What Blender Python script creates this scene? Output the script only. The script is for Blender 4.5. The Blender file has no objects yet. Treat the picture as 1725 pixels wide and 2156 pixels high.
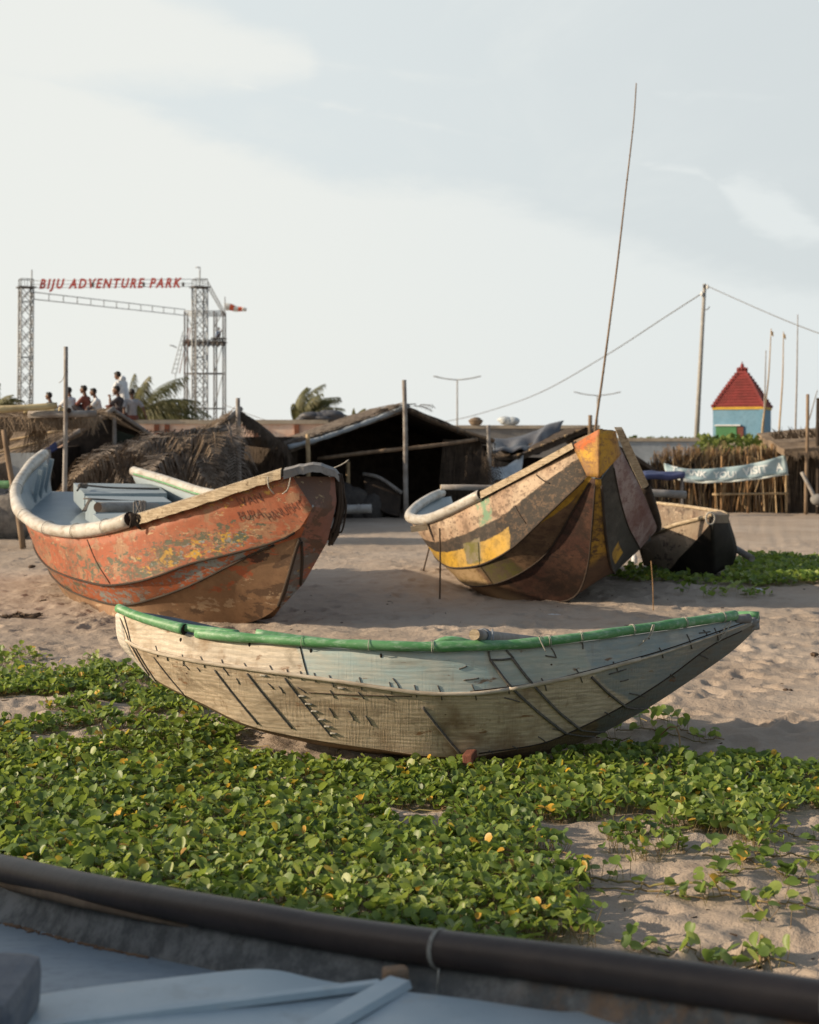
import bpy, bmesh, math, random
import numpy as np
from mathutils import Vector, Matrix, Quaternion
from mathutils.bvhtree import BVHTree

R = random.Random(7)
rad = math.radians
S = bpy.context.scene
COL = S.collection
# picture scale used for surveying the beach: focal length in survey units, optical centre, eye level, eye height
F, CX, HY, CH = 2994.0, 862.5, 938.0, 1.7
def P(px, py, Y): return Vector(((px - CX) / F * Y, Y, CH - (py - HY) / F * Y))
def G(px, py):
    Y = F * CH / (py - HY)
    return Vector(((px - CX) / F * Y, Y, 0.0))
def PL(pts): return [P(*p) if len(p) == 3 and p[0] > 20 or p[0] < -20 or p[1] > 100 else Vector(p) for p in pts]
def W(pts): return [Vector(p) for p in pts]
def PP(pts): return [P(*p) for p in pts]

# ------------------------------------------------------------------ curves
def resample(pts, n):
    """Catmull-Rom through pts, n points at even arc length"""
    pts = [Vector(p) for p in pts]
    if len(pts) == 2:
        return [pts[0].lerp(pts[1], i / (n - 1)) for i in range(n)]
    q = [pts[0] * 2 - pts[1]] + pts + [pts[-1] * 2 - pts[-2]]
    fine = []
    for i in range(1, len(q) - 2):
        a, b, c, d = q[i - 1], q[i], q[i + 1], q[i + 2]
        for k in range(12):
            t = k / 12
            fine.append(0.5 * ((2 * b) + (c - a) * t + (2 * a - 5 * b + 4 * c - d) * t * t + (3 * b - a - 3 * c + d) * t ** 3))
    fine.append(pts[-1])
    L = [0.0]
    for i in range(1, len(fine)): L.append(L[-1] + (fine[i] - fine[i - 1]).length)
    out, j = [], 0
    for i in range(n):
        s = L[-1] * i / (n - 1)
        while j < len(L) - 2 and L[j + 1] < s: j += 1
        d = L[j + 1] - L[j]
        out.append(fine[j].lerp(fine[j + 1], (s - L[j]) / d if d > 1e-9 else 0))
    return out
def plen(p): return sum((p[i + 1] - p[i]).length for i in range(len(p) - 1))

# ------------------------------------------------------------------ mesh builder
class MB:
    def __init__(s):
        s.v, s.f, s.m, s.sm, s.uv, s.sharp, s.ch = [], [], [], [], [], [], []
    def add(s, vs, fs, m=0, smooth=False, uvs=None):
        o = len(s.v); s.ch.append((o, len(s.f)))
        s.v += [tuple(x) for x in vs]
        for i, fc in enumerate(fs):
            s.f.append(tuple(a + o for a in fc)); s.m.append(m); s.sm.append(smooth)
            s.uv.append(uvs[i] if uvs else None)
        return o
    def box(s, c, size, rot=None, m=0, bev=0.0):
        c = Vector(c); h = Vector(size) * 0.5
        if bev > 0:
            b = min(bev, min(h) * 0.9)
            bm = bmesh.new(); bmesh.ops.create_cube(bm, size=1)
            for v in bm.verts: v.co = Vector((v.co.x * size[0], v.co.y * size[1], v.co.z * size[2]))
            bmesh.ops.bevel(bm, geom=bm.edges[:], offset=b, segments=2, affect='EDGES', profile=0.6)
            vs = [v.co.copy() for v in bm.verts]; bm.verts.index_update()
            fs = [[v.index for v in f.verts] for f in bm.faces]; bm.free()
        else:
            vs = [Vector((x * h.x, y * h.y, z * h.z)) for x in (-1, 1) for y in (-1, 1) for z in (-1, 1)]
            fs = [(0, 1, 3, 2), (4, 6, 7, 5), (0, 4, 5, 1), (2, 3, 7, 6), (0, 2, 6, 4), (1, 5, 7, 3)]
        if rot is not None: vs = [rot @ v for v in vs]
        s.add([v + c for v in vs], fs, m)
    def hexa(s, a, b, m=0):
        """a, b: two quads (4 points each) joined to a solid"""
        s.add(list(a) + list(b), [(3, 2, 1, 0), (4, 5, 6, 7), (0, 1, 5, 4), (1, 2, 6, 5), (2, 3, 7, 6), (3, 0, 4, 7)], m)
    def tube(s, path, r, n=8, m=0, caps=True, smooth=True, sq=1.0, capm=None):
        path = [Vector(p) for p in path]; k = len(path)
        if not callable(r):
            rr = r; r = (lambda t: rr)
        up = None; vs = []; acc = [0.0]
        for i in range(1, k): acc.append(acc[-1] + (path[i] - path[i - 1]).length)
        for i in range(k):
            t = (path[min(i + 1, k - 1)] - path[max(i - 1, 0)]).normalized()
            if up is None:
                a = Vector((0, 0, 1)) if abs(t.z) < 0.9 else Vector((1, 0, 0))
                up = (a - t * a.dot(t)).normalized()
            else:
                up = (up - t * up.dot(t)).normalized()
            sd = t.cross(up)
            q = r(i / (k - 1) if k > 1 else 0)
            for j in range(n):
                an = 2 * math.pi * j / n
                vs.append(path[i] + up * (math.cos(an) * q) + sd * (math.sin(an) * q * sq))
        fs, uvs = [], []
        for i in range(k - 1):
            for j in range(n):
                fs.append((i * n + j, i * n + (j + 1) % n, (i + 1) * n + (j + 1) % n, (i + 1) * n + j))
                uvs.append([(acc[i], j / n), (acc[i], (j + 1) / n), (acc[i + 1], (j + 1) / n), (acc[i + 1], j / n)])
        o = s.add(vs, fs, m, smooth, uvs)
        if caps and n > 2:
            cm = m if capm is None else capm
            s.f.append(tuple(o + j for j in reversed(range(n)))); s.m.append(cm); s.sm.append(False); s.uv.append(None)
            s.f.append(tuple(o + (k - 1) * n + j for j in range(n))); s.m.append(cm); s.sm.append(False); s.uv.append(None)
    def bar(s, a, b, r, n=6, m=0, r2=None):
        r2 = r if r2 is None else r2
        s.tube([a, b], lambda t: r + (r2 - r) * t, n, m)
    def ell(s, c, rx, ry=None, rz=None, m=0, rot=None, nu=12, nv=8, jit=0.0):
        ry = ry or rx; rz = rz or rx; c = Vector(c); vs, fs = [], []
        for i in range(nv + 1):
            th = math.pi * i / nv
            for j in range(nu):
                ph = 2 * math.pi * j / nu
                k = 1 + (R.uniform(-jit, jit) if jit else 0)
                p = Vector((math.sin(th) * math.cos(ph) * rx, math.sin(th) * math.sin(ph) * ry, math.cos(th) * rz)) * k
                vs.append((rot @ p if rot is not None else p) + c)
        for i in range(nv):
            for j in range(nu):
                fs.append((i * nu + j, (i + 1) * nu + j, (i + 1) * nu + (j + 1) % nu, i * nu + (j + 1) % nu))
        s.add(vs, fs, m, True)
    def loft(s, lines, ncol, rows=3, mats=None, u_scale=None):
        """lines: list of polylines; strake k between line k and k+1 gets mats[k]; shared vertices, creases along the lines"""
        rs = [resample(l, ncol) for l in lines]
        Lm = max(plen(l) for l in rs); o = len(s.v); grid = []
        for k in range(len(rs)):
            grid.append([len(s.v) + i for i in range(ncol)]); s.v += [tuple(p) for p in rs[k]]
            if k < len(rs) - 1:
                for q in range(1, rows):
                    grid.append([len(s.v) + i for i in range(ncol)])
                    s.v += [tuple(rs[k][i].lerp(rs[k + 1][i], q / rows)) for i in range(ncol)]
        for g in range(len(grid) - 1):
            k = g // rows
            for i in range(ncol - 1):
                s.f.append((grid[g][i], grid[g + 1][i], grid[g + 1][i + 1], grid[g][i + 1]))
                s.m.append(mats[k] if mats else 0); s.sm.append(True)
                u0, u1 = i / (ncol - 1) * Lm, (i + 1) / (ncol - 1) * Lm
                v0, v1 = k + (g % rows) / rows, k + (g % rows + 1) / rows
                s.uv.append([(u0, v0), (u0, v1), (u1, v1), (u1, v0)])
        for k in range(1, len(rs) - 1):
            g = grid[k * rows]
            s.sharp += [(g[i], g[i + 1]) for i in range(ncol - 1)]
        return rs
    def orient(s, inside):
        tot = 0.0; inside = Vector(inside)
        for fc in s.f:
            a, b, c = (Vector(s.v[i]) for i in fc[:3])
            n = (b - a).cross(c - a); ctr = (a + b + c) / 3
            tot += n.dot(ctr - inside)
        if tot < 0:
            s.f = [tuple(reversed(x)) for x in s.f]
            s.uv = [list(reversed(x)) if x else None for x in s.uv]
    def split(s, name, mats, parent=None):
        """one part per piece that was added"""
        out = []; ends = s.ch[1:] + [(len(s.v), len(s.f))]
        for (v0, f0), (v1, f1) in zip(s.ch, ends):
            q = MB(); q.v = s.v[v0:v1]; q.f = [tuple(i - v0 for i in f) for f in s.f[f0:f1]]; q.m = s.m[f0:f1]; q.sm = s.sm[f0:f1]; q.uv = s.uv[f0:f1]
            out.append(q.build(name, mats, parent))
        return out
    def bvh(s): return BVHTree.FromPolygons([Vector(v) for v in s.v], s.f)
    def build(s, name, mats, parent=None, loc=None):
        me = bpy.data.meshes.new(name)
        root = parent
        while root is not None and root.parent is not None: root = root.parent
        if root is not None: off = root.location.copy()
        elif loc is not None: off = Vector(loc)
        else:
            a = np.array(s.v); off = Vector(((a[:, 0].min() + a[:, 0].max()) / 2, (a[:, 1].min() + a[:, 1].max()) / 2, a[:, 2].min()))
        me.from_pydata([(x - off.x, y - off.y, z - off.z) for x, y, z in s.v], [], s.f)
        if not isinstance(mats, (list, tuple)): mats = [mats]
        for m in mats: me.materials.append(m)
        me.polygons.foreach_set('material_index', s.m); me.polygons.foreach_set('use_smooth', s.sm)
        if any(u is not None for u in s.uv):
            ul = me.uv_layers.new(name='UVMap'); flat = []
            for i, fc in enumerate(s.f):
                u = s.uv[i]
                for k in range(len(fc)): flat += list(u[k]) if u else [0.0, 0.0]
            ul.data.foreach_set('uv', flat)
        if s.sharp:
            ed = {tuple(sorted(e.vertices)): e.index for e in me.edges}
            at = me.attributes.new('sharp_edge', 'BOOLEAN', 'EDGE')
            for e in s.sharp:
                k = ed.get(tuple(sorted(e)))
                if k is not None: at.data[k].value = True
        me.validate(); me.update()
        o = bpy.data.objects.new(name, me); COL.objects.link(o)
        if parent is not None: o.parent = parent
        else: o.location = off
        return o

def tag(o, label=None, cat=None, group=None, kind=None):
    if label: o['label'] = label
    if cat: o['category'] = cat
    if group: o['group'] = group
    if kind: o['kind'] = kind
    return o
def thing(name, label, cat, loc, group=None):
    o = bpy.data.objects.new(name, None); COL.objects.link(o); o.location = Vector(loc)
    o.empty_display_size = 0.2
    return tag(o, label, cat, group)

# ------------------------------------------------------------------ materials
class NB:
    def __init__(s, name, world=False):
        if world:
            s.mat = bpy.data.worlds.new(name); S.world = s.mat
        else: s.mat = bpy.data.materials.new(name)
        s.mat.use_nodes = True; s.nt = s.mat.node_tree; s.nt.nodes.clear()
    def n(s, typ, ins=None, **props):
        nd = s.nt.nodes.new('ShaderNode' + typ)
        for k, v in props.items(): setattr(nd, k, v)
        for k, v in (ins or {}).items():
            sk = nd.inputs[k]
            if isinstance(v, bpy.types.NodeSocket): s.nt.links.new(v, sk)
            else:
                if hasattr(sk.default_value, '__len__') and not isinstance(v, str) and len(v) == 3 and len(sk.default_value) == 4: v = (*v, 1)
                sk.default_value = v
        return nd
    def co(s, w='Object'): return s.n('TexCoord').outputs[w]
    def map(s, vec, scale=(1, 1, 1), loc=(0, 0, 0), rot=(0, 0, 0)):
        return s.n('Mapping', {'Vector': vec, 'Scale': scale, 'Location': loc, 'Rotation': rot}).outputs[0]
    def noise(s, vec, scale, detail=4, rough=0.55, dist=0.0):
        return s.n('TexNoise', {'Vector': vec, 'Scale': scale, 'Detail': detail, 'Roughness': rough, 'Distortion': dist}).outputs[0]
    def voro(s, vec, scale, feature='F1'):
        return s.n('TexVoronoi', {'Vector': vec, 'Scale': scale}, feature=feature)
    def wave(s, vec, scale, dist=2, detail=2, dscale=1.0, typ='BANDS', direction='X'):
        w = s.n('TexWave', {'Vector': vec, 'Scale': scale, 'Distortion': dist, 'Detail': detail, 'Detail Scale': dscale}, wave_type=typ)
        if typ == 'BANDS': w.bands_direction = direction
        return w.outputs[1]
    def ramp(s, fac, stops, interp='LINEAR'):
        nd = s.n('ValToRGB', {'Fac': fac}); cr = nd.color_ramp; cr.interpolation = interp
        while len(cr.elements) < len(stops): cr.elements.new(0.5)
        for e, (p, c) in zip(cr.elements, stops):
            e.position = p; e.color = (c, c, c, 1) if not hasattr(c, '__len__') else (*c, 1)
        return nd.outputs[0]
    def mix(s, fac, a, b, blend='MIX'):
        nd = s.nt.nodes.new('ShaderNodeMix'); nd.data_type = 'RGBA'; nd.blend_type = blend
        for k, v in ((0, fac), (6, a), (7, b)):
            if isinstance(v, bpy.types.NodeSocket): s.nt.links.new(v, nd.inputs[k])
            else: nd.inputs[k].default_value = (*v, 1) if hasattr(v, '__len__') and len(v) == 3 else v
        return nd.outputs[2]
    def m(s, op, a, b=0.0, c=None, clamp=False):
        nd = s.nt.nodes.new('ShaderNodeMath'); nd.operation = op; nd.use_clamp = clamp
        for k, v in enumerate((a, b) if c is None else (a, b, c)):
            if isinstance(v, bpy.types.NodeSocket): s.nt.links.new(v, nd.inputs[k])
            else: nd.inputs[k].default_value = v
        return nd.outputs[0]
    def step(s, x, lo, hi):
        nd = s.n('MapRange', {'Value': x, 'From Min': lo, 'From Max': hi}); nd.interpolation_type = 'SMOOTHSTEP'; return nd.outputs[0]
    def sep(s, v): return s.n('SeparateXYZ', {0: v}).outputs
    def attr(s, name): return s.n('Attribute', attribute_name=name)
    def out(s, color, rough=0.8, height=None, bump=0.4, dist=0.01, spec=0.3, metallic=0.0, trans=None):
        ins = {'Base Color': color, 'Roughness': rough, 'Specular IOR Level': spec, 'Metallic': metallic}
        if height is not None: ins['Normal'] = s.n('Bump', {'Height': height, 'Strength': bump, 'Distance': dist}).outputs[0]
        p = s.n('BsdfPrincipled', ins); sh = p.outputs[0]
        if trans is not None:
            f, c = trans
            t = s.n('BsdfTranslucent', {'Color': c}).outputs[0]
            sh = s.n('MixShader', {0: f, 1: sh, 2: t}).outputs[0]
        s.nt.links.new(sh, s.n('OutputMaterial').inputs[0]); return s.mat

def simple(name, a, b, scale=8, rough=0.8, bump=0.3, stretch=(1, 1, 1), spec=0.3, contrast=(0.35, 0.65), dist=0.006, coord='Object'):
    k = NB(name); v = k.map(k.co(coord), stretch)
    n1 = k.noise(v, scale, 6, 0.6); n2 = k.noise(v, scale * 7, 3, 0.6)
    c = k.mix(k.step(n1, *contrast), a, b)
    c = k.mix(k.m('MULTIPLY', k.step(n2, 0.45, 0.75), 0.35), c, tuple(x * 0.45 for x in a))
    return k.out(c, rough, k.m('ADD', n1, k.m('MULTIPLY', n2, 0.5)), bump, dist, spec)

M = {}
def mats():
    # ---- sand
    k = NB('sand'); v = k.co('Object')
    big = k.noise(v, 0.35, 5, 0.6); mid = k.noise(v, 3.0, 6, 0.65); fine = k.noise(v, 90, 3, 0.7); grain = k.noise(v, 420, 2, 0.6)
    c = k.mix(k.step(big, 0.35, 0.65), (0.335, 0.275, 0.222), (0.405, 0.342, 0.284))
    c = k.mix(k.m('MULTIPLY', k.step(mid, 0.5, 0.75), 0.5), c, (0.225, 0.160, 0.112))
    c = k.mix(k.m('MULTIPLY', k.step(grain, 0.55, 0.72), 0.45), c, (0.12, 0.085, 0.06))
    c = k.mix(k.m('MULTIPLY', k.step(grain, 0.42, 0.28), 0.35), c, (0.55, 0.46, 0.37))
    vo = k.voro(v, 11.0); sp = k.m('MULTIPLY', k.step(vo.outputs['Distance'], 0.10, 0.05), k.step(k.sep(vo.outputs['Color'])[0], 0.62, 0.66))
    c = k.mix(sp, c, (0.06, 0.045, 0.035))
    sp2 = k.m('MULTIPLY', k.step(vo.outputs['Distance'], 0.07, 0.03), k.step(k.sep(vo.outputs['Color'])[1], 0.93, 0.95))
    c = k.mix(sp2, c, (0.75, 0.74, 0.72))
    h = k.m('ADD', k.m('MULTIPLY', mid, 1.0), k.m('ADD', k.m('MULTIPLY', fine, 0.22), k.m('MULTIPLY', k.noise(v, 14, 5, 0.6), 0.8)))
    M['sand'] = k.out(c, 0.95, h, 0.75, 0.03, 0.12)
    # ---- vine leaf
    k = NB('vine_leaf'); t = k.attr('tint').outputs['Fac']; v = k.co('Object')
    g = k.ramp(t, [(0.0, (0.060, 0.115, 0.026)), (0.35, (0.135, 0.220, 0.040)), (0.66, (0.225, 0.305, 0.058)), (0.86, (0.35, 0.41, 0.12)), (0.93, (0.30, 0.33, 0.09)), (0.945, (0.72, 0.42, 0.03)), (0.985, (0.62, 0.36, 0.05)), (1.0, (0.36, 0.18, 0.07))])
    g = k.mix(k.m('MULTIPLY', k.step(k.noise(v, 45, 3), 0.4, 0.7), 0.25), g, (0.045, 0.09, 0.022))
    M['leaf'] = k.out(g, 0.45, k.noise(v, 120, 3), 0.15, 0.002, 0.5, trans=(0.42, k.mix(0.45, g, (0.42, 0.52, 0.08))))
    M['stem'] = simple('vine_stem', (0.26, 0.17, 0.09), (0.19, 0.18, 0.07), 14, 0.8)
    # ---- front boat planks (u = metres from the stern, v = strake)
    def planks(name, base, alt, dark, ridged=0.6, paint=None, slant=0.0, rough=0.8, ridge_rot=0.35):
        k = NB(name); uv = k.co('UV'); ob = k.co('Object')
        u = k.sep(uv)[0]; vv = k.sep(uv)[1]
        grain = k.noise(k.map(ob, (1.2, 4, 16)), 5.0, 6, 0.65, 0.4)
        ring = k.wave(k.map(ob, (0.55, 1, 2.6)), 4.2, 9.0, 3, 0.9, 'BANDS', 'Z')
        blot = k.noise(ob, 3.2, 5, 0.6)
        saw = k.m('MULTIPLY', k.step(k.noise(k.map(ob, (46, 8, 2.2), rot=(0, ridge_rot, 0)), 2.0, 5, .6, .2), .40, .66), k.step(k.noise(ob, 4, 5, .6), .34, .60))
        c = k.mix(k.step(grain, 0.36, 0.64), base, alt)
        c = k.mix(k.m('MULTIPLY', k.step(ring, 0.15, 0.9), 0.50), c, tuple(x * 0.58 for x in base))
        fine = k.noise(k.map(ob, (2, 6, 40)), 9.0, 4, 0.7)
        c = k.mix(k.m('MULTIPLY', k.step(fine, 0.48, 0.66), 0.55), c, tuple(x * 0.48 for x in base))
        stain = k.step(k.noise(k.map(ob, (0.7, 1, 2.4), rot=(0, -.25, 0)), 3.4, 6, .68, 1.2), .50, .66)
        c = k.mix(k.m('MULTIPLY', stain, 0.7), c, tuple(x * 0.5 for x in alt))
        c = k.mix(k.m('MULTIPLY', k.step(blot, 0.52, 0.70), 0.75), c, dark)
        c = k.mix(k.m('MULTIPLY', k.step(saw, 0.45, 0.95), ridged * 0.42), c, tuple(x * 0.5 for x in base))
        if paint:
            for (col, u0, u1, amt) in paint:
                ed = k.m('ADD', k.m('SUBTRACT', u, k.m('MULTIPLY', k.m('FRACT', vv), slant)), k.m('MULTIPLY', k.m('SUBTRACT', k.noise(ob, 5, 4), 0.5), 0.12))
                msk = k.m('MULTIPLY', k.step(ed, u0 - 0.015, u0 + 0.015), k.step(ed, u1 + 0.015, u1 - 0.015))
                wr = k.step(k.noise(k.map(ob, (1, 1, 3)), 6, 6, 0.7), 0.25, 0.72)
                c = k.mix(k.m('MULTIPLY', msk, k.m('MULTIPLY_ADD', k.m('SUBTRACT', 1.0, wr), 0.55, 0.45 * amt)), c, col)
        rust = k.m('MULTIPLY', k.step(k.noise(k.map(ob, (2.2, 2.2, 5.5)), 3.4, 4, 0.6), 0.63, 0.72), 0.8)
        drip = k.m('MULTIPLY', k.step(k.noise(k.map(ob, (14, 14, 1.6), rot=(0, .2, 0)), 2.0, 5, .65), .56, .70), k.step(k.noise(ob, 2.1, 4), .45, .62))
        c = k.mix(k.m('MULTIPLY', drip, .55), c, (0.16, 0.095, 0.05))
        c = k.mix(rust, c, (0.17, 0.075, 0.028))
        dots = k.voro(k.map(ob, (1, 1, 1.3)), 9.0)
        nail = k.m('MULTIPLY', k.step(dots.outputs['Distance'], 0.085, 0.05), k.step(k.sep(dots.outputs['Color'])[0], 0.70, 0.74))
        c = k.mix(nail, c, (0.06, 0.028, 0.016))
        h = k.m('ADD', k.m('MULTIPLY', saw, ridged), k.m('ADD', grain, k.m('MULTIPLY', ring, 0.35)))
        return k.out(c, rough, h, 0.45, 0.004, 0.25)
    M['top_strake'] = planks('sheer_plank', (0.70, 0.625, 0.52), (0.55, 0.47, 0.37), (0.25, 0.165, 0.095), 0.25, paint=[((0.35, 0.46, 0.47), 1.26, 2.30, 1.0), ((0.34, 0.40, 0.385), 2.30, 2.86, 0.8), ((0.27, 0.335, 0.37), 2.86, 4.8, 1.15)])
    M['mid_strake'] = planks('bilge_plank', (0.62, 0.52, 0.40), (0.46, 0.365, 0.26), (0.20, 0.13, 0.075), 0.5, paint=[((0.22, 0.245, 0.255), 2.88, 4.8, 1.25)], slant=.26)
    M['low_strake'] = planks('garboard_plank', (0.27, 0.20, 0.125), (0.20, 0.145, 0.09), (0.11, 0.078, 0.05), 0.6, paint=[((0.15, 0.17, 0.17), 2.9, 4.8, 1.0)])
    M['stem_wood'] = planks('stem_wood', (0.62, 0.59, 0.53), (0.48, 0.43, 0.37), (0.30, 0.24, 0.19), 0.2)
    M['batten'] = simple('pale_batten', (0.52, 0.46, 0.38), (0.33, 0.275, 0.21), 10, 0.75, 0.3, (1, 1, 6))
    M['inner_grey'] = simple('inner_hull_grey', (0.17, 0.19, 0.22), (0.24, 0.25, 0.28), 5, 0.8, 0.3, (1, 1, 5))
    k = NB('green_rail'); v = k.co('Object'); uv = k.co('UV')
    c = k.mix(k.step(k.noise(v, 4, 5), 0.4, 0.65), (0.070, 0.235, 0.085), (0.12, 0.30, 0.14))
    c = k.mix(k.m('MULTIPLY', k.step(k.noise(k.map(v, (1, 3, 3)), 16, 8, 0.75), 0.46, 0.68), 0.6), c, (0.36, 0.48, 0.38))
    c = k.mix(k.step(k.noise(k.map(v, (2, 9, 9)), 9, 5, 0.7), 0.70, 0.76), c, (0.20, 0.15, 0.09))
    M['green'] = k.out(c, 0.52, k.noise(v, 30, 4), 0.12, 0.004, 0.5)
    M['rope'] = simple('tarred_rope', (0.085, 0.080, 0.078), (0.15, 0.135, 0.12), 60, 0.85, 0.5)
    M['cord'] = simple('pale_cord', (0.42, 0.41, 0.37), (0.28, 0.26, 0.23), 60, 0.8, 0.4)
    M['bluecord'] = simple('blue_grey_cord', (0.16, 0.19, 0.23), (0.22, 0.24, 0.27), 60, 0.8, 0.4)
    # ---- orange boat
    def flaky(name, base, alt, flakes, under=None, bump=0.3, streak=None, rough=0.6):
        k = NB(name); ob = k.co('Object'); uv = k.co('UV'); u = k.sep(uv)[0]; vv = k.sep(uv)[1]
        c = k.mix(k.step(k.noise(ob, 2.1, 6, 0.65), 0.35, 0.66), base, alt)
        c = k.mix(k.m('MULTIPLY', k.step(k.noise(ob, 16, 5, 0.7), 0.45, 0.75), 0.35), c, tuple(x * 0.55 for x in base))
        h = k.m('MULTIPLY', k.noise(ob, 22, 5), 0.4)
        for i, (col, sc, lo, u0, u1, v0, v1) in enumerate(flakes):
            n = k.noise(k.map(ob, (1, 1, 1.9), loc=(i * 3.1, i, i * 1.7)), sc, 7, 0.68, 0.3)
            w = k.m('MULTIPLY', k.m('MULTIPLY', k.step(u, u0 - 0.5, u0 + 0.3), k.step(u, u1 + 0.5, u1 - 0.3)), k.m('MULTIPLY', k.step(vv, v0 - 0.22, v0 + 0.1), k.step(vv, v1 + 0.22, v1 - 0.1)))
            msk = k.step(k.m('ADD', n, k.m('MULTIPLY', k.m('SUBTRACT', w, 1.0), 0.35)), lo, lo + 0.035)
            c = k.mix(k.m('MULTIPLY', msk, 0.92), c, col); h = k.m('SUBTRACT', h, k.m('MULTIPLY', msk, 0.35))
        if streak:
            st = k.step(k.noise(k.map(uv, (7, 0.6, 1)), 2.5, 5, 0.6), 0.52, 0.72)
            c = k.mix(k.m('MULTIPLY', st, streak), c, tuple(x * 0.5 for x in base))
        sc = k.step(k.noise(k.map(ob, (3, 3, 22)), 4, 5, 0.7), 0.62, 0.72)
        c = k.mix(k.m('MULTIPLY', sc, 0.3), c, (0.33, 0.24, 0.17))
        dirt = k.step(k.noise(ob, 1.7, 8, 0.72), 0.47, 0.70)
        c = k.mix(k.m('MULTIPLY', dirt, 0.55), c, (0.12, 0.062, 0.038))
        grit = k.step(k.noise(k.map(ob, (1, 1, 1.6)), 26, 7, 0.78), 0.52, 0.66)
        c = k.mix(k.m('MULTIPLY', grit, 0.45), c, (0.15, 0.075, 0.045))
        run = k.m('MULTIPLY', k.step(k.noise(k.map(ob, (11, 11, .9)), 2.2, 5, .65), .54, .70), .35)
        c = k.mix(run, c, (0.13, 0.065, 0.04))
        return k.out(c, rough, h, bump, 0.01, 0.35)
    GR, YE, BL, TAN = (0.075, 0.10, 0.070), (0.50, 0.30, 0.035), (0.20, 0.245, 0.25), (0.42, 0.29, 0.17)
    M['orange_top'] = flaky('orange_top_paint', (0.31, 0.084, 0.038), (0.36, 0.135, 0.075),
        [((0.30, 0.17, 0.10), 3.5, 0.53, -1, 9, -1, 2), (GR, 4.5, 0.51, 0.45, 3.3, 0.5, 1.0), (GR, 9, 0.52, 0.4, 3.5, 0.4, 1.0), (YE, 6, 0.545, 0.75, 2.0, 0.6, 0.98), (YE, 13, 0.565, 0.6, 2.3, 0.5, 1.0), (BL, 12, 0.57, 0.6, 2.0, 0.55, 1.0), (GR, 8, 0.54, 3.0, 6.8, 0.2, 1.0), ((0.50, 0.29, 0.06), 11, 0.58, -0.5, 1.2, 0.0, 0.35), (TAN, 10, 0.60, -1, 8, -1, 1.2), ((0.16, 0.08, 0.05), 12, 0.59, -1, 9, -1, 2), ((0.16, 0.09, 0.05), 6, 0.50, -1, 9, -0.4, 0.05)], streak=0.35)
    M['orange_low'] = flaky('orange_low_paint', (0.36, 0.090, 0.034), (0.34, 0.115, 0.05),
        [(BL, 7.5, 0.475, 0.35, 1.75, 1.0, 1.75), (BL, 10, 0.50, 2.0, 3.2, 1.3, 2.2), (BL, 16, 0.55, 0.2, 6, 0.9, 2.2), (TAN, 9, 0.60, 2.6, 8, 1.2, 2.1), (GR, 6, 0.50, 3.2, 8, 1.2, 2), ((0.15, 0.075, 0.05), 12, 0.585, -1, 9, 0, 3)])
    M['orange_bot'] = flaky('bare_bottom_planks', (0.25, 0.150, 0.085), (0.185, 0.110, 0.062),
        [((0.33, 0.09, 0.04), 3.2, 0.54, 0.0, 1.9, 1.9, 2.4), ((0.035, 0.02, 0.015), 3.0, 0.50, 0.2, 0.7, 1.9, 2.25), ((0.10, 0.062, 0.04), 1.8, 0.50, -1, 9, 2.45, 3.2), (GR, 3, 0.58, 4.2, 8, 1.8, 3), ((0.36, 0.26, 0.17), 4, 0.58, 0.5, 8, 2.2, 3.1)], rough=0.75)  # brown stain toward the keel, deepened to paint in shade on downward planks
    M['orange_bow'] = flaky('bow_panel_paint', (0.27, 0.105, 0.075), (0.20, 0.10, 0.08),
        [((0.115, 0.115, 0.11), 2.6, 0.44, 0.42, 1.0, -1, 2), ((0.09, 0.055, 0.04), 2.0, 0.2, -0.3, 0.02, -1, 0.75), ((0.46, 0.36, 0.20), 9, 0.50, -0.3, 0.10, -1, 0.75), (YE, 7, 0.56, 0.6, 1.2, -1, 2), ((0.16, 0.19, 0.21), 5, 0.52, 0.5, 1.3, -1, 2)])
    M['orange_far'] = flaky('orange_far_paint', (0.34, 0.11, 0.06), (0.30, 0.12, 0.07), [(BL, 3, 0.55, 0, 9, 0, 9)])
    k = NB('blue_grey_deck'); v = k.co('Object')
    c = k.mix(k.step(k.noise(v, 1.7, 5, 0.6), 0.35, 0.66), (0.205, 0.262, 0.300), (0.255, 0.310, 0.345))
    c = k.mix(k.m('MULTIPLY', k.step(k.noise(v, 9, 6, 0.7), 0.52, 0.75), 0.4), c, (0.13, 0.155, 0.175))
    c = k.mix(k.m('MULTIPLY', k.step(k.noise(v, 23, 6, 0.7), 0.66, 0.72), 0.6), c, (0.42, 0.42, 0.40))
    M['deck'] = k.out(c, 0.5, k.noise(v, 30, 4), 0.12, 0.006, 0.45)
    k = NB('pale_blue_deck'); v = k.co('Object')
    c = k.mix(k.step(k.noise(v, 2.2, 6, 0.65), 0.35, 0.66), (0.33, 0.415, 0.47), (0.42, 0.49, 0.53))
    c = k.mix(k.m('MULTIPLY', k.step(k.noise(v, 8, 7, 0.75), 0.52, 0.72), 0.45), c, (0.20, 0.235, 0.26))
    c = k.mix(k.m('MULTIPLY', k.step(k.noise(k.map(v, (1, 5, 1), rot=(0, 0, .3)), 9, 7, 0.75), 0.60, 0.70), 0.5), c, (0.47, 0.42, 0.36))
    M['deck_well'] = simple('shaded_blue_well', (0.19, 0.245, 0.30), (0.235, 0.285, 0.33), 3, 0.55, 0.2)  # darker copy of the deck blue, with the shade of the well painted in
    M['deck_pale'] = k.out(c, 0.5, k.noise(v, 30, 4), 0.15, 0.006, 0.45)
    k = NB('pale_wrapped_rail'); v = k.co('Object')
    c = k.mix(k.step(k.noise(v, 3, 5), 0.4, 0.65), (0.40, 0.385, 0.35), (0.50, 0.485, 0.45))
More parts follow.
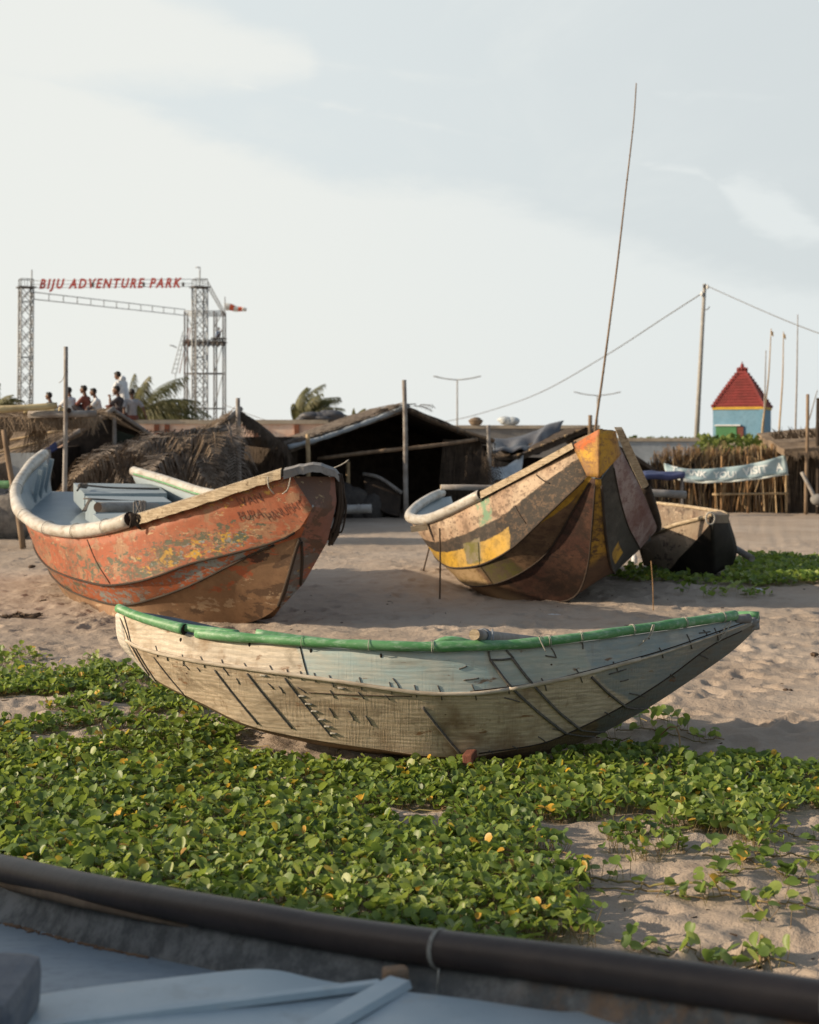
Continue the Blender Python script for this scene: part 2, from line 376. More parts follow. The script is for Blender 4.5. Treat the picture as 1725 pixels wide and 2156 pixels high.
    c = k.mix(k.m('MULTIPLY', k.step(k.noise(k.map(v, (1, 1, 2)), 7, 7, 0.75), 0.45, 0.66), 0.75), c, (0.24, 0.185, 0.125))
    M['pale_pipe'] = k.out(c, 0.42, k.noise(v, 14, 4), 0.25, 0.01, 0.45)
    k = NB('weathered_timber'); v = k.co('Object')
    gr = k.noise(k.map(v, (2, 2, 22), rot=(0, .35, 0)), 4, 7, .7); kn = k.noise(v, 11, 6, .7)
    c = k.mix(k.step(gr, .38, .62), (0.44, 0.365, 0.26), (0.26, 0.20, 0.13)); c = k.mix(k.m('MULTIPLY', k.step(kn, .56, .66), .8), c, (0.10, 0.065, 0.035))
    M['pale_timber'] = k.out(c, .85, k.m('ADD', gr, kn), .6, .012)
    M['pale_log'] = simple('pale_log', (0.42, 0.41, 0.40), (0.30, 0.29, 0.28), 5, 0.85, 0.5)
    M['grey_timber'] = simple('grey_bow_timber', (0.25, 0.25, 0.25), (0.17, 0.165, 0.165), 8, 0.85, 0.7)
    M['grey_pole'] = simple('silvery_pole', (0.30, 0.285, 0.27), (0.19, 0.165, 0.15), 5, 0.75, 0.4)
    M['brown_pole'] = simple('brown_pole', (0.235, 0.17, 0.115), (0.15, 0.105, 0.07), 6, 0.8, 0.5, (1, 1, 0.3))
    M['dark_wood'] = simple('dark_wood', (0.05, 0.036, 0.027), (0.028, 0.021, 0.017), 6, 0.85, 0.5)
    M['ink'] = simple('faded_black_lettering', (0.10, 0.048, 0.038), (0.27, 0.085, 0.045), 22, 0.7, 0.0, contrast=(0.42, 0.62))
    # ---- yellow boat : one material per strake
    WT, BK, YL, BR = (0.41, 0.315, 0.225), (0.030, 0.025, 0.021), (0.46, 0.275, 0.032), (0.13, 0.075, 0.045)
    def stain(k, ob, c, amt=0.5, col=(0.10, 0.06, 0.04)):
        amt = min(1.0, amt * 1.55); col = tuple(x * .75 for x in col)
        c = k.mix(k.m('MULTIPLY', k.step(k.noise(ob, 2.3, 7, 0.72), 0.42, 0.66), amt), c, col)
        c = k.mix(k.m('MULTIPLY', k.step(k.noise(k.map(ob, (1, 1, 2)), 7, 7, 0.75), 0.50, 0.60), amt * 0.9), c, col)
        return k.mix(k.m('MULTIPLY', k.step(k.noise(ob, 22, 6, 0.7), 0.53, 0.66), amt * 0.9), c, col)
    def ybase(name):
        k = NB(name); ob = k.co('Object'); uv = k.co('UV'); o = k.sep(uv)
        wob = k.m('MULTIPLY', k.m('SUBTRACT', k.noise(ob, 6, 5, 0.6), 0.5), 0.12)
        return k, ob, k.m('ADD', o[0], wob), k.m('ADD', o[1], wob)
    def yend(k, ob, c, rough=0.65): return k.out(c, rough, k.m('ADD', k.noise(ob, 9, 6, 0.7), k.m('MULTIPLY', k.noise(ob, 50, 4), 0.4)), 0.35, 0.012, 0.3)
    k, ob, u, vv = ybase('white_black_yellow_strake')
    wht = stain(k, ob, k.mix(k.step(k.noise(ob, 2, 5), 0.4, 0.6), WT, (0.36, 0.25, 0.17)), 0.5)
    mott = k.mix(k.step(k.noise(k.map(ob, (1, 1, 1.5)), 12, 9, 0.8), 0.48, 0.62), (0.017, 0.013, 0.010), (0.092, 0.056, 0.032))
    yel = stain(k, ob, k.mix(k.step(k.noise(ob, 3, 5), 0.4, 0.6), YL, (0.42, 0.27, 0.07)), 0.35, (0.20, 0.13, 0.03))
    bow = k.step(u, 1.70, 1.66)
    blk = k.mix(bow, stain(k, ob, k.mix(0.0, BK, BK), 0.4, (0.12, 0.085, 0.06)), mott)
    vthr = k.m('ADD', k.m('MULTIPLY', k.step(u, 0.4, 1.6), 0.08), 0.36)
    c = k.mix(k.step(k.m('SUBTRACT', vv, vthr), -0.012, 0.012), wht, blk)
    ymask = k.m('MULTIPLY', k.step(vv, 0.655, 0.68), k.step(u, 1.44, 1.46))
    c = k.mix(ymask, c, yel)
    gp = k.m('MULTIPLY', k.m('MULTIPLY', k.step(u, 2.02, 2.06), k.step(u, 2.44, 2.40)), k.m('MULTIPLY', k.step(vv, 0.57, 0.6), k.step(vv, 0.97, 0.93)))
    c = k.mix(gp, c, stain(k, ob, k.mix(0, (0.20, 0.165, 0.125), BK), 0.6, (0.16, 0.15, 0.03)))
    grn = k.m('MULTIPLY', k.m('MULTIPLY', k.step(u, 1.72, 1.76), k.step(u, 2.02, 1.98)), k.m('MULTIPLY', k.step(vv, 0.03, 0.06), k.step(vv, 0.47, 0.4)))
    c = k.mix(k.m('MULTIPLY', grn, k.step(k.noise(ob, 9, 7, .7), 0.42, 0.56)), c, (0.15, 0.25, 0.16))
    top = k.m('MULTIPLY', k.step(vv, 0.16, 0.02), k.step(k.noise(ob, 5, 5), 0.38, 0.55)); c = k.mix(k.m('MULTIPLY', top, bow), c, (0.075, 0.05, 0.035))
    M['y0'] = yend(k, ob, c)
    k, ob, u, vv = ybase('yellow_wedge_strake')
    tan = stain(k, ob, k.mix(k.step(k.noise(ob, 2.5, 5), 0.4, 0.6), (0.21, 0.13, 0.075), (0.14, 0.09, 0.052)), 0.55)
    yel = stain(k, ob, k.mix(0, YL, YL), 0.35, (0.22, 0.12, 0.03))
    th = k.m('MULTIPLY_ADD', k.step(u, 0.1, 1.25), -0.85, 1.70)
    c = k.mix(k.step(k.m('SUBTRACT', vv, th), 0.03, -0.03), tan, yel)
    c = k.mix(k.m('MULTIPLY', k.step(vv, 1.55, 1.8), k.step(u, 0.5, 0.2)), c, yel)
    c = k.mix(k.m('MULTIPLY', k.m('MULTIPLY', k.step(u, 1.55, 1.66), k.step(u, 2.22, 2.12)), 0.85), c, stain(k, ob, k.mix(0, (0.065, 0.055, 0.035), BK), 0.5, (0.13, 0.13, 0.03)))
    c = k.mix(k.m('MULTIPLY', k.step(u, 2.2, 2.32), 0.9), c, stain(k, ob, k.mix(0, (0.38, 0.27, 0.15), WT), 0.4, (0.26, 0.17, 0.05)))
    M['y1'] = yend(k, ob, c)
    k, ob, u, vv = ybase('maroon_strake')
    c = stain(k, ob, k.mix(k.step(k.noise(ob, 2.2, 6, 0.65), 0.4, 0.62), (0.060, 0.028, 0.021), (0.095, 0.048, 0.032)), 0.7, (0.04, 0.025, 0.02))
    c = k.mix(k.m('MULTIPLY', k.step(u, 1.9, 2.4), 0.8), c, (0.24, 0.15, 0.075))
    M['y2'] = yend(k, ob, c)
    k, ob, u, vv = ybase('stem_strake')
    c = stain(k, ob, k.mix(k.step(u, 0.95, 1.2), (0.40, 0.235, 0.035), (0.11, 0.068, 0.043)), 0.8)
    M['y3'] = yend(k, ob, c)
    k, ob, u, vv = ybase('charcoal_strake')
    c = stain(k, ob, k.mix(k.step(k.noise(ob, 3, 5), 0.4, 0.65), (0.040, 0.040, 0.035), (0.064, 0.060, 0.052)), 0.4, (0.03, 0.028, 0.024))
    ym = k.m('MULTIPLY', k.m('MULTIPLY', k.step(u, 1.22, 1.25), k.step(u, 1.62, 1.58)), k.m('MULTIPLY', k.step(vv, 4.14, 4.18), k.step(vv, 4.52, 4.48)))
    c = k.mix(ym, c, stain(k, ob, k.mix(0, YL, YL), 0.4)); M['y4'] = yend(k, ob, c)
    k, ob, u, vv = ybase('mauve_strake')
    c = k.mix(k.step(k.noise(ob, 2.4, 6, 0.65), 0.38, 0.62), (0.29, 0.235, 0.225), (0.19, 0.12, 0.115))
    c = stain(k, ob, c, 0.45, (0.17, 0.07, 0.06)); M['y5'] = yend(k, ob, c)
    k, ob, u, vv = ybase('orange_yellow_bow_cap')
    n = k.m('ADD', vv, k.m('MULTIPLY', k.noise(ob, 4, 6, 0.7), 0.7))
    c = k.mix(k.step(n, 0.50, 0.66), (0.50, 0.115, 0.020), (0.50, 0.285, 0.035))
    c = k.mix(k.m('MULTIPLY', k.step(u, .45, 1.0), .65), c, (0.26, 0.145, 0.085))
    c = stain(k, ob, c, 0.55, (0.24, 0.125, 0.065)); M['ycap'] = yend(k, ob, c)
    # ---- dark boat
    M['weathered_side'] = flaky('weathered_side', (0.24, 0.19, 0.135), (0.17, 0.135, 0.10), [((0.33, 0.26, 0.19), 5, 0.56, 0, 9, -1, 9), ((0.08, 0.06, 0.045), 4, 0.55, 0, 9, -1, 9)], rough=0.8)
    M['pitch'] = simple('pitch_black_bottom', (0.012, 0.010, 0.009), (0.022, 0.018, 0.015), 6, 0.75, 0.5)
    # ---- huts, thatch
    k = NB('dry_thatch'); v = k.co('Object'); t = k.attr('tint').outputs['Fac']
    c = k.ramp(k.noise(v, 2.5, 6, 0.7), [(0.25, (0.085, 0.065, 0.05)), (0.5, (0.19, 0.145, 0.105)), (0.75, (0.31, 0.245, 0.18))])
    c = k.mix(k.m('MULTIPLY', k.step(k.noise(v, 30, 3), 0.5, 0.8), 0.5), c, (0.04, 0.03, 0.025))
    M['thatch'] = k.out(c, 0.9, k.noise(v, 30, 5), 0.6, 0.03, 0.15)
    M['thatch_dark'] = simple('dark_and_shaded_thatch', (0.088, 0.069, 0.055), (0.050, 0.040, 0.032), 5, 0.95, 0.7, spec=0.1)  # dark thatch; the darkness also paints in shaded slopes and hut interiors
    M['thatch_grey'] = simple('silvered_thatch', (0.23, 0.195, 0.165), (0.10, 0.08, 0.064), 6, 0.9, 0.6)
    M['straw'] = simple('pale_straw', (0.44, 0.33, 0.20), (0.30, 0.215, 0.125), 6, 0.85, 0.4)
    M['brush'] = simple('brown_brush', (0.30, 0.185, 0.09), (0.15, 0.088, 0.045), 5, 0.9, 0.5)
    k = NB('bamboo'); v = k.co('Object')
    c = k.mix(k.step(k.noise(v, 4, 5), 0.4, 0.65), (0.50, 0.42, 0.24), (0.36, 0.28, 0.15))
    M['bamboo'] = k.out(c, 0.55, k.noise(v, 20, 3), 0.2, 0.004, 0.4)
    M['bamboo_end'] = simple('bamboo_hollow_end', (0.035, 0.02, 0.014), (0.02, 0.012, 0.01), 20)
    M['tarp_dark'] = simple('dark_tarpaulin', (0.060, 0.063, 0.075), (0.095, 0.098, 0.11), 2, 0.5, 0.4, spec=0.4, dist=0.03)
    M['tarp_white'] = simple('white_tarpaulin', (0.50, 0.54, 0.56), (0.38, 0.42, 0.45), 2, 0.5, 0.4, spec=0.4, dist=0.03)
    M['tarp_blue'] = simple('blue_tarpaulin', (0.035, 0.05, 0.13), (0.05, 0.06, 0.15), 3, 0.5, 0.4)
    M['net'] = simple('grey_fishing_net', (0.19, 0.175, 0.165), (0.30, 0.275, 0.25), 9, 0.95, 0.8, dist=0.03)
    M['whitewash'] = simple('grey_whitewash', (0.40, 0.43, 0.45), (0.30, 0.325, 0.345), 2, 0.9, 0.2)
    M['blanket'] = simple('dusty_canvas', (0.20, 0.155, 0.13), (0.26, 0.21, 0.18), 2, 0.95, 0.3)
    k = NB('pink_plaster_wall'); v = k.co('Object')
    c = k.mix(k.step(k.noise(v, 1.6, 6, 0.7), 0.40, 0.62), (0.72, 0.48, 0.36), (0.78, 0.62, 0.51))
    c = k.mix(k.step(k.noise(v, 3.5, 6, 0.7), 0.60, 0.70), c, (0.30, 0.12, 0.06))
    M['pinkwall'] = k.out(c, 0.9, k.noise(v, 6, 4), 0.2, 0.02)
    M['greywall'] = simple('grey_plaster', (0.215, 0.21, 0.205), (0.16, 0.155, 0.15), 1.5, 0.9, 0.2)
    M['bluewall'] = simple('blue_grey_wall', (0.34, 0.385, 0.43), (0.26, 0.295, 0.33), 1.2, 0.9, 0.2)
    M['coping'] = simple('pale_coping', (0.44, 0.385, 0.31), (0.34, 0.29, 0.23), 2, 0.9, 0.2)
    # ---- temple
    M['t_blue'] = simple('shrine_blue', (0.145, 0.285, 0.40), (0.175, 0.32, 0.44), 1.0, 0.8, 0.05)
    M['t_red'] = simple('shrine_red_roof', (0.29, 0.055, 0.055), (0.19, 0.042, 0.042), 1.2, 0.7, 0.2)
    M['t_yellow'] = simple('shrine_yellow_trim', (0.62, 0.40, 0.06), (0.5, 0.31, 0.05), 2, 0.7, 0.1)
    M['t_green'] = simple('shrine_green_door', (0.075, 0.22, 0.095), (0.06, 0.18, 0.08), 2, 0.7, 0.1)
    M['t_white'] = simple('white_paint', (0.74, 0.75, 0.75), (0.62, 0.64, 0.65), 3, 0.7, 0.1)
    M['t_door'] = simple('brown_door', (0.16, 0.055, 0.04), (0.10, 0.04, 0.03), 3, 0.7, 0.1)
    # ---- metal, lamps, cloth
    M['steel'] = simple('galvanised_steel', (0.36, 0.38, 0.39), (0.24, 0.25, 0.26), 3, 0.5, 0.1, spec=0.5)
    M['steel_dark'] = simple('dark_steel', (0.075, 0.075, 0.078), (0.12, 0.11, 0.105), 2, 0.6, 0.1)
    M['rusty'] = simple('rusty_tube', (0.30, 0.13, 0.085), (0.20, 0.10, 0.075), 3, 0.7, 0.1)
    M['concrete'] = simple('concrete_pole', (0.33, 0.32, 0.30), (0.26, 0.25, 0.235), 3, 0.85, 0.2)
    M['wire'] = simple('cable', (0.12, 0.12, 0.125), (0.16, 0.16, 0.165), 3, 0.6, 0.0)
    M['red_sign'] = simple('red_sign_letter', (0.52, 0.075, 0.055), (0.44, 0.06, 0.05), 2, 0.6, 0.0)
    M['sock_red'] = simple('windsock_orange', (0.70, 0.13, 0.05), (0.62, 0.11, 0.05), 2, 0.8, 0.1)
    M['sock_white'] = simple('windsock_white', (0.74, 0.73, 0.70), (0.65, 0.64, 0.61), 2, 0.8, 0.1)
    M['skin'] = simple('brown_skin', (0.145, 0.075, 0.048), (0.12, 0.062, 0.04), 12, 0.55, 0.05)
    M['hair'] = simple('black_hair', (0.012, 0.010, 0.010), (0.02, 0.016, 0.015), 40, 0.6, 0.5)
    M['c_white'] = simple('white_cotton', (0.66, 0.68, 0.70), (0.58, 0.60, 0.63), 9, 0.9, 0.3)
    M['c_grey'] = simple('grey_cotton', (0.25, 0.245, 0.26), (0.32, 0.31, 0.33), 12, 0.9, 0.3)
    M['c_dark'] = simple('dark_cotton', (0.05, 0.045, 0.055), (0.09, 0.08, 0.085), 9, 0.9, 0.3)
    M['c_blue'] = simple('blue_cotton', (0.13, 0.18, 0.27), (0.10, 0.14, 0.22), 9, 0.9, 0.3)
    M['c_maroon'] = simple('maroon_cotton', (0.19, 0.065, 0.05), (0.14, 0.05, 0.04), 9, 0.9, 0.3)
    k = NB('banner_cloth'); v = k.co('Object')
    c = k.mix(k.step(k.noise(v, 2.2, 5, 0.6), 0.40, 0.66), (0.33, 0.45, 0.49), (0.43, 0.54, 0.57))
    M['banner'] = k.out(c, 0.7, k.noise(v, 3, 4), 0.4, 0.03)
    M['banner_hem'] = simple('banner_pale_hem', (0.66, 0.69, 0.64), (0.58, 0.62, 0.58), 3, 0.7, 0.1)
    M['banner_ink'] = simple('banner_letter', (0.84, 0.87, 0.86), (0.70, 0.76, 0.76), 7, 0.7, 0.0)
    # ---- plants
    k = NB('palm_frond'); v = k.co('Object')
    c = k.ramp(k.noise(v, 2.2, 5, 0.6), [(0.3, (0.055, 0.066, 0.026)), (0.55, (0.12, 0.122, 0.046)), (0.75, (0.25, 0.20, 0.085))])
    M['palm'] = k.out(c, 0.55, None, spec=0.3, trans=(0.25, c))
    k = NB('dune_green'); v = k.co('Object')
    c = k.ramp(k.noise(v, 1.3, 5, 0.6), [(0.3, (0.055, 0.085, 0.022)), (0.55, (0.14, 0.185, 0.045)), (0.75, (0.25, 0.27, 0.09))])
    M['dune_green'] = k.out(c, 0.7, None, spec=0.2, trans=(0.3, c))
    M['dune'] = simple('scrubby_dune', (0.115, 0.105, 0.060), (0.20, 0.165, 0.115), 0.8, 0.95, 0.5)
    M['brick'] = simple('red_brick', (0.19, 0.07, 0.045), (0.14, 0.055, 0.04), 14, 0.9, 0.6)
    M['litter'] = simple('white_plastic', (0.62, 0.65, 0.68), (0.52, 0.56, 0.60), 8, 0.5, 0.1)
    M['debris'] = simple('dark_twigs', (0.055, 0.038, 0.027), (0.09, 0.06, 0.04), 12, 0.9, 0.5)
    # ---- foreground boat
    k = NB('dark_brown_rail'); v = k.co('Object')
    c = k.mix(k.step(k.noise(v, 3, 6, 0.65), 0.38, 0.64), (0.036, 0.028, 0.026), (0.058, 0.043, 0.037))
    c = k.mix(k.m('MULTIPLY', k.step(k.noise(v, 16, 6, 0.7), 0.5, 0.7), 0.5), c, (0.05, 0.038, 0.034))
    M['brown_rail'] = k.out(c, 0.46, k.noise(v, 25, 5, 0.7), 0.25, 0.008, 0.35)
    k = NB('stained_coaming'); v = k.co('Object')
    c = k.mix(k.step(k.noise(v, 9, 7, 0.75), 0.38, 0.64), (0.10, 0.105, 0.105), (0.225, 0.23, 0.225))
    xx = k.sep(v)[0]
    rust = k.m('MULTIPLY', k.step(k.noise(k.map(v, (2, 2, 0.7)), 7, 6, 0.7), 0.42, 0.62), k.step(xx, 0.0, 0.5))
    c = k.mix(k.m('MULTIPLY', rust, 0.85), c, (0.26, 0.155, 0.085))
    c = k.mix(k.m('MULTIPLY', k.step(k.noise(v, 12, 6, 0.75), 0.58, 0.7), 0.6), c, (0.06, 0.055, 0.05))
    M['coaming'] = k.out(c, 0.85, k.noise(v, 24, 5), 0.5, 0.01, 0.2)
    M['mud'] = simple('dried_mud', (0.16, 0.095, 0.06), (0.24, 0.15, 0.09), 14, 0.95, 0.8)
    M['rustcleat'] = simple('rusty_cleat', (0.30, 0.19, 0.115), (0.21, 0.16, 0.12), 18, 0.9, 0.5)
    M['deck_dark'] = simple('slate_block', (0.085, 0.098, 0.125), (0.15, 0.155, 0.17), 6, 0.6, 0.3, spec=0.4)
mats()
# =================================================================== surface helpers
EYE = Vector((0, 0, CH))
def hit(bv, px, py, off=0.0):
    d = (P(px, py, 10.0) - EYE).normalized()
    loc, nor, idx, dist = bv.ray_cast(EYE, d)
    if loc is None: return None
    if nor.dot(d) > 0: nor = -nor
    return loc + nor * off
def on_surface(bv, pts, off, n=None):
    pts = [Vector((a, b, 0)) for a, b in pts]
    n = n or max(4, int(plen(pts) / 14) + 2)
    fine = resample(pts, n); out = []
    for p in fine:
        h = hit(bv, p.x, p.y, off)
        if h is not None: out.append(h)
    return out
def surf_rope(mb, bv, pts, r, m=0, n=None, sides=5):
    path = on_surface(bv, pts, r * 0.5, n)
    if len(path) > 1: mb.tube(path, r, sides, m)
def shell(o, t, inner_slot):
    md = o.modifiers.new('planking', 'SOLIDIFY'); md.thickness = t; md.offset = -1; md.use_rim = True
    md.material_offset = inner_slot; md.material_offset_rim = inner_slot
    return o
def text_mesh(body, size, extrude=0.0, shear=0.0, spacing=1.0, bold=0.0):
    cu = bpy.data.curves.new('lettering', 'FONT'); cu.body = body; cu.size = size; cu.extrude = extrude
    cu.shear = shear; cu.space_character = spacing; cu.offset = bold; cu.resolution_u = 3
    o = bpy.data.objects.new('lettering', cu); COL.objects.link(o)
    bpy.context.view_layer.update()
    me = bpy.data.meshes.new_from_object(o.evaluated_get(bpy.context.evaluated_depsgraph_get()))
    vs = [v.co.copy() for v in me.vertices]; fs = [tuple(p.vertices) for p in me.polygons]
    bpy.data.objects.remove(o); bpy.data.curves.remove(cu); bpy.data.meshes.remove(me)
    return vs, fs
def surf_text(mb, bv, body, x0, y0, x1, y1, height, off=0.004, m=0, slant=0.0, bold=0.006):
    """letters laid on the planking: base line from (x0,y0) to (x1,y1), cut small so that they follow the curve"""
    vs, fs = text_mesh(body, 1.0, bold=bold)
    w = max(v.x for v in vs); hgt = max(v.y for v in vs)
    bm = bmesh.new(); bv_ = [bm.verts.new(v) for v in vs]
    for f in fs:
        try: bm.faces.new([bv_[i] for i in f])
        except ValueError: pass
    bmesh.ops.triangulate(bm, faces=bm.faces[:]); bmesh.ops.subdivide_edges(bm, edges=bm.edges[:], cuts=1)
    bm.verts.index_update(); d = Vector((x1 - x0, y1 - y0, 0)); nrm = Vector((d.y, -d.x, 0)).normalized()
    pos = []
    for v in bm.verts:
        q = Vector((x0, y0, 0)) + d * (v.co.x / w) + nrm * (v.co.y / hgt * height) + d.normalized() * (v.co.y / hgt * height * slant)
        pos.append(hit(bv, q.x, q.y, off))
    fs2 = [[v.index for v in f.verts] for f in bm.faces]; bm.free()
    if any(p is None for p in pos): fs2 = [f for f in fs2 if all(pos[i] is not None for i in f)]
    pos = [p if p is not None else Vector((0, 0, 0)) for p in pos]
    used = sorted({i for f in fs2 for i in f}); mp = {j: i for i, j in enumerate(used)}
    mb.add([pos[i] for i in used], [[mp[i] for i in f] for f in fs2], m)

# =================================================================== the stitched dinghy in the vines
def dinghy():
    root = thing('stitched_boat', 'small pale plank boat with a green rail and rope stitches, lying in the green vines', 'boat', P(900, 1600, 7.9))
    Sh = PP([(251, 1292, 8.2), (285, 1304, 8.1), (330, 1319, 8.0), (430, 1341, 7.83), (540, 1354, 7.7), (640, 1361, 7.6), (760, 1368, 7.52), (880, 1372, 7.48), (1000, 1371, 7.48), (1100, 1366, 7.52), (1230, 1351, 7.62), (1350, 1335, 7.78), (1450, 1321, 7.95), (1550, 1305, 8.15), (1596, 1303, 8.25)])
    C1 = PP([(266, 1350, 8.17), (300, 1367, 8.05), (400, 1391, 7.83), (500, 1406, 7.70), (600, 1420, 7.60), (700, 1434, 7.53), (780, 1446, 7.49), (880, 1460, 7.46), (960, 1463, 7.45), (1050, 1456, 7.47), (1200, 1428, 7.58), (1300, 1402, 7.70), (1400, 1374, 7.85), (1500, 1340, 8.01), (1580, 1312, 8.2), (1597, 1305, 8.25)])
    C2 = PP([(290, 1392, 8.2), (330, 1432, 8.12), (430, 1483, 7.95), (520, 1526, 7.82), (620, 1550, 7.74), (720, 1567, 7.68), (800, 1578, 7.65), (900, 1592, 7.62), (985, 1594, 7.62), (1040, 1586, 7.63), (1133, 1568, 7.66), (1211, 1538, 7.72), (1314, 1486, 7.82), (1409, 1426, 7.95), (1495, 1361, 8.07), (1564, 1327, 8.18), (1598, 1307, 8.25)])
    K = PP([(295, 1398, 8.27), (335, 1438, 8.22), (440, 1492, 8.08), (530, 1534, 8.0), (700, 1574, 7.95), (900, 1601, 7.88), (1021, 1604, 7.84), (1107, 1600, 7.84), (1194, 1573, 7.88), (1271, 1542, 7.95), (1366, 1490, 8.04), (1452, 1434, 8.13), (1538, 1374, 8.21), (1588, 1328, 8.27), (1599, 1309, 8.28)])
    FS = PP([(245, 1292, 8.32), (290, 1289, 8.55), (370, 1301, 8.68), (450, 1318, 8.75), (540, 1340, 8.75), (640, 1354, 8.7), (760, 1366, 8.65), (880, 1373, 8.6), (1000, 1374, 8.58), (1100, 1368, 8.58), (1230, 1352, 8.55), (1350, 1334, 8.5), (1450, 1320, 8.42), (1550, 1304, 8.33), (1598, 1304, 8.28)])
    n = len(FS)
    FC = [Vector((p.x, p.y - 0.02, p.z * (0.5 + 0.5 * abs(2 * i / (n - 1) - 1) ** 3))) for i, p in enumerate(FS)]
    FC[0] = P(290, 1388, 8.35); FC[-1] = K[-1] + Vector((0, .004, 0))
    h = MB(); h.loft([Sh, C1, C2, K, FC, FS], 72, 4, [0, 1, 2, 2, 1])
    h.orient((0, 8.1, 0.45)); bv = h.bvh()
    hull = h.build('hull', [M['top_strake'], M['mid_strake'], M['low_strake'], M['inner_grey'], M['inner_grey'], M['inner_grey']], root)
    shell(hull, 0.022, 3)
    # blunt stern post plank
    e = PP([(251, 1286, 8.2), (266, 1350, 8.17), (290, 1392, 8.2), (334, 1438, 8.21)])
    g = PP([(243, 1294, 8.33), (246, 1338, 8.33), (262, 1370, 8.33), (330, 1440, 8.26)])
    st = MB(); st.loft([e, g], 16, 3); st.orient((-1, 8.4, .45)); sto = st.build('stern_post', [M['stem_wood'], M['stem_wood']], root); shell(sto, 0.04, 1)
    # far-side boards seen inside
    b = MB()
    for fx in (0.16, 0.34, 0.52, 0.70, 0.86):
        i = int(fx * 71); a = resample(Sh, 72)[i]; c = resample(FS, 72)[i]; kk = resample(K, 72)[i]
        b.tube(resample([a + Vector((0, .05, -.06)), (a + kk) / 2 + Vector((0, .10, 0)), kk + Vector((0, .12, .05)), (c + kk) / 2 + Vector((0, -.1, .05)), c + Vector((0, -.05, -.05))], 14), 0.022, 6)
    b.split('rib', M['inner_grey'], root)
    # green split-bamboo rail along the near side, in two lengths with a hollow broken end
    gr = MB()
    r1 = [p + Vector((0, -.012, .012)) for p in PP([(250, 1284, 8.2), (285, 1299, 8.1), (330, 1313, 8.0), (390, 1329, 7.89)])]
    gr.tube(resample(r1, 22), lambda t: 0.026 + 0.006 * t, 10, 0, capm=1)
    r0 = [p + Vector((0, .008, .01)) for p in PP([(352, 1318, 7.97), (400, 1327, 7.87), (450, 1333, 7.80), (500, 1339, 7.74)])]
    gr.tube(resample(r0, 16), 0.023, 8, 0)
    r2 = [p + Vector((0, -.012, .006)) for p in PP([(415, 1335, 7.86), (470, 1341, 7.77), (540, 1346, 7.7), (640, 1353, 7.6), (760, 1359, 7.52), (880, 1363, 7.48), (1000, 1361, 7.48), (1100, 1357, 7.52), (1230, 1342, 7.62), (1350, 1325, 7.78), (1450, 1311, 7.95), (1548, 1297, 8.15)])]
    rr2 = resample(r2, 90)
    gr.tube(rr2, lambda t: 0.0265 + 0.0028 * math.sin(t * 31) * math.sin(t * 17) + .0012 * math.sin(t * 90), 12, 0, capm=1, sq=0.9)
    gr.split('green_rail', [M['green'], M['bamboo_end']], root)
    # far rail (only glimpses of it)
    fr = MB(); fr.tube(resample([p + Vector((0, 0, .022)) for p in FS[4:]], 60), 0.024, 8, 0)
    fr.tube(resample(PP([(905, 1356, 8.3), (945, 1345, 8.3), (1010, 1355, 8.3)]), 10), lambda t: 0.006 + 0.012 * math.sin(math.pi * t), 6, 0, sq=2.0)
    fr.split('green_rail', [M['green']], root)
    # battens along the upper seam
    bt = MB()
    for (i0, i1) in ((0, 9), (9, 12)):
        pa = [p + Vector((0, -.006, .004)) for p in resample(C1, 72)[int(i0 * 72 / 15.5):int(i1 * 72 / 15.5) + 1]]
        if len(pa) > 2: bt.tube(pa, lambda t: 0.0115, 8, 0, sq=0.6)
    pa = [p + Vector((0, -.006, .002)) for p in resample(C1, 72)[44:70]]
    bt.tube(pa, lambda t: 0.0095 * (1 - t * 0.6), 8, 0, sq=0.6)
    bt.split('batten', M['batten'], root)
    # dark seams between planks
    sm = MB()
    surf_rope(sm, bv, [(1008, 1586), (1133, 1567), (1211, 1537), (1314, 1485), (1409, 1425), (1495, 1361), (1562, 1328)], 0.004, 0, 40)
    surf_rope(sm, bv, [(632, 1362), (640, 1395), (648, 1424)], 0.0035, 0, 12)
    surf_rope(sm, bv, [(990, 1456), (1130, 1438), (1240, 1412), (1390, 1371), (1500, 1334), (1566, 1311)], 0.0035, 0, 40)
    surf_rope(sm, bv, [(650, 1458), (760, 1464), (868, 1466)], 0.003, 0, 16)
    sm.split('seam', M['dark_wood'], root)
    # rope stitches and rib lashings laid on the planking
    L = MB(); L2 = MB(); zz = lambda x, y: (208 + x * .4138, 1219 + y * .4138); z3 = lambda x, y: (892 + x * .431, 1219 + y * .431)
    for a in ((290, 340, 300, 395), (337, 375, 352, 415), (425, 385, 432, 440), (430, 430, 462, 462), (518, 395, 540, 450), (625, 410, 635, 460), (635, 455, 660, 490), (740, 428, 757, 470), (870, 440, 890, 490), (957, 460, 965, 505), (1025, 470, 1035, 515), (1095, 478, 1105, 525), (1172, 490, 1195, 550), (1325, 500, 1338, 565), (1478, 525, 1492, 585), (1605, 540, 1618, 600), (1010, 550, 1055, 580), (1175, 565, 1200, 605), (1318, 575, 1350, 610), (1455, 590, 1480, 615), (1270, 670, 1300, 720), (1170, 655, 1200, 705), (1355, 695, 1390, 745), (860, 530, 890, 560), (915, 545, 940, 580), (700, 505, 715, 535), (1495, 505, 1530, 555), (500, 450, 515, 470)):
        surf_rope(L, bv, [zz(a[0], a[1]), zz((a[0] + a[2]) / 2 + 3, (a[1] + a[3]) / 2), zz(a[2], a[3])], 0.0034, 0, 6)
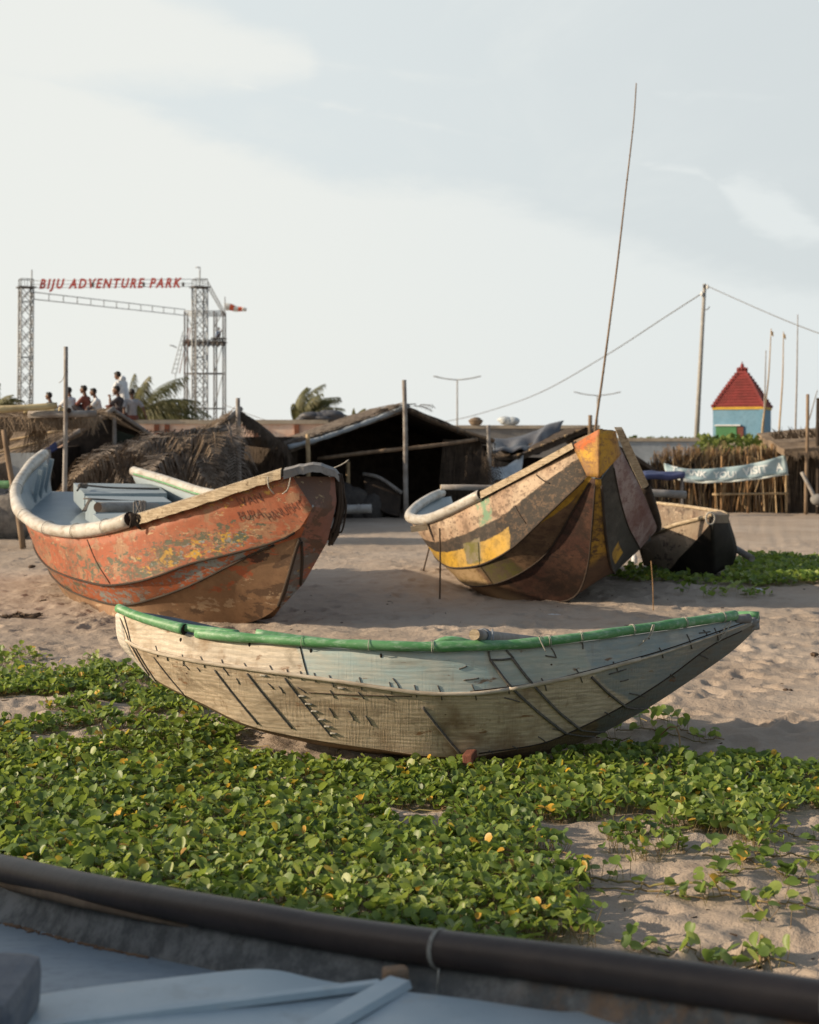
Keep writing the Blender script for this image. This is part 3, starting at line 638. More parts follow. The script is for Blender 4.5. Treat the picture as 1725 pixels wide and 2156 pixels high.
    for a in ((68, 520, 90, 590), (235, 515, 258, 590), (405, 515, 418, 560), (575, 485, 600, 545), (745, 440, 775, 505), (925, 405, 950, 455), (1150, 335, 1170, 385), (1285, 270, 1310, 340), (173, 440, 212, 425), (195, 495, 270, 485), (615, 325, 648, 385), (595, 375, 648, 385), (768, 300, 778, 342), (905, 465, 990, 440), (960, 500, 1000, 490), (1005, 558, 1085, 575), (1205, 465, 1225, 480), (1350, 370, 1390, 388), (1365, 250, 1385, 275), (560, 770, 600, 800), (435, 815, 460, 835), (320, 838, 340, 855), (885, 650, 915, 668), (735, 710, 765, 735), (630, 730, 690, 750), (395, 580, 470, 600), (1420, 240, 1440, 300), (1345, 265, 1400, 258)):
        surf_rope(L, bv, [z3(a[0], a[1]), z3((a[0] + a[2]) / 2 + 4, (a[1] + a[3]) / 2), z3(a[2], a[3])], 0.0038, 0, 6)
    for a, b_, r in (((590, 462), (812, 738), .0056), ((755, 480), (985, 760), .0056), ((945, 503), (1185, 800), .0056), ((280, 397), (445, 600), .004), ((178, 355), (282, 520), .0062), ((188, 350), (290, 515), .005)):
        surf_rope(L2, bv, [zz(*a), zz((a[0] + b_[0]) / 2 - 4, (a[1] + b_[1]) / 2), zz(*b_)], r, 0, 16)
    for pts in ([(105, 185), (140, 270), (160, 330), (178, 355)], [(130, 190), (150, 260), (170, 340), (190, 350)]):
        surf_rope(L2, bv, [zz(*p) for p in pts], .0042, 0, 12)
    for pts, r in (([(-5, 625), (90, 745), (190, 865)], .0105), ([(820, 478), (900, 555), (985, 622)], .011), ([(985, 625), (1040, 632), (1095, 628)], .009), ([(325, 395), (420, 520), (560, 650), (690, 752)], .011), ([(430, 385), (520, 500), (650, 640), (765, 735)], .011), ([(325, 395), (380, 395), (440, 388)], .008), ([(440, 388), (405, 350), (385, 325)], .008), ([(325, 395), (318, 360), (320, 330)], .008), ([(690, 752), (770, 765), (830, 768)], .007), ([(765, 738), (840, 746), (885, 745)], .007)):
        surf_rope(L2, bv, [z3(*p) for p in pts], r * .74, 0, 24)
    L.split('stitch', M['rope'], root); L2.split('lashing', M['rope'], root)
    # white staples beside one rib lashing
    w = MB()
    for x, y in ((1035, 595), (1068, 635), (1098, 672), (1135, 714), (1165, 750), (1195, 785), (1235, 555), (838, 490)):
        surf_rope(w, bv, [zz(x - 16, y - 2), zz(x + 18, y + 2)], .0055, 0, 4)
    for a, rr in (((620, 300, 626, 318), .030), ((765, 275, 772, 300), .030), ((1022, 245, 1028, 272), .030), ((1268, 210, 1272, 238), .029)):
        pass
    for px in (906, 1159, 1221, 1333, 1440, 1521, 640, 780):   # cord turns round the rail
        best = min(rr2, key=lambda p: abs(CX + p.x / p.y * F - px)); i = rr2.index(best); t = (rr2[min(i + 1, 89)] - rr2[max(i - 1, 0)]).normalized()
        a = Vector((0, 0, 1)); a = (a - t * a.dot(t)).normalized(); b2 = t.cross(a)
        for dx in ((0.0,) if px < 800 else (0, 0.008)):
            w.tube([best + t * dx + (a * math.cos(q) + b2 * math.sin(q)) * 0.0305 for q in [2 * math.pi * j / 14 for j in range(15)]], 0.0019, 4, 0, caps=False)
    for pts in ([(1145, 1345), (1135, 1338), (1140, 1352), (1150, 1372)], [(1375, 1315), (1366, 1340), (1345, 1360)], [(1378, 1315), (1372, 1335), (1355, 1350)], [(1535, 1310), (1525, 1325), (1515, 1350)], [(1540, 1306), (1530, 1330), (1512, 1352)]):
        w.tube(resample([P(x, y, 7.45 if x < 1200 else (7.75 if x < 1450 else 8.05)) for x, y in pts], 10), 0.0035, 4)
    w.split('cord', M['cord'], root)
    # bow: rail stubs and the ends of the stem timbers
    t = MB()
    for (a, b_, r) in (((1545, 1305, 8.16), (1578, 1302, 8.2), .028), ((1566, 1312, 8.24), (1592, 1308, 8.24), .026), ((1572, 1322, 8.26), (1597, 1318, 8.27), .022), ((1580, 1303, 8.32), (1599, 1306, 8.3), .024)):
        t.tube(resample(PP([a, b_]), 4), r, 7, 0)
    t.split('stem_head', M['grey_timber'], root)
    # thwart pole lashed over the rail
    p = MB(); a, b_ = P(999, 1336, 7.40), P(1130, 1349, 8.62)
    p.tube([a.lerp(b_, i / 8) for i in range(9)], lambda q: 0.029 - .003 * q, 12, 0, capm=1)
    po = p.build('thwart_pole', [M['grey_pole'], M['pale_timber']], root)
    q = MB(); d = (b_ - a).normalized(); ax = Vector((0, 0, 1)); ax = (ax - d * ax.dot(d)).normalized(); bx = d.cross(ax); c0 = a.lerp(b_, 0.12)
    for k in range(5):
        q.tube([c0 + d * (k * .009) + (ax * math.cos(2 * math.pi * j / 12) + bx * math.sin(2 * math.pi * j / 12)) * .034 for j in range(13)], .0045, 5, 0, caps=False)
    for dx in (-0.03, -0.012, .05):
        q.tube(resample([c0 + Vector((dx, 0, .03)), c0 + Vector((dx, -.07, 0)), c0 + Vector((dx, -.055, -.07)), c0 + Vector((dx - .005, -.03, -.11))], 10), .0045, 5)
    q.split('rope_binding', M['bluecord'], po)
    # drilled holes with iron edges
    hl = MB()
    for x, y in ((418, 310), (768, 335), (1080, 365), (1437, 390)):
        c = hit(bv, *zz(x, y), 0.001)
        if c: hl.ell(c, .007, .004, .012, nu=8, nv=6)
    hl.split('peg_hole', M['dark_wood'], root)
dinghy()
brk = MB(); brk.box(P(990, 1594, 7.52) + Vector((0, .0, -.01)), (.075, .13, .055), Matrix.Rotation(rad(84), 3, 'Y') @ Matrix.Rotation(rad(14), 3, 'X'), bev=.008)
tag(brk.build('brick', M['brick']), 'small broken red brick propped under the pale boat at the edge of the vines', 'brick')

# =================================================================== the big orange boat
def orange_boat():
    root = thing('fishing_boat', 'big fishing boat in peeling orange paint with a blue-grey deck, standing on the sand', 'boat', (-2.6, 15.6, 0))
    A0 = PP([(616, 1003, 12.75), (600, 1002, 12.78), (530, 1022, 12.88), (448, 1050, 13.05), (360, 1079, 13.3), (278, 1103, 13.65), (233, 1117, 13.9), (188, 1126, 14.2), (139, 1128, 14.6), (100, 1120, 15.0), (67, 1103, 15.5), (42, 1075, 16.3), (36, 1036, 17.3), (62, 992, 18.3), (92, 962, 19.0)])
    A1 = PP([(658, 1068, 12.72), (628, 1116, 12.82), (574, 1142, 12.92), (493, 1164, 13.05), (403, 1186, 13.25), (314, 1218, 13.5), (242, 1231, 13.85), (197, 1227, 14.2), (134, 1209, 14.9), (95, 1186, 15.7), (72, 1146, 16.7), (78, 1105, 17.8), (110, 1070, 19.0)])
    A2 = PP([(634, 1130, 12.84), (600, 1141, 12.93), (560, 1154, 12.99), (493, 1186, 13.12), (403, 1231, 13.38), (336, 1256, 13.62), (273, 1272, 13.92), (224, 1269, 14.32), (160, 1248, 15.1), (120, 1222, 16.0), (104, 1190, 17.2), (130, 1140, 19.0)])
    A3 = PP([(632, 1140, 12.87), (610, 1208, 13.02), (588, 1274, 13.22), (529, 1310, 13.55), (448, 1314, 13.65), (340, 1313, 13.75), (250, 1306, 14.0), (190, 1284, 14.9), (150, 1262, 15.8), (132, 1241, 17), (155, 1195, 19)])
    KS = [P(592, 1277, 13.28)] + W([(-1.35, 13.7, .03), (-1.7, 14.2, -.02), (-2.4, 15.2, -.02), (-3.2, 16.8, 0), (-3.95, 18.9, .12)])
    SB = [P(628, 1240, 13.28)] + W([(-1.35, 14.0, .28), (-1.75, 14.7, .2), (-2.1, 15.5, .18), (-2.8, 16.8, .22), (-3.6, 18.8, .35)])
    SA = [P(690, 1140, 13.08)] + W([(-1.05, 13.9, .78), (-1.45, 14.7, .68), (-1.8, 15.5, .6), (-2.5, 16.8, .65), (-3.4, 18.8, .8)])
    SF = PP([(704, 1003, 13.05), (660, 1016, 13.6), (600, 1035, 14.3), (520, 1052, 15.4), (430, 1041, 16.6), (350, 1015, 17.7), (282, 995, 18.8)])
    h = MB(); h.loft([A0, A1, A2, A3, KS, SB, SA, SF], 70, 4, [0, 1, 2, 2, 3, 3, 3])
    h.orient((-2.6, 15.5, .8)); bv = h.bvh()
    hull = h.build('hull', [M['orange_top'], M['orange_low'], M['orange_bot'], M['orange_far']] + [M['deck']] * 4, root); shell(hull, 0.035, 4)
    # blunt bow panel between the stem edge and the starboard edge
    Rr = PP([(616, 1003, 12.75), (658, 1068, 12.72), (634, 1130, 12.84), (610, 1208, 13.02), (589, 1275, 13.24)])
    Sr = PP([(705, 1004, 13.05), (709, 1058, 13.03), (690, 1140, 13.08), (640, 1228, 13.26), (593, 1278, 13.29)])
    b = MB()
    def lin(p, n):
        L = plen(p); out = []
        for i in range(n):
            s = L * i / (n - 1); j = 0
            while j < len(p) - 2 and s > (p[j + 1] - p[j]).length + 1e-9: s -= (p[j + 1] - p[j]).length; j += 1
            out.append(p[j].lerp(p[j + 1], min(1, s / (p[j + 1] - p[j]).length)))
        return out
    ra, sa = lin(Rr, 33), lin(Sr, 33); nn = 8
    vs = [ra[i].lerp(sa[i], j / nn) for i in range(33) for j in range(nn + 1)]
    fs = [(i * (nn + 1) + j, i * (nn + 1) + j + 1, (i + 1) * (nn + 1) + j + 1, (i + 1) * (nn + 1) + j) for i in range(32) for j in range(nn)]
    uv = [[(i / 32, j / nn), (i / 32, (j + 1) / nn), ((i + 1) / 32, (j + 1) / nn), ((i + 1) / 32, j / nn)] for i in range(32) for j in range(nn)]
    b.add(vs, fs, 0, False, uv); b.orient((-1.6, 14.5, .8)); bb = b.bvh()
    bo = b.build('bow_panel', [M['orange_bow'], M['dark_wood']], root); shell(bo, 0.04, 1)
    # stem rubbing strips and the seams
    st = MB()
    st.tube(resample([p + Vector((.0, -.012, 0)) for p in PP([(632, 1135, 12.84), (622, 1165, 12.92), (610, 1207, 13.02), (598, 1245, 13.12), (587, 1276, 13.22)])], 14), .017, 6)
    surf_rope(st, bb, [(634, 1140), (636, 1180), (632, 1238)], .014, 0, 14)
    surf_rope(st, bb, [(608, 1215), (600, 1245), (588, 1274)], .014, 0, 10)
    for Lx in (A1, A2):
        st.tube([p + Vector((-.004, -.012, -.004)) for p in resample(Lx, 80)[3:66]], .0115, 6)
    surf_rope(st, bv, [(184, 1136), (205, 1185), (232, 1228)], .006, 0, 12)
    st.split('seam_strip', M['dark_wood'], root)
    # lettering
    tx = MB()
    surf_text(tx, bv, 'IVAN', 505, 1068, 556, 1055, 20, slant=-.25, bold=-.004); surf_text(tx, bv, 'PURA', 506, 1097, 557, 1089, 20, slant=-.25, bold=-.004)
    surf_text(tx, bv, 'HANUMAN', 569, 1099, 641, 1069, 21, slant=-.25, bold=-.004)
    tx.split('lettering', M['ink'], root)
    # gunwale: pale wrapped pole aft, squared timber forward, grey cap over the bow
    g = MB()
    gp = PP([(93, 956, 19.0), (62, 984, 18.3), (34, 1030, 17.3), (40, 1070, 16.3), (66, 1096, 15.5), (100, 1112, 15.0), (139, 1119, 14.6), (188, 1116, 14.2), (235, 1107, 13.87), (275, 1093, 13.62)])
    g.tube(resample(gp, 70), lambda t: 0.070 + .008 * math.sin(t * 23) * math.sin(t * 9 + 1), 14, 0, capm=1)
    rail = g.build('wrapped_rail', [M['pale_pipe'], M['bamboo_end']], root)
    c = MB(); gr = resample(gp, 70)
    for i in (20, 38, 49, 57, 64):
        t = (gr[i + 1] - gr[i - 1]).normalized(); ax = Vector((0, 0, 1)); ax = (ax - t * ax.dot(t)).normalized(); bx = t.cross(ax)
        c.tube([gr[i] + (ax * math.cos(2 * math.pi * j / 14) + bx * math.sin(2 * math.pi * j / 14)) * .081 for j in range(15)], .004, 4, 0, caps=False)
    c.split('binding', M['cord'], rail)
    tb = MB()
    top = PP([(279, 1086, 13.62), (360, 1062, 13.3), (448, 1034, 13.05), (530, 1008, 12.88), (592, 988, 12.80)])
    bot = PP([(279, 1108, 13.60), (360, 1083, 13.28), (448, 1055, 13.03), (530, 1028, 12.86), (592, 1008, 12.78)])
    tr, br = resample(top, 24), resample(bot, 24); vs, fs = [], []
    for i in range(24):
        j = R.uniform(-.006, .006)
        t_ = Vector((0.0, 0.10, 0.012))
        vs += [br[i] + Vector((0, -.045 + j, j)), tr[i] + Vector((0, -.045 + j, j)), tr[i] + t_, br[i] + t_]
    for i in range(23):
        for k in range(4): fs.append((i * 4 + k, i * 4 + (k + 1) % 4, (i + 1) * 4 + (k + 1) % 4, (i + 1) * 4 + k))
    fs += [(3, 2, 1, 0), (92, 93, 94, 95)]
    tb.add(vs, fs); tb.orient((-2, 13.4, 1.2)); tb.build('gunwale_timber', M['pale_timber'], root)
    cp = MB()
    ct = resample(PP([(598, 989, 12.74), (640, 981, 12.76), (672, 979, 12.85), (704, 990, 13.0), (716, 1003, 13.12)]), 16); vs, fs = [], []
    for i, p in enumerate(ct):
        j = R.uniform(-.012, .012); hh = .075 - .02 * (i / 15)
        vs += [p + Vector((0, -.05, -hh + j)), p + Vector((0, -.05 + j, j * .6)), p + Vector((-.01, .22, .02 + j * .5)), p + Vector((-.01, .22, -hh))]
    for i in range(15):
        for k in range(4): fs.append((i * 4 + k, i * 4 + (k + 1) % 4, (i + 1) * 4 + (k + 1) % 4, (i + 1) * 4 + k))
    fs += [(3, 2, 1, 0), (60, 61, 62, 63)]
    cp.add(vs, fs); cp.orient((-.9, 12.9, 1.38)); cp.build('bow_cap', M['grey_timber'], root)
    # fender of old net rope hung down the starboard bow corner
    fd = MB()
    for k in range(26):
        o = Vector((R.uniform(-.02, .05), R.uniform(-.03, .09), 0))
        fd.tube(resample([p + o for p in PP([(708, 998, 13.08), (713, 1030 + R.uniform(-9, 9), 13.1), (715 + R.uniform(-3, 3), 1070, 13.1), (704 + R.uniform(-5, 5), 1120, 13.14), (693 + R.uniform(-3, 4), 1135 + R.uniform(-25, 14), 13.18)])], 16), R.uniform(.008, .016), 5)
    for k in range(14):
        a = P(R.uniform(705, 716), R.uniform(1010, 1100), 13.1)
        fd.tube(resample([a, a + Vector((R.uniform(.0, .06), 0, R.uniform(-.05, .04))), a + Vector((R.uniform(-.02, .05), 0, R.uniform(-.16, -.06)))], 8), .003, 4)
    fd.build('net_fender', M['dark_wood'], root)
    # far gunwale
    fg = MB(); fp = resample([p + Vector((0, 0, .02)) for p in SF], 40)
    fg.tube(fp[8:], .062, 12, 0, capm=1); fgo = fg.build('wrapped_rail', [M['pale_pipe'], M['green']], root)
    fs_ = MB(); fs_.tube([p + Vector((-.045, -.045, -.02)) for p in fp[8:39]], .012, 5); fs_.build('green_stripe', M['green'], fgo)
    # deck
    dn = [p + Vector((.06, .05, -.05)) for p in resample(A0, 40)]; df = [p + Vector((-.05, -.06, -.27)) for p in resample(SF, 40)]
    ds = resample([Vector((p.x, p.y, p.z - (.05 + .36 * max(0, (i - 24) / 15)))) for i, p in enumerate(dn)], 40)
    d = MB(); d.loft([ds, df], 40, 8); d.build('deck', M['deck'], root)
    # hatches and benches on the deck
    def slab(mb, tl, tr, br, bl, dz): mb.hexa([x + Vector((0, 0, -dz)) for x in (tl, tr, br, bl)], [tl, tr, br, bl])
    x = MB(); slab(x, P(155, 1017, 17.6), P(330, 1019, 18.2), P(352, 1038, 17.0), P(178, 1039, 16.4), .22); x.build('hatch', M['deck'], root)
    x = MB(); slab(x, P(180, 1044, 15.75), P(345, 1046, 16.3), P(362, 1057, 15.7), P(202, 1057, 15.1), .26); x.build('bench', M['deck'], root)
    x = MB(); slab(x, P(196, 1082, 14.6), P(330, 1078, 15.0), P(340, 1090, 14.6), P(212, 1096, 14.2), .12); x.build('bench', M['deck'], root)
    for xx in (0, 1, 2):
        bb_ = MB(); a = P(58 + xx * 12, 1010 - xx * 12, 18.0 + xx * .35); bb_.box(a + Vector((.12, 0, -.12)), (.05, .06, .5), Matrix.Rotation(rad(12), 3, 'Y')); bb_.build('bulwark_rib', M['deck'], root)
    # tarred lashings on the hatches
    l = MB()
    l.tube(resample(PP([(163, 1033, 16.5), (168, 1026, 16.6), (178, 1022, 16.9), (240, 1027, 17.0), (335, 1029, 17.4)]), 18), .012, 6)
    l.tube(resample(PP([(177, 1050, 15.5), (188, 1050, 15.3), (260, 1054, 15.5), (350, 1056, 15.9)]), 14), .009, 6)
    for k in range(10): l.tube(resample(PP([(170 + R.uniform(-5, 9), 1024 + R.uniform(-3, 3), 16.6), (174 + R.uniform(-6, 9), 1020 + R.uniform(-2, 3), 16.7), (180 + R.uniform(-5, 5), 1024 + R.uniform(-3, 3), 16.6)]), 6), .014, 5)
    for k in range(6): l.tube(resample(PP([(188 + k, 1050, 15.05), (182 + k * .8, 1062, 15.0), (174 + k * 1.5, 1076, 14.8)]), 7), .008, 4)
    l.split('lashing', M['rope'], root)
    cc = MB()
    for pts in ([(564, 1004, 12.70), (566, 1025, 12.72), (578, 1040, 12.74)], [(612, 1006, 12.68), (606, 1030, 12.70), (595, 1040, 12.72)], [(704, 985, 13.0), (720, 978, 13.0), (735, 968, 13.0)]):
        cc.tube(resample(PP(pts), 8), .0055, 4)
    cc.split('cord', M['cord'], root)
    tw = MB()
    for k in range(9): tw.tube(resample([P(R.uniform(272, 300), 1084 + R.uniform(-3, 4), 13.5), P(R.uniform(274, 300), 1094, 13.49), P(R.uniform(272, 298), 1108 + R.uniform(-4, 6), 13.5)], 6), .011, 5)
    tw.build('binding', M['dark_wood'], root)
orange_boat()
pl = MB(); a, b_ = P(206, 1068, 14.0), P(330, 1069, 14.9)
pl.tube([a.lerp(b_, i / 8) for i in range(9)], .05, 14, 0, caps=True, capm=1)
po = pl.build('wooden_pole', [M['grey_pole'], M['bamboo_end']])
tag(po, 'short grey hollow pole lashed across the orange boat above its blue-grey deck', 'pole')
lb = MB()
for k in range(12):
    xx = R.uniform(283, 306); lb.tube(resample(PP([(xx, 1055, 14.3), (xx + R.uniform(-6, 6), 1058, 14.2), (xx + R.uniform(-8, 8), 1084, 13.9)]), 6), .009, 4)
o = lb.build('binding', M['rope'], po); 

# =================================================================== the yellow and black boat
def yellow_boat():
    root = thing('fishing_boat', 'tall-bowed fishing boat with weathered yellow, white and black plank stripes', 'boat', (1.6, 16.8, 0))
    L0 = PP([(1236, 921, 14.38), (1205, 941, 14.6), (1110, 993, 15.1), (1010, 1048, 15.7), (945, 1084, 16.2), (895, 1103, 16.7), (864, 1098, 17.3), (874, 1078, 18.0), (907, 1055, 19.2), (945, 1046, 20.0)])
    L1 = PP([(1240, 1001, 14.42), (1160, 1077, 14.75), (1084, 1149, 15.15), (1035, 1180, 15.5), (990, 1194, 15.9), (940, 1192, 16.6), (912, 1160, 17.6), (935, 1125, 19.3), (965, 1110, 20.0)])
    L2 = PP([(1246, 1006, 14.42), (1205, 1077, 14.75), (1156, 1158, 15.1), (1102, 1203, 15.35), (1039, 1230, 15.7), (985, 1232, 16.3), (958, 1205, 17.4), (990, 1180, 19.3), (1005, 1165, 20.0)])
    L3 = PP([(1254, 1008, 14.4), (1246, 1113, 14.68), (1236, 1200, 15.0), (1210, 1256, 15.35), (1150, 1270, 15.5), (1057, 1264, 15.75), (1003, 1243, 16.8), (1005, 1212, 18.6), (1050, 1195, 20.0)])
    L4 = PP([(1266, 1009, 14.4), (1274, 1113, 14.70), (1284, 1185, 15.12), (1293, 1206, 15.7), (1285, 1202, 17), (1220, 1190, 19.3), (1190, 1180, 20.0)])
    L5 = PP([(1291, 975, 14.42), (1306, 1050, 14.8), (1324, 1110, 15.3), (1345, 1150, 15.9), (1340, 1155, 17), (1280, 1140, 19.3), (1250, 1130, 20.0)])
    L6 = PP([(1299, 930, 14.42), (1325, 980, 14.8), (1355, 1040, 15.3), (1374, 1085, 15.8), (1384, 1113, 16.4), (1374, 1118, 17.3), (1340, 1105, 18.4), (1280, 1085, 19.5), (1260, 1075, 20.0)])
    h = MB(); h.loft([L0, L1, L2, L3, L4, L5, L6], 70, 4, [0, 1, 2, 3, 4, 5]); h.orient((1.6, 17, 1.0)); bv = h.bvh()
    hull = h.build('hull', [M['y%d' % i] for i in range(6)] + [M['deck']] * 6, root); shell(hull, .035, 6)
    st = MB()
    for Lx, rr in ((L1, .011), (L2, .008), (L3, .010), (L4, .016), (L5, .005)):
        q = resample(Lx, 80); st.tube([p + Vector((0, -.012, 0)) for p in q[1:50]], rr, 6)
    st.split('seam_strip', M['dark_wood'], root)
    # orange and yellow bow cap
    def grid(a, b, c, d, n=8, bulge=0.0):
        g = []
        for i in range(n + 1):
            for j in range(n + 1):
                u, v = i / n, j / n
                g.append((a * (1 - u) * (1 - v) + b * u * (1 - v) + c * u * v + d * (1 - u) * v) + Vector((0, -bulge * math.sin(math.pi * u) * math.sin(math.pi * v), 0)))
        fs = [(i * (n + 1) + j, (i + 1) * (n + 1) + j, (i + 1) * (n + 1) + j + 1, i * (n + 1) + j + 1) for i in range(n) for j in range(n)]
        uv = [[(i / n, j / n), ((i + 1) / n, j / n), ((i + 1) / n, (j + 1) / n), (i / n, (j + 1) / n)] for i in range(n) for j in range(n)]
        return g, fs, uv
    cap = MB()
    tl, tm, tr_ = P(1205, 938, 14.54), P(1262, 903, 14.22), P(1297, 908, 14.36)
    bl, bm_, br = P(1236, 1002, 14.36), P(1262, 1007, 14.28), P(1308, 957, 14.50)
    g, fs, uv = grid(tl, tm, bm_, bl); cap.add(g, fs, 0, True, uv)
    g, fs, uv = grid(tm, tr_, br, bm_, bulge=.0); uv = [[(a, b + .25) for a, b in q] for q in uv]; cap.add(g, fs, 0, True, uv)
    cap.orient((1.9, 15.2, 1.4)); co = cap.build('bow_cap', [M['ycap'], M['dark_wood']], root); shell(co, .05, 1)
    tp = MB(); tp.hexa([tm + Vector((0, .02, -.05)), tr_ + Vector((-.02, .02, -.05)), tr_ + Vector((-.03, .4, -.12)), tl + Vector((.06, .4, .0))],
                       [tm + Vector((0, .02, -.01)), tr_ + Vector((-.02, .02, -.02)), tr_ + Vector((-.03, .4, -.07)), tl + Vector((.06, .4, .05))]); tp.build('bow_deck', M['brown_pole'], root)
    # gunwales
    def timber(name, top, bot, th, mat, n=20):
        t_, b_ = resample(PP(top), n), resample(PP(bot), n); vs, fs = [], []
        for i in range(n):
            j = R.uniform(-.004, .004); vs += [b_[i] + Vector((0, -.03 + j, 0)), t_[i] + Vector((0, -.03 + j, 0)), t_[i] + th, b_[i] + th]
        for i in range(n - 1):
            for k in range(4): fs.append((i * 4 + k, i * 4 + (k + 1) % 4, (i + 1) * 4 + (k + 1) % 4, (i + 1) * 4 + k))
        fs += [(3, 2, 1, 0), tuple(4 * (n - 1) + k for k in range(4))]
        m = MB(); m.add(vs, fs); m.orient(t_[n // 2].lerp(b_[n // 2], .5) + th * .5); return m.build(name, mat, root)
    timber('gunwale_timber', [(1010, 1035, 15.68), (1110, 983, 15.08), (1203, 932, 14.55)], [(1011, 1050, 15.66), (1112, 997, 15.06), (1207, 944, 14.53)], Vector((.06, .09, .02)), M['pale_timber'])
    timber('gunwale_timber', [(1312, 905, 14.45), (1340, 965, 14.9), (1366, 1022, 15.35)], [(1296, 905, 14.35), (1322, 968, 14.8), (1352, 1030, 15.28)], Vector((.0, .09, .03)), M['pale_timber'])
    g = MB(); g.tube(resample(PP([(1014, 1041, 15.66), (945, 1076, 16.2), (895, 1094, 16.7), (863, 1089, 17.3), (874, 1070, 18.0), (905, 1049, 19.0), (930, 1038, 19.6)]), 46), .062, 12, 0, capm=1); g.build('wrapped_rail', [M['pale_pipe'], M['bamboo_end']], root)
    g = MB(); g.tube(resample(PP([(1358, 1022, 15.32), (1372, 1062, 15.7), (1383, 1104, 16.4), (1374, 1112, 17.3), (1340, 1098, 18.4), (1280, 1078, 19.5)]), 40), .058, 12, 0, capm=1); g.build('wrapped_rail', [M['dark_wood'], M['bamboo_end']], root)
    blk = MB(); blk.box(P(883, 1112, 16.62), (.20, .05, .07), Matrix.Rotation(rad(-8), 3, 'Y')); blk.build('rail_block', M['pale_timber'], root)
    dl = [p + Vector((.07, .02, -.12)) for p in resample(L0, 40)]; dr = [p + Vector((-.07, .02, -.12)) for p in resample(L6, 40)]
    d = MB(); d.loft([dl[3:], dr[3:]], 36, 8); d.build('deck', M['deck'], root)
    dr_ = MB()
    for pts, r in (([(1085, 1065), (1096, 1085), (1108, 1102)], .006), ([(1130, 1000), (1145, 1012), (1158, 1018)], .007)):
        surf_rope(dr_, bv, pts, r, 0, 8)
    dr_.split('cord', M['dark_wood'], root)
yellow_boat()
pl = MB(); a, b_ = P(928, 1026, 17.5), P(1444, 1041, 17.9)
pl.tube([a.lerp(b_, i / 10) + Vector((0, 0, .01 * math.sin(i))) for i in range(11)], lambda t: .034 + .016 * t, 10, 0, capm=1)
tag(pl.build('wooden_pole', [M['grey_pole'], M['pale_timber']]), 'long weathered pole lying across the yellow and black boat', 'pole')

# =================================================================== small dark boat behind it
def dark_boat():
    root = thing('rowing_boat', 'small rowing boat with a pitch black bow and grey-brown sides behind the striped boat', 'boat', P(1440, 1205, 18.6))
    N0 = PP([(1501, 1088, 17.75), (1470, 1096, 18.0), (1420, 1109, 18.35), (1384, 1122, 18.7), (1340, 1135, 19.1)])
    N1 = PP([(1498, 1100, 17.72), (1462, 1142, 18.0), (1430, 1175, 18.25), (1405, 1200, 18.45), (1355, 1190, 19.0)])
    N2 = PP([(1500, 1212, 18.2), (1470, 1214, 18.3), (1440, 1214, 18.4), (1416, 1212, 18.6), (1370, 1195, 19.2)])
    N3 = PP([(1545, 1186, 18.55), (1500, 1190, 19), (1450, 1185, 19.6), (1400, 1175, 20.2), (1370, 1165, 20.6)])
    N4 = PP([(1533, 1088, 18.3), (1518, 1081, 18.5), (1450, 1070, 19.6), (1400, 1064, 20.4), (1372, 1061, 20.8)])
    h = MB(); h.loft([N0, N1, N2, N3, N4], 40, 4, [0, 1, 1, 1]); h.orient((3.2, 19, .7))
    shell(h.build('hull', [M['weathered_side'], M['pitch'], M['weathered_side'], M['weathered_side']], root), .03, 2)
    b = MB(); b.loft([PP([(1501, 1088, 17.75), (1498, 1100, 17.72), (1500, 1212, 18.2)]), PP([(1534, 1089, 18.3), (1552, 1152, 18.4), (1545, 1188, 18.56)])], 20, 6); b.orient((3.3, 19.5, .6))
    shell(b.build('bow_panel', [M['pitch'], M['pitch']], root), .04, 1)
    cap = MB(); cap.hexa([x + Vector((0, 0, -.08)) for x in PP([(1498, 1088, 17.7), (1535, 1088, 18.25), (1522, 1078, 18.6), (1500, 1080, 18.3)])], PP([(1498, 1084, 17.7), (1535, 1084, 18.25), (1522, 1075, 18.6), (1500, 1077, 18.3)])); cap.build('bow_cap', M['weathered_side'], root)
    g = MB(); g.tube(resample([p + Vector((0, -.01, .02)) for p in N0], 20), .028, 8); g.build('gunwale', M['pale_timber'], root)
    g = MB(); g.tube(resample([p + Vector((0, 0, .02)) for p in N4], 20), .025, 8); g.build('gunwale', M['pale_timber'], root)
    g = MB()
    c = P(1496, 1088, 17.65); g.tube([c + Vector((math.cos(q) * .055, 0, math.sin(q) * .075 - .02)) for q in [2 * math.pi * j / 14 for j in range(15)]], .012, 5, caps=False); g.build('rope_grommet', M['cord'], root)
dark_boat()
pl = MB(); pl.tube([P(1520, 1135, 19.3), P(1550, 1156, 18.9), P(1584, 1176, 18.5)], .045, 9); tag(pl.build('steering_oar', M['grey_pole']), 'grey oar shaft poking out past the black bow of the small rowing boat', 'oar')

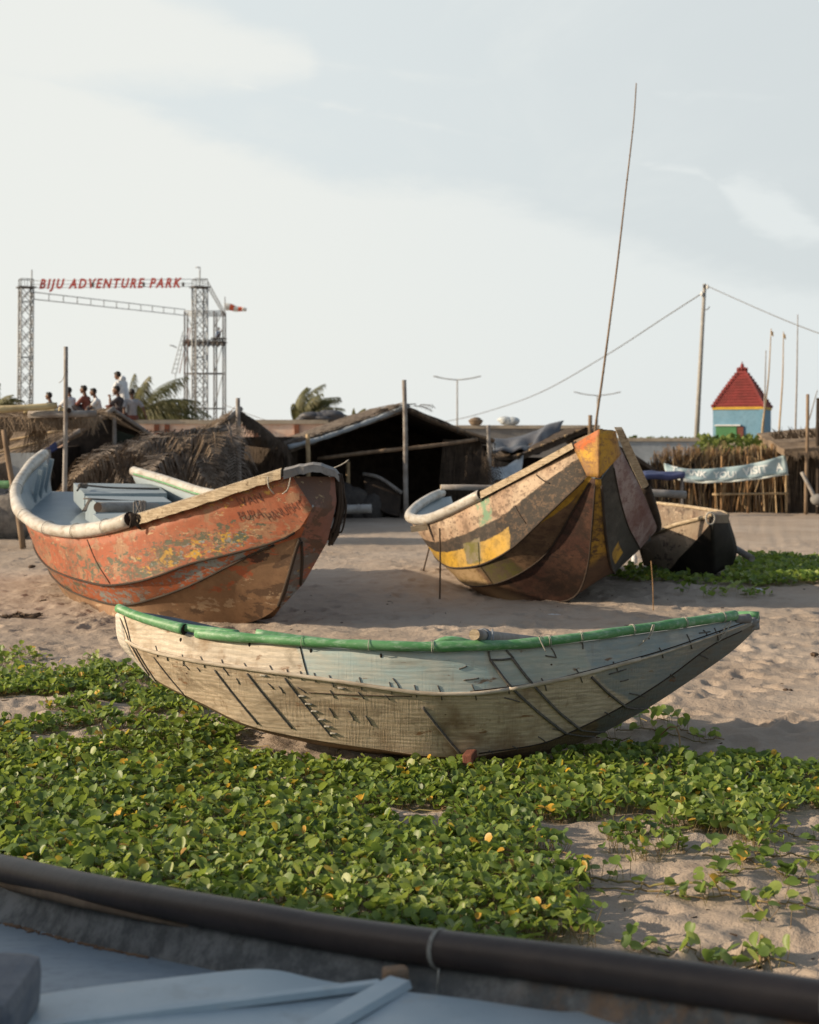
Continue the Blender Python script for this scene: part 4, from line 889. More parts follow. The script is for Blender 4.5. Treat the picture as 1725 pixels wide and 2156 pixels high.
# =================================================================== the boat in the foreground
def near_boat():
    root = thing('decked_boat', 'decked boat with a dark brown pole rail and blue-grey deck panels, vines beyond its rail', 'boat', (0.1, 3.0, 0))
    rl = PP([(-560, 1748, 6.9), (-260, 1785, 5.6), (-120, 1805, 5.1), (0, 1827, 4.65), (176, 1868, 4.2), (352, 1902, 3.9), (528, 1934, 3.66), (703, 1966, 3.5), (914, 1996, 3.33), (1182, 2030, 3.14), (1471, 2072, 2.96), (1725, 2109, 2.82), (1980, 2150, 2.66), (2200, 2200, 2.5)])
    rr = resample(rl, 90)
    g = MB(); g.tube(rr, .043, 20, 0); rail = g.build('pole_rail', M['brown_rail'], root)
    g = MB()
    for px in (925, 1722):
        i = min(range(1, 89), key=lambda i: abs(CX + rr[i].x / rr[i].y * F - px)); t = (rr[i + 1] - rr[i - 1]).normalized(); ax = Vector((0, 0, 1)); ax = (ax - t * ax.dot(t)).normalized(); bx = t.cross(ax)
        for dx in (0, .006): g.tube([rr[i] + t * dx + (ax * math.cos(2 * math.pi * j / 18) + bx * math.sin(2 * math.pi * j / 18)) * .0448 for j in range(19)], .0022, 5, caps=False)
        g.tube(resample([rr[i] + Vector((0, -.045, -.03)), rr[i] + Vector((-.004, -.05, -.08)), rr[i] + Vector((0, -.02, -.12))], 6), .0022, 5)
    g.split('cord', M['cord'], rail)
    # second, thinner pole under the rail on the left
    g = MB(); g.tube(resample(PP([(-260, 1822, 5.5), (-60, 1842, 4.9), (60, 1870, 4.45), (150, 1894, 4.2), (300, 1930, 3.95), (420, 1955, 3.8)]), 20), lambda t: .026 * (1 - t ** 3 * .8), 10); g.build('under_pole', M['brown_pole'], root)
    # inner coaming plank under the rail, outer planking down to the sand
    a = [p + Vector((.02, -.02, -.03)) for p in rr]; wz = lambda Y: min(.455, .27 + (4.1 - Y) * .18)
    b_ = [Vector((p.x + .0, p.y - .10, wz(p.y) - .02)) for i, p in enumerate(rr)]
    c = MB(); c.loft([a, b_], 90, 4); c.orient((0, 5, .4)); shell(c.build('coaming', [M['coaming'], M['coaming']], root), .02, 0)
    o1 = [p + Vector((.02, .035, -.02)) for p in rr]; o2 = [Vector((p.x - .05, p.y - .05, .22)) for p in rr]; o3 = [Vector((p.x - .25, p.y - .45, .0)) for p in rr]
    c = MB(); c.loft([o1, o2, o3], 90, 3, [0, 0]); c.orient((-.6, 1.2, .4)); c.build('hull', M['coaming'], root)
    # well deck (lower)
    def plane(px, py, z): Y = (CH - z) * F / (py - HY); return Vector(((px - CX) / F * Y, Y, z))
    def prism(mb, top, dz, m=0):
        n = len(top); mb.add([p for p in top] + [p + Vector((0, 0, -dz)) for p in top], [tuple(range(n)), tuple(reversed(range(n, 2 * n)))] + [(i, i + n, (i + 1) % n + n, (i + 1) % n) for i in range(n)], m)
    d = MB(); n0 = rr[0:90:2]; vs, fs = [], []
    for p in n0:
        for j in range(9):
            y = (p.y - .085) + (1.6 - p.y + .085) * j / 8; vs.append(Vector((p.x, y, wz(y))))
    for i in range(len(n0) - 1):
        for j in range(8): fs.append((i * 9 + j, (i + 1) * 9 + j, (i + 1) * 9 + j + 1, i * 9 + j + 1))
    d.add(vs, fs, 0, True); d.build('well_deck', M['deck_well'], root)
    # raised deck panel with a rolled leading edge
    zt = .475
    ed = [plane(-120, 2113, zt), plane(100, 2086, zt), plane(330, 2058, zt), plane(470, 2037, zt), plane(530, 2030, zt), plane(590, 2031, zt), plane(660, 2046, zt), plane(740, 2061, zt), plane(815, 2073, zt), plane(960, 2095, zt), plane(1130, 2121, zt), plane(1215, 2124, zt), plane(1290, 2106, zt), plane(1345, 2101, zt), plane(1410, 2112, zt), plane(1471, 2135, zt), plane(1515, 2156, zt), plane(1560, 2220, zt)]
    er = resample(ed, 80); vs, fs = [], []
    prof = [(.0, -.10), (.0, -.022), (-.008, -.008), (-.024, 0.0), (-.5, 0.002), (-1.2, 0.0)]
    for p in er:
        for dy, dz in prof: vs.append(Vector((p.x * (1 + dy * .12), max(p.y + dy, 1.5), p.z + dz + .006 * math.sin(p.x * 7))))
    kk = len(prof)
    for i in range(79):
        for j in range(kk - 1): fs.append((i * kk + j, (i + 1) * kk + j, (i + 1) * kk + j + 1, i * kk + j + 1))
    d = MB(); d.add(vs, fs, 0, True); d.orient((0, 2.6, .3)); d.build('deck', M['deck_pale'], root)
    # raised battens meeting at the coaming corner
    bt = MB(); up = Vector((0, 0, .012))
    def strip(a, b, w, h):
        d_ = (b - a).normalized(); s_ = Vector((-d_.y, d_.x, 0)) * w
        n_ = 10; pr = []
        for i in range(n_ + 1):
            p = a.lerp(b, i / n_); pr.append([p - s_, p - s_ * .8 + Vector((0, 0, h)), p + s_ * .8 + Vector((0, 0, h)), p + s_])
        vs = [q for l in pr for q in l]; fs = [(i * 4 + k, i * 4 + k + 1, (i + 1) * 4 + k + 1, (i + 1) * 4 + k) for i in range(n_) for k in range(3)]
        bt.add(vs, fs, 0, False)
    strip(plane(60, 2172, zt), plane(480, 2118, zt), .016, .014); strip(plane(480, 2118, zt), plane(800, 2078, zt), .016, .014)
    strip(plane(640, 2190, zt), plane(842, 2074, zt), .034, .016)
    bt.split('deck_batten', M['deck_pale'], root)
    # rounded thwart end, left
    bl = MB(); bl.box(Vector((-1.16, 2.97, .545)), (.72, .30, .135), Matrix.Rotation(rad(3), 3, 'Y'), bev=.035); bl.build('thwart', M['deck_dark'], root)
    # rust-stained cleat block and dried mud by the coaming
    cl = MB(); c0 = plane(832, 2050, .50); cl.box(c0 + Vector((0.0, .05, -.02)), (.06, .04, .035), Matrix.Rotation(rad(15), 3, 'Z'), bev=.012); cl.build('cleat', M['rustcleat'], root)
    md = MB()
    for i in range(420):
        t = R.random(); px = 185 + 290 * t; j_ = 32 + 24 * t ** 1.1; p_ = rr[int(j_)].lerp(rr[int(j_) + 1], j_ - int(j_)); yy = p_.y - .105 - abs(R.gauss(0, .028)) * (1.25 - t); q = Vector((p_.x, yy, wz(yy) + .002))
        md.ell(q, R.uniform(.003, .011), R.uniform(.003, .008), R.uniform(.0015, .004), nu=6, nv=4)
    mo = md.build('mud', M['mud'], root)
near_boat()

def shade_boat():  # added out of view, its sheer shaped to throw shade over the decked boat
    root = thing('shade_caster_boat', 'unseen boat shape added beside the decked boat to cast shade over it', 'boat', (-3.3, 2.0, 0))
    ys = (-1.0, .3, 1.8, 3.1, 4.2, 4.9); hw = (.05, .55, .75, .75, .5, .05); zs = (2.1, 1.95, 1.92, 1.85, 1.42, 1.06)
    top = [Vector((-3.3 + w_, y, z)) for y, w_, z in zip(ys, hw, zs)]; top2 = [Vector((-3.3 - w_, y, z)) for y, w_, z in zip(ys, hw, zs)]
    ch = [Vector((-3.3 + w_ * .8, y * .92 + .1, .55)) for y, w_ in zip(ys, hw)]; ch2 = [Vector((-3.3 - w_ * .8, y * .92 + .1, .55)) for y, w_ in zip(ys, hw)]; kl = [Vector((-3.3, y * .8 + .25, .0)) for y in ys]
    h = MB(); h.loft([top, ch, kl, ch2, top2], 40, 3, [0, 0, 0, 0]); h.orient((-3.3, 1.9, 1.2)); shell(h.build('hull', [M['weathered_side'], M['deck']], root), .03, 1)
    for t_ in (top, top2):
        g = MB(); g.tube(resample(t_, 30), .05, 8); g.build('gunwale', M['pale_timber'], root)
    d = MB(); d.loft([[p + Vector((-.03, 0, -.2)) for p in top[1:5]], [p + Vector((.03, 0, -.2)) for p in top2[1:5]]], 14, 4); d.build('deck', M['deck'], root)
shade_boat()
# =================================================================== sand
def _h(ix, iy, seed):
    n = (ix.astype(np.int64) * 374761393 + iy.astype(np.int64) * 668265263 + seed * 1442695041) & 0x7fffffff
    n = ((n ^ (n >> 13)) * 1274126177) & 0x7fffffff
    return ((n ^ (n >> 16)) & 0xffff) / 65535.0
def vnoise(x, y, seed=0):
    ix, iy = np.floor(x), np.floor(y); fx, fy = x - ix, y - iy
    fx = fx * fx * (3 - 2 * fx); fy = fy * fy * (3 - 2 * fy)
    a, b, c, d = _h(ix, iy, seed), _h(ix + 1, iy, seed), _h(ix, iy + 1, seed), _h(ix + 1, iy + 1, seed)
    return (a * (1 - fx) + b * fx) * (1 - fy) + (c * (1 - fx) + d * fx) * fy - 0.5
_rs = np.random.RandomState(5)
_fp = []
for _ in range(1500):
    Y = 4.2 * (26.0 / 4.2) ** _rs.rand(); X = (_rs.rand() - .5) * .75 * Y + .0
    _fp.append((X, Y, _rs.uniform(.07, .14), _rs.uniform(.045, .08), _rs.rand() * 3.14, _rs.uniform(.014, .042) * min(1, max(.28, (Y - 4) / 6))))
for X, Y, r in ((.82, 4.98, .11), (1.30, 4.86, .09), (1.05, 4.72, .07), (1.62, 4.95, .08), (1.45, 4.62, .08), (1.75, 4.75, .09), (1.2, 4.55, .06), (.95, 5.25, .05)):
    _fp.append((X, Y, r * 1.25, r * .8, _rs.rand() * .6, r * .30))
def ground_h(x, y):
    x = np.asarray(x, float); y = np.asarray(y, float)
    near = np.clip((60 - y) / 45, 0, 1)
    h = (vnoise(x * .6, y * .6, 1) * .05 + vnoise(x * 2.3, y * 2.3, 2) * .030 + vnoise(x * 6.5, y * 6.5, 3) * .022 + vnoise(x * 15, y * 15, 4) * .012) * near
    for X, Y, a, b, an, d in _fp:
        m = (np.abs(x - X) < a * 2.6) & (np.abs(y - Y) < a * 2.6)
        if not m.any(): continue
        dx, dy = x[m] - X, y[m] - Y; c, s = math.cos(an), math.sin(an)
        q = ((dx * c + dy * s) / a) ** 2 + ((-dx * s + dy * c) / b) ** 2
        h[m] += d * (-np.exp(-q * .9) + .55 * np.exp(-(np.sqrt(q) - 1.55) ** 2 * 5))
    return h - .004
def ground():
    ys = list(1.0 * (3.6 / 1.0) ** (np.arange(12) / 12)) + list(3.6 * (24 / 3.6) ** (np.arange(470) / 470)) + list(24 * (3500 / 24) ** (np.arange(90) / 89))
    sx = np.concatenate([-.36 - np.geomspace(.006, 3.2, 24)[::-1], np.linspace(-.36, .36, 320), .36 + np.geomspace(.006, 3.2, 24)])
    Y, SX = np.meshgrid(np.array(ys), sx, indexing='ij'); X = SX * (Y + 1.0)
    X = np.concatenate([X[:1] * 1.0, X]); Y = np.concatenate([Y[:1] * 0 - 60, Y]); X[0] *= 25
    H = ground_h(X.ravel(), Y.ravel()); nr, nc = X.shape
    v = np.stack([X.ravel(), Y.ravel(), H], 1)
    i = np.arange((nr - 1) * (nc - 1)); r, c = i // (nc - 1), i % (nc - 1); a = r * nc + c
    f = np.stack([a, a + 1, a + nc + 1, a + nc], 1)
    o = np_mesh('sand_beach', v, f, M['sand'], smooth=True); tag(o, kind='structure')
def np_mesh(name, v, f, mat, smooth=False, parent=None, loc=(0, 0, 0), mi=None, fattr=None):
    me = bpy.data.meshes.new(name); k = f.shape[1]; loc = np.array(loc)
    me.vertices.add(len(v)); me.vertices.foreach_set('co', (v - loc).astype(np.float32).ravel())
    me.loops.add(len(f) * k); me.loops.foreach_set('vertex_index', f.astype(np.int32).ravel())
    me.polygons.add(len(f)); me.polygons.foreach_set('loop_start', np.arange(0, len(f) * k, k, dtype=np.int32))
    try: me.polygons.foreach_set('loop_total', np.full(len(f), k, np.int32))
    except Exception: pass
    for m in (mat if isinstance(mat, (list, tuple)) else [mat]): me.materials.append(m)
    me.polygons.foreach_set('use_smooth', np.full(len(f), smooth))
    if mi is not None: me.polygons.foreach_set('material_index', mi.astype(np.int32))
    if fattr is not None:
        at = me.attributes.new('tint', 'FLOAT', 'FACE'); at.data.foreach_set('value', fattr.astype(np.float32))
    me.update(calc_edges=True); me.validate()
    o = bpy.data.objects.new(name, me); COL.objects.link(o)
    if parent is not None: o.parent = parent
    else: o.location = Vector(loc)
    return o
ground()

# =================================================================== beach vines
_t = np.array([0, .16, .38, .62, .82, .95]); _w = np.array([.09, .36, .52, .53, .42, .20]); _tm = np.array([0, .16, .38, .62, .80, .88])
def leaf_field(name, label, pts, size, lift, rs, yellow=.03, runners=(), seed=0):
    """pts (n,3) rooting points; folded two-lobed leaves on thin stalks"""
    n = len(pts); L = size
    az = rs.rand(n) * 2 * math.pi; pit = np.radians(rs.uniform(-12, 62, n)); roll = np.radians(rs.normal(0, 24, n)); fold = np.radians(rs.uniform(8, 48, n)); curl = rs.uniform(-.22, .12, n)
    loc = np.zeros((n, 18, 3))
    for i in range(6):
        for j, sgn in enumerate((-1, 0, 1)):
            k = i * 3 + j
            if sgn == 0: loc[:, k, 0] = _tm[i] * L; loc[:, k, 2] = curl * L * _tm[i] ** 2
            else:
                loc[:, k, 0] = _t[i] * L; loc[:, k, 1] = sgn * _w[i] * L * np.cos(fold); loc[:, k, 2] = _w[i] * L * np.sin(fold) * .75 + curl * L * _t[i] ** 2
    cr, sr = np.cos(roll)[:, None], np.sin(roll)[:, None]; y, z = loc[..., 1].copy(), loc[..., 2].copy(); loc[..., 1] = y * cr - z * sr; loc[..., 2] = y * sr + z * cr
    cp, sp = np.cos(pit)[:, None], np.sin(pit)[:, None]; x, z = loc[..., 0].copy(), loc[..., 2].copy(); loc[..., 0] = x * cp - z * sp; loc[..., 2] = x * sp + z * cp
    ca, sa = np.cos(az)[:, None], np.sin(az)[:, None]; x, y = loc[..., 0].copy(), loc[..., 1].copy(); loc[..., 0] = x * ca - y * sa; loc[..., 1] = x * sa + y * ca
    base = pts.copy(); off = rs.normal(0, .02, (n, 2)); tip = base.copy(); tip[:, :2] += off; tip[:, 2] += lift
    V = loc + tip[:, None, :]
    q = np.array([(i * 3 + j, (i + 1) * 3 + j, (i + 1) * 3 + j + 1, i * 3 + j + 1) for i in range(5) for j in range(2)])
    Fq = (q[None] + (np.arange(n) * 18)[:, None, None]).reshape(-1, 4)
    tint = np.clip(rs.beta(1.5, 1.8, n) * .92 + vnoise(pts[:, 0] * 1.3, pts[:, 1] * 1.3, 9 + seed) * .35, 0, .925); yl = rs.rand(n) < yellow; tint[yl] = rs.uniform(.945, 1, yl.sum())
    # stalks: three-sided
    d = np.array([(math.cos(a), math.sin(a), 0) for a in (0, 2.1, 4.2)]) * .0016
    sb = base[:, None, :] + d[None]; stp = tip[:, None, :] + d[None]; sv = np.concatenate([sb, stp], 1).reshape(-1, 3)
    sq = np.array([(0, 1, 4, 3), (1, 2, 5, 4), (2, 0, 3, 5)]); Fs = (sq[None] + (np.arange(n) * 6)[:, None, None]).reshape(-1, 4) + n * 18
    vv = [V.reshape(-1, 3), sv]; ff = [Fq, Fs]; o = n * 18 + n * 6
    mi = [np.zeros(len(Fq)), np.ones(len(Fs))]; ti = [np.repeat(tint, 10), np.full(len(Fs), .3)]
    mb = MB()
    for path, r in runners: mb.tube(path, r, 5, 0, caps=False)
    if mb.v:
        vv.append(np.array(mb.v)); fr = np.array(mb.f) + o; ff.append(fr); mi.append(np.ones(len(fr))); ti.append(np.full(len(fr), .3))
    ob = np_mesh(name, np.concatenate(vv), np.concatenate(ff), [M['leaf'], M['stem']], True, None, (float(pts[:, 0].mean()), float(pts[:, 1].mean()), 0), np.concatenate(mi), np.concatenate(ti))
    return tag(ob, label, 'vine', None, 'stuff')
def inside(px, py, poly):
    r = np.zeros(len(px), bool); n = len(poly)
    for i in range(n):
        (x1, y1), (x2, y2) = poly[i], poly[(i + 1) % n]
        c = ((y1 > py) != (y2 > py)) & (px < (x2 - x1) * (py - y1) / (y2 - y1 + 1e-12) + x1); r ^= c
    return r
def scatter(polypx, dens, rs, gap=None):
    poly = [(G(*p).x, G(*p).y) for p in polypx]; xs = [p[0] for p in poly]; ys = [p[1] for p in poly]
    A = (max(xs) - min(xs)) * (max(ys) - min(ys)); n = int(A * dens)
    x = rs.uniform(min(xs), max(xs), n); y = rs.uniform(min(ys), max(ys), n); k = inside(x, y, poly); x, y = x[k], y[k]
    if gap is not None:
        k = gap(x, y); x, y = x[k], y[k]
    return np.stack([x, y, ground_h(x, y)], 1)
def runner(pxs, n=30, wob=.02, z=.010, r=.0035):
    pts = resample([G(*p) for p in pxs], n); h = ground_h([p.x for p in pts], [p.y for p in pts])
    return ([Vector((p.x + R.uniform(-wob, wob), p.y + R.uniform(-wob, wob), h[i] + z + R.uniform(-.004, .008))) for i, p in enumerate(pts)], r)
def along(runs, per, rs, spread=.03):
    out = []
    for path, r in runs:
        L = plen(path); k = max(2, int(L * per))
        for _ in range(k):
            p = path[rs.randint(len(path))]; out.append((p.x + rs.normal(0, spread), p.y + rs.normal(0, spread), p.z - .008))
    return np.array(out)
def vines():
    rs = np.random.RandomState(11)
    patch = [(-560, 1462), (-140, 1446), (40, 1436), (120, 1420), (210, 1405), (300, 1428), (390, 1462), (470, 1510), (560, 1545), (700, 1574), (830, 1590), (960, 1608), (1060, 1618), (1150, 1600), (1230, 1578), (1330, 1580), (1420, 1590), (1500, 1598), (1580, 1588), (1680, 1610), (2060, 1660), (2060, 1740), (1860, 1760), (1690, 1690), (1640, 1720), (1600, 1790), (1480, 1800), (1360, 1826), (1240, 1850), (1215, 1900), (1250, 1960), (1290, 1985), (1180, 2010), (700, 2030), (300, 1960), (-140, 1900), (-560, 1850)]
    def gap(x, y):
        n = vnoise(x * 1.1 + 3, y * 1.7, 21) + .55 * vnoise(x * 3.1, y * 4.2, 22) + .32 * vnoise(x * 8, y * 9, 23)
        thr = -.33 + .0 * x
        thr += .12 * np.clip((y - 7.6) / .8, 0, 1) * (x < -.6)
        pe = G(1075, 1815); thr += .42 * np.exp(-(((x - pe.x) / .24) ** 2 + ((y - pe.y) / .12) ** 2))
        pe = G(640, 1840); thr += .35 * np.exp(-(((x - pe.x) / .4) ** 2 + ((y - pe.y) / .10) ** 2))
        pe = G(400, 1515); thr += .6 * np.exp(-(((x - pe.x) / .22) ** 2 + ((y - pe.y) / .22) ** 2))
        pe = G(1130, 1612); thr += .42 * np.exp(-(((x - pe.x) / .38) ** 2 + ((y - pe.y) / .20) ** 2))
        pe = G(860, 1870); thr += .4 * np.exp(-(((x - pe.x) / .3) ** 2 + ((y - pe.y) / .12) ** 2))
        return n > thr
    a = scatter(patch, 1950, rs, gap)
    # thinner fringe at the left, in front of the sand
    b = scatter([(-140, 1395), (60, 1380), (180, 1385), (300, 1420), (400, 1475), (460, 1530), (200, 1460), (-140, 1470)], 460, rs, lambda x, y: vnoise(x * 2.2, y * 2.2, 31) + .5 * vnoise(x * 6, y * 6, 32) > -.08)
    pts = np.concatenate([a, b])
    # keep leaves out of the planking of the dinghy
    bx = [-1.5, -1.2, -.9, -.5, 0, .3, .7, .95]; near = [8.1, 7.88, 7.78, 7.68, 7.58, 7.6, 7.75, 7.9]
    lim = np.interp(pts[:, 0], bx, near); kill = (pts[:, 0] > -1.0) & (pts[:, 0] < .85) & (pts[:, 1] > lim) & (pts[:, 1] < 8.9); pts = pts[~kill]
    n = len(pts); size = .024 + .040 * rs.beta(1.5, 2.4, n); clump = np.clip(vnoise(pts[:, 0] * 1.6, pts[:, 1] * 1.6, 41) + .5, 0, 1)
    lift = rs.uniform(.008, .048, n) + clump * rs.uniform(.0, .07, n)
    run = []
    for _ in range(110):
        x, y = rs.uniform(-50, 1080), rs.uniform(1500, 1990); dx, dy = rs.uniform(-220, 220), rs.uniform(-35, 35)
        run.append(runner([(x, max(1440, y)), (x + dx * .5, max(1440, y + dy)), (x + dx, max(1440, y + dy * .4))], 14, .015, .012, .0028))
    lift *= 1 - .5 * np.clip((pts[:, 1] - 6.5) / .8, 0, 1) * (pts[:, 0] > -1.2)
    leaf_field('beach_vine', 'dense mat of round-leaved green beach vine with a few yellow leaves in front of the pale boat', pts, size, lift, rs, .034, run)
    # runners straying over bare sand
    rs = np.random.RandomState(12)
    runs = [runner([(1235, 1862), (1330, 1868), (1450, 1885), (1560, 1888), (1640, 1905), (1760, 1915)], 40), runner([(1500, 1846), (1600, 1836), (1740, 1850)], 24), runner([(1560, 1815), (1650, 1800), (1780, 1808)], 24), runner([(1300, 1990), (1390, 2003), (1480, 2010), (1560, 2025), (1680, 2035)], 36),
            runner([(1590, 1905), (1600, 1925), (1612, 1945)], 8), runner([(1560, 1745), (1660, 1752), (1780, 1765)], 20), runner([(1480, 1800), (1580, 1812), (1690, 1850)], 20)]
    p1 = along(runs, 34, rs, .04); 
    bare = [runner([(1240, 1838), (1330, 1850), (1440, 1862), (1560, 1878)], 26, .008, .012, .005), runner([(1598, 2040), (1606, 2010), (1600, 1990)], 8, .004, .02, .007)]
    leaf_field('vine_runner', 'straggling green vine runners crossing the bare sand beside the dark pole rail', p1, rs.uniform(.036, .062, len(p1)), rs.uniform(.01, .06, len(p1)), rs, .02, runs + bare, 1)
    rs = np.random.RandomState(13)
    runs = [runner([(1290, 1538), (1350, 1540), (1420, 1545), (1490, 1560)], 20), runner([(1350, 1512), (1400, 1525), (1450, 1543), (1520, 1558)], 20), runner([(1240, 1548), (1300, 1556), (1370, 1570)], 14)]
    p2 = along(runs, 20, rs, .03)
    arch = (resample([G(1375, 1592), G(1385, 1575) + Vector((0, 0, .05)), G(1415, 1590) + Vector((0, 0, .16)), G(1430, 1590) + Vector((0, 0, .12)), G(1433, 1600)], 14), .005)
    leaf_field('vine_runner', 'thin sunlit vine sprigs on the sand under the bow of the pale boat', p2, rs.uniform(.05, .085, len(p2)), rs.uniform(.01, .09, len(p2)), rs, .01, runs + [arch], 2)
    rs = np.random.RandomState(14)
    a = scatter([(1525, 1232), (1540, 1192), (1600, 1180), (1700, 1188), (1900, 1200), (1900, 1226), (1700, 1232), (1600, 1238)], 560, rs)
    leaf_field('beach_vine', 'far patch of green creeper on the sand beside the pitch black bow', a, rs.uniform(.05, .085, len(a)), rs.uniform(.02, .11, len(a)), rs, .0, (), 3)
    rs = np.random.RandomState(15)
    a = scatter([(1275, 1214), (1330, 1200), (1410, 1206), (1480, 1222), (1560, 1236), (1560, 1243), (1440, 1232), (1330, 1225)], 210, rs, lambda x, y: vnoise(x * 2, y * 2, 5) > -.15)
    b = scatter([(1395, 1252), (1480, 1247), (1800, 1245), (1800, 1260), (1500, 1263)], 90, rs, lambda x, y: vnoise(x * 1.6, y * 1.6, 6) > .02)
    a = np.concatenate([a, b])
    leaf_field('vine_runner', 'scattered low creeper sprigs on the sand below the small black-bowed boat', a, rs.uniform(.05, .10, len(a)), rs.uniform(.01, .08, len(a)), rs, .01, (), 4)
vines()

# =================================================================== things on the sand
def sticks():
    for lab, a, b_, r, mt in (('thin upright dark stick in the sand before the pale-railed end of the striped boat', P(926, 1112, 15.66), G(926, 1264), .010, 'debris'),
                              ('thin leaning grey stick half hidden behind the pale-railed end of the striped boat', P(905, 1150, 19.2), G(889, 1204), .011, 'debris'),
                              ('thin straw-coloured stick standing in the sand between the striped and black-bowed boats', P(1371, 1180, 14.8), G(1376, 1283), .0055, 'brush')):
        m = MB(); m.tube(resample([a, a.lerp(b_, .5) + Vector((.006, 0, 0)), b_ + Vector((0, 0, -.05))], 10), r, 7); tag(m.build('wooden_stick', M[mt]), lab, 'stick', 'sticks in the sand')
    m = MB(); c = G(42, 1302)
    for i in range(60):
        p = c + Vector((R.uniform(-.17, .17), R.uniform(-.12, .12), R.uniform(.0, .03))); d = Vector((R.uniform(-.1, .1), R.uniform(-.05, .05), R.uniform(-.01, .03))); m.tube([p - d, p + d * .2 + Vector((0, 0, .01)), p + d], R.uniform(.004, .011), 5)
    tag(m.build('driftwood', M['debris']), 'dark clump of twigs and dried weed on the sand by the vines and orange boat', 'debris')
    for lab, c, sz in (('flat white plastic scrap on the sand between the green rail and the striped boat', G(1163, 1299), (.11, .05, .02)), ('crumpled pale blue bag lying in the far creeper patch', G(1634, 1226), (.14, .1, .07)),
                       ('small white scrap on the sand below the far creeper patch', G(1597, 1246), (.05, .04, .03)), ('white scrap among the vines just behind the dark pole rail', G(896, 1942), (.05, .03, .018)), ('small white float on the sand between the striped and black-bowed boats', G(1336, 1186), (.045, .045, .10))):
        m = MB()
        m.ell(c + Vector((0, 0, sz[2] * .4)), sz[0], sz[1], sz[2], nu=14, nv=8, jit=.22 if sz[2] != .10 else 0.02); tag(m.build('plastic_scrap', M['litter']), lab, 'litter')
    m = MB(); rs = np.random.RandomState(3)
    for i in range(300):
        Y = 4.6 * (24 / 4.6) ** rs.rand(); x = (rs.rand() - .5) * .62 * Y; z = float(ground_h([x], [Y])[0]); s = rs.uniform(.003, .008) * (1 + Y * .04); a = rs.rand() * 6.28
        d = Vector((math.cos(a), math.sin(a), rs.uniform(-.1, .2))) * s * rs.uniform(1, 3); p = Vector((x, Y, z + s * .3)); m.tube([p - d, p, p + d * .8], s * .45, 5, smooth=False)
    for (px, py, s) in ((151, 1195, .03), (205, 1245, .025), (215, 1228, .035), (95, 1268, .035), (262, 1258, .02), (70, 1195, .05), (1712, 1380, .03), (1660, 1455, .02), (480, 1250, .02)):
        c = G(px, py)
        for k in range(5): m.ell(c + Vector((R.uniform(-s, s), R.uniform(-s, s), s * .3)), s * R.uniform(.4, 1), s * R.uniform(.3, .8), s * R.uniform(.3, .6), nu=7, nv=5, jit=.2)
    tag(m.build('beach_litter', M['debris']), 'small dark twigs and crumbs scattered over the open sand', 'litter', None, 'stuff')
sticks()
# =================================================================== huts
def blades(mb, a, b, down, n, L, w=.018, m=0, droop=.25, jx=.25, lift=.03):
    """n straw blades rooted along a-b, running in direction down"""
    down = Vector(down).normalized(); ax = (Vector(b) - Vector(a)); nrm = ax.cross(down).normalized()
    if nrm.z < 0: nrm = -nrm
    sd = ax.normalized()
    for _ in range(n):
        p = Vector(a) + ax * R.random() + nrm * R.uniform(0, lift); d = (down + sd * R.uniform(-jx, jx) + nrm * R.uniform(-.05, .12)).normalized(); l = L * R.uniform(.5, 1.15)
        g = Vector((0, 0, -1)); pts = [p, p + d * l * .5, p + d * l + g * droop * l * R.uniform(.2, 1)]
        s_ = d.cross(nrm).normalized() * w * R.uniform(.5, 1.2); t = nrm * w * .4
        vs = []
        for i, q in enumerate(pts):
            k = (1, .8, .25)[i]; vs += [q - s_ * k, q + t * k, q + s_ * k]
        mb.add(vs, [(0, 1, 4, 3), (1, 2, 5, 4), (3, 4, 7, 6), (4, 5, 8, 7)], m)
def slabq(mb, q, th, m=0, sub=8, jit=.03):
    """thick rough roof skin over quad q (a,b along the top; c,d along the bottom: a-d, b-c)"""
    a, b, c, d = [Vector(x) for x in q]; n = (b - a).cross(d - a).normalized()
    if n.z < 0: n = -n
    top, bot = [], []
    for i in range(sub + 1):
        for j in range(sub + 1):
            u, v = i / sub, j / sub; p = (a.lerp(b, u)).lerp(d.lerp(c, u), v)
            top.append(p + n * R.uniform(0, jit)); bot.append(p - n * (th + R.uniform(0, jit)))
    N = (sub + 1) ** 2; fs = []
    for i in range(sub):
        for j in range(sub):
            x = i * (sub + 1) + j; fs += [(x, x + sub + 1, x + sub + 2, x + 1), (N + x + 1, N + x + sub + 2, N + x + sub + 1, N + x)]
    for i in range(sub):
        e = i * (sub + 1); fs += [(e, N + e, N + e + sub + 1, e + sub + 1)]; e2 = e + sub; fs += [(e2 + sub + 1, N + e2 + sub + 1, N + e2, e2)]
        fs += [(i + 1, N + i + 1, N + i, i)]; e3 = sub * (sub + 1) + i; fs += [(e3, N + e3, N + e3 + 1, e3 + 1)]
    mb.add(top + bot, fs, m)
def post(root, top, bot, r, mt='grey_pole', name='post'):
    m = MB(); a, b = Vector(top), Vector(bot)
    m.tube(resample([a, a.lerp(b, .35) + Vector((R.uniform(-.012, .012), 0, 0)), a.lerp(b, .7) + Vector((R.uniform(-.012, .012), 0, 0)), b], 9), lambda t: r * (.9 + .15 * t), 9); return m.build(name, M[mt], root)
def wallq(mb, a, b, ztop0, ztop1, th=.06, m=0):
    a, b = Vector(a), Vector(b); d = (b - a).normalized(); n = Vector((-d.y, d.x, 0)) * th
    mb.hexa([Vector((a.x, a.y, -.02)), Vector((b.x, b.y, -.02)), Vector((b.x + n.x, b.y + n.y, -.02)), Vector((a.x + n.x, a.y + n.y, -.02))],
            [Vector((a.x, a.y, ztop0)), Vector((b.x, b.y, ztop1)), Vector((b.x + n.x, b.y + n.y, ztop1)), Vector((a.x + n.x, a.y + n.y, ztop0))], m)
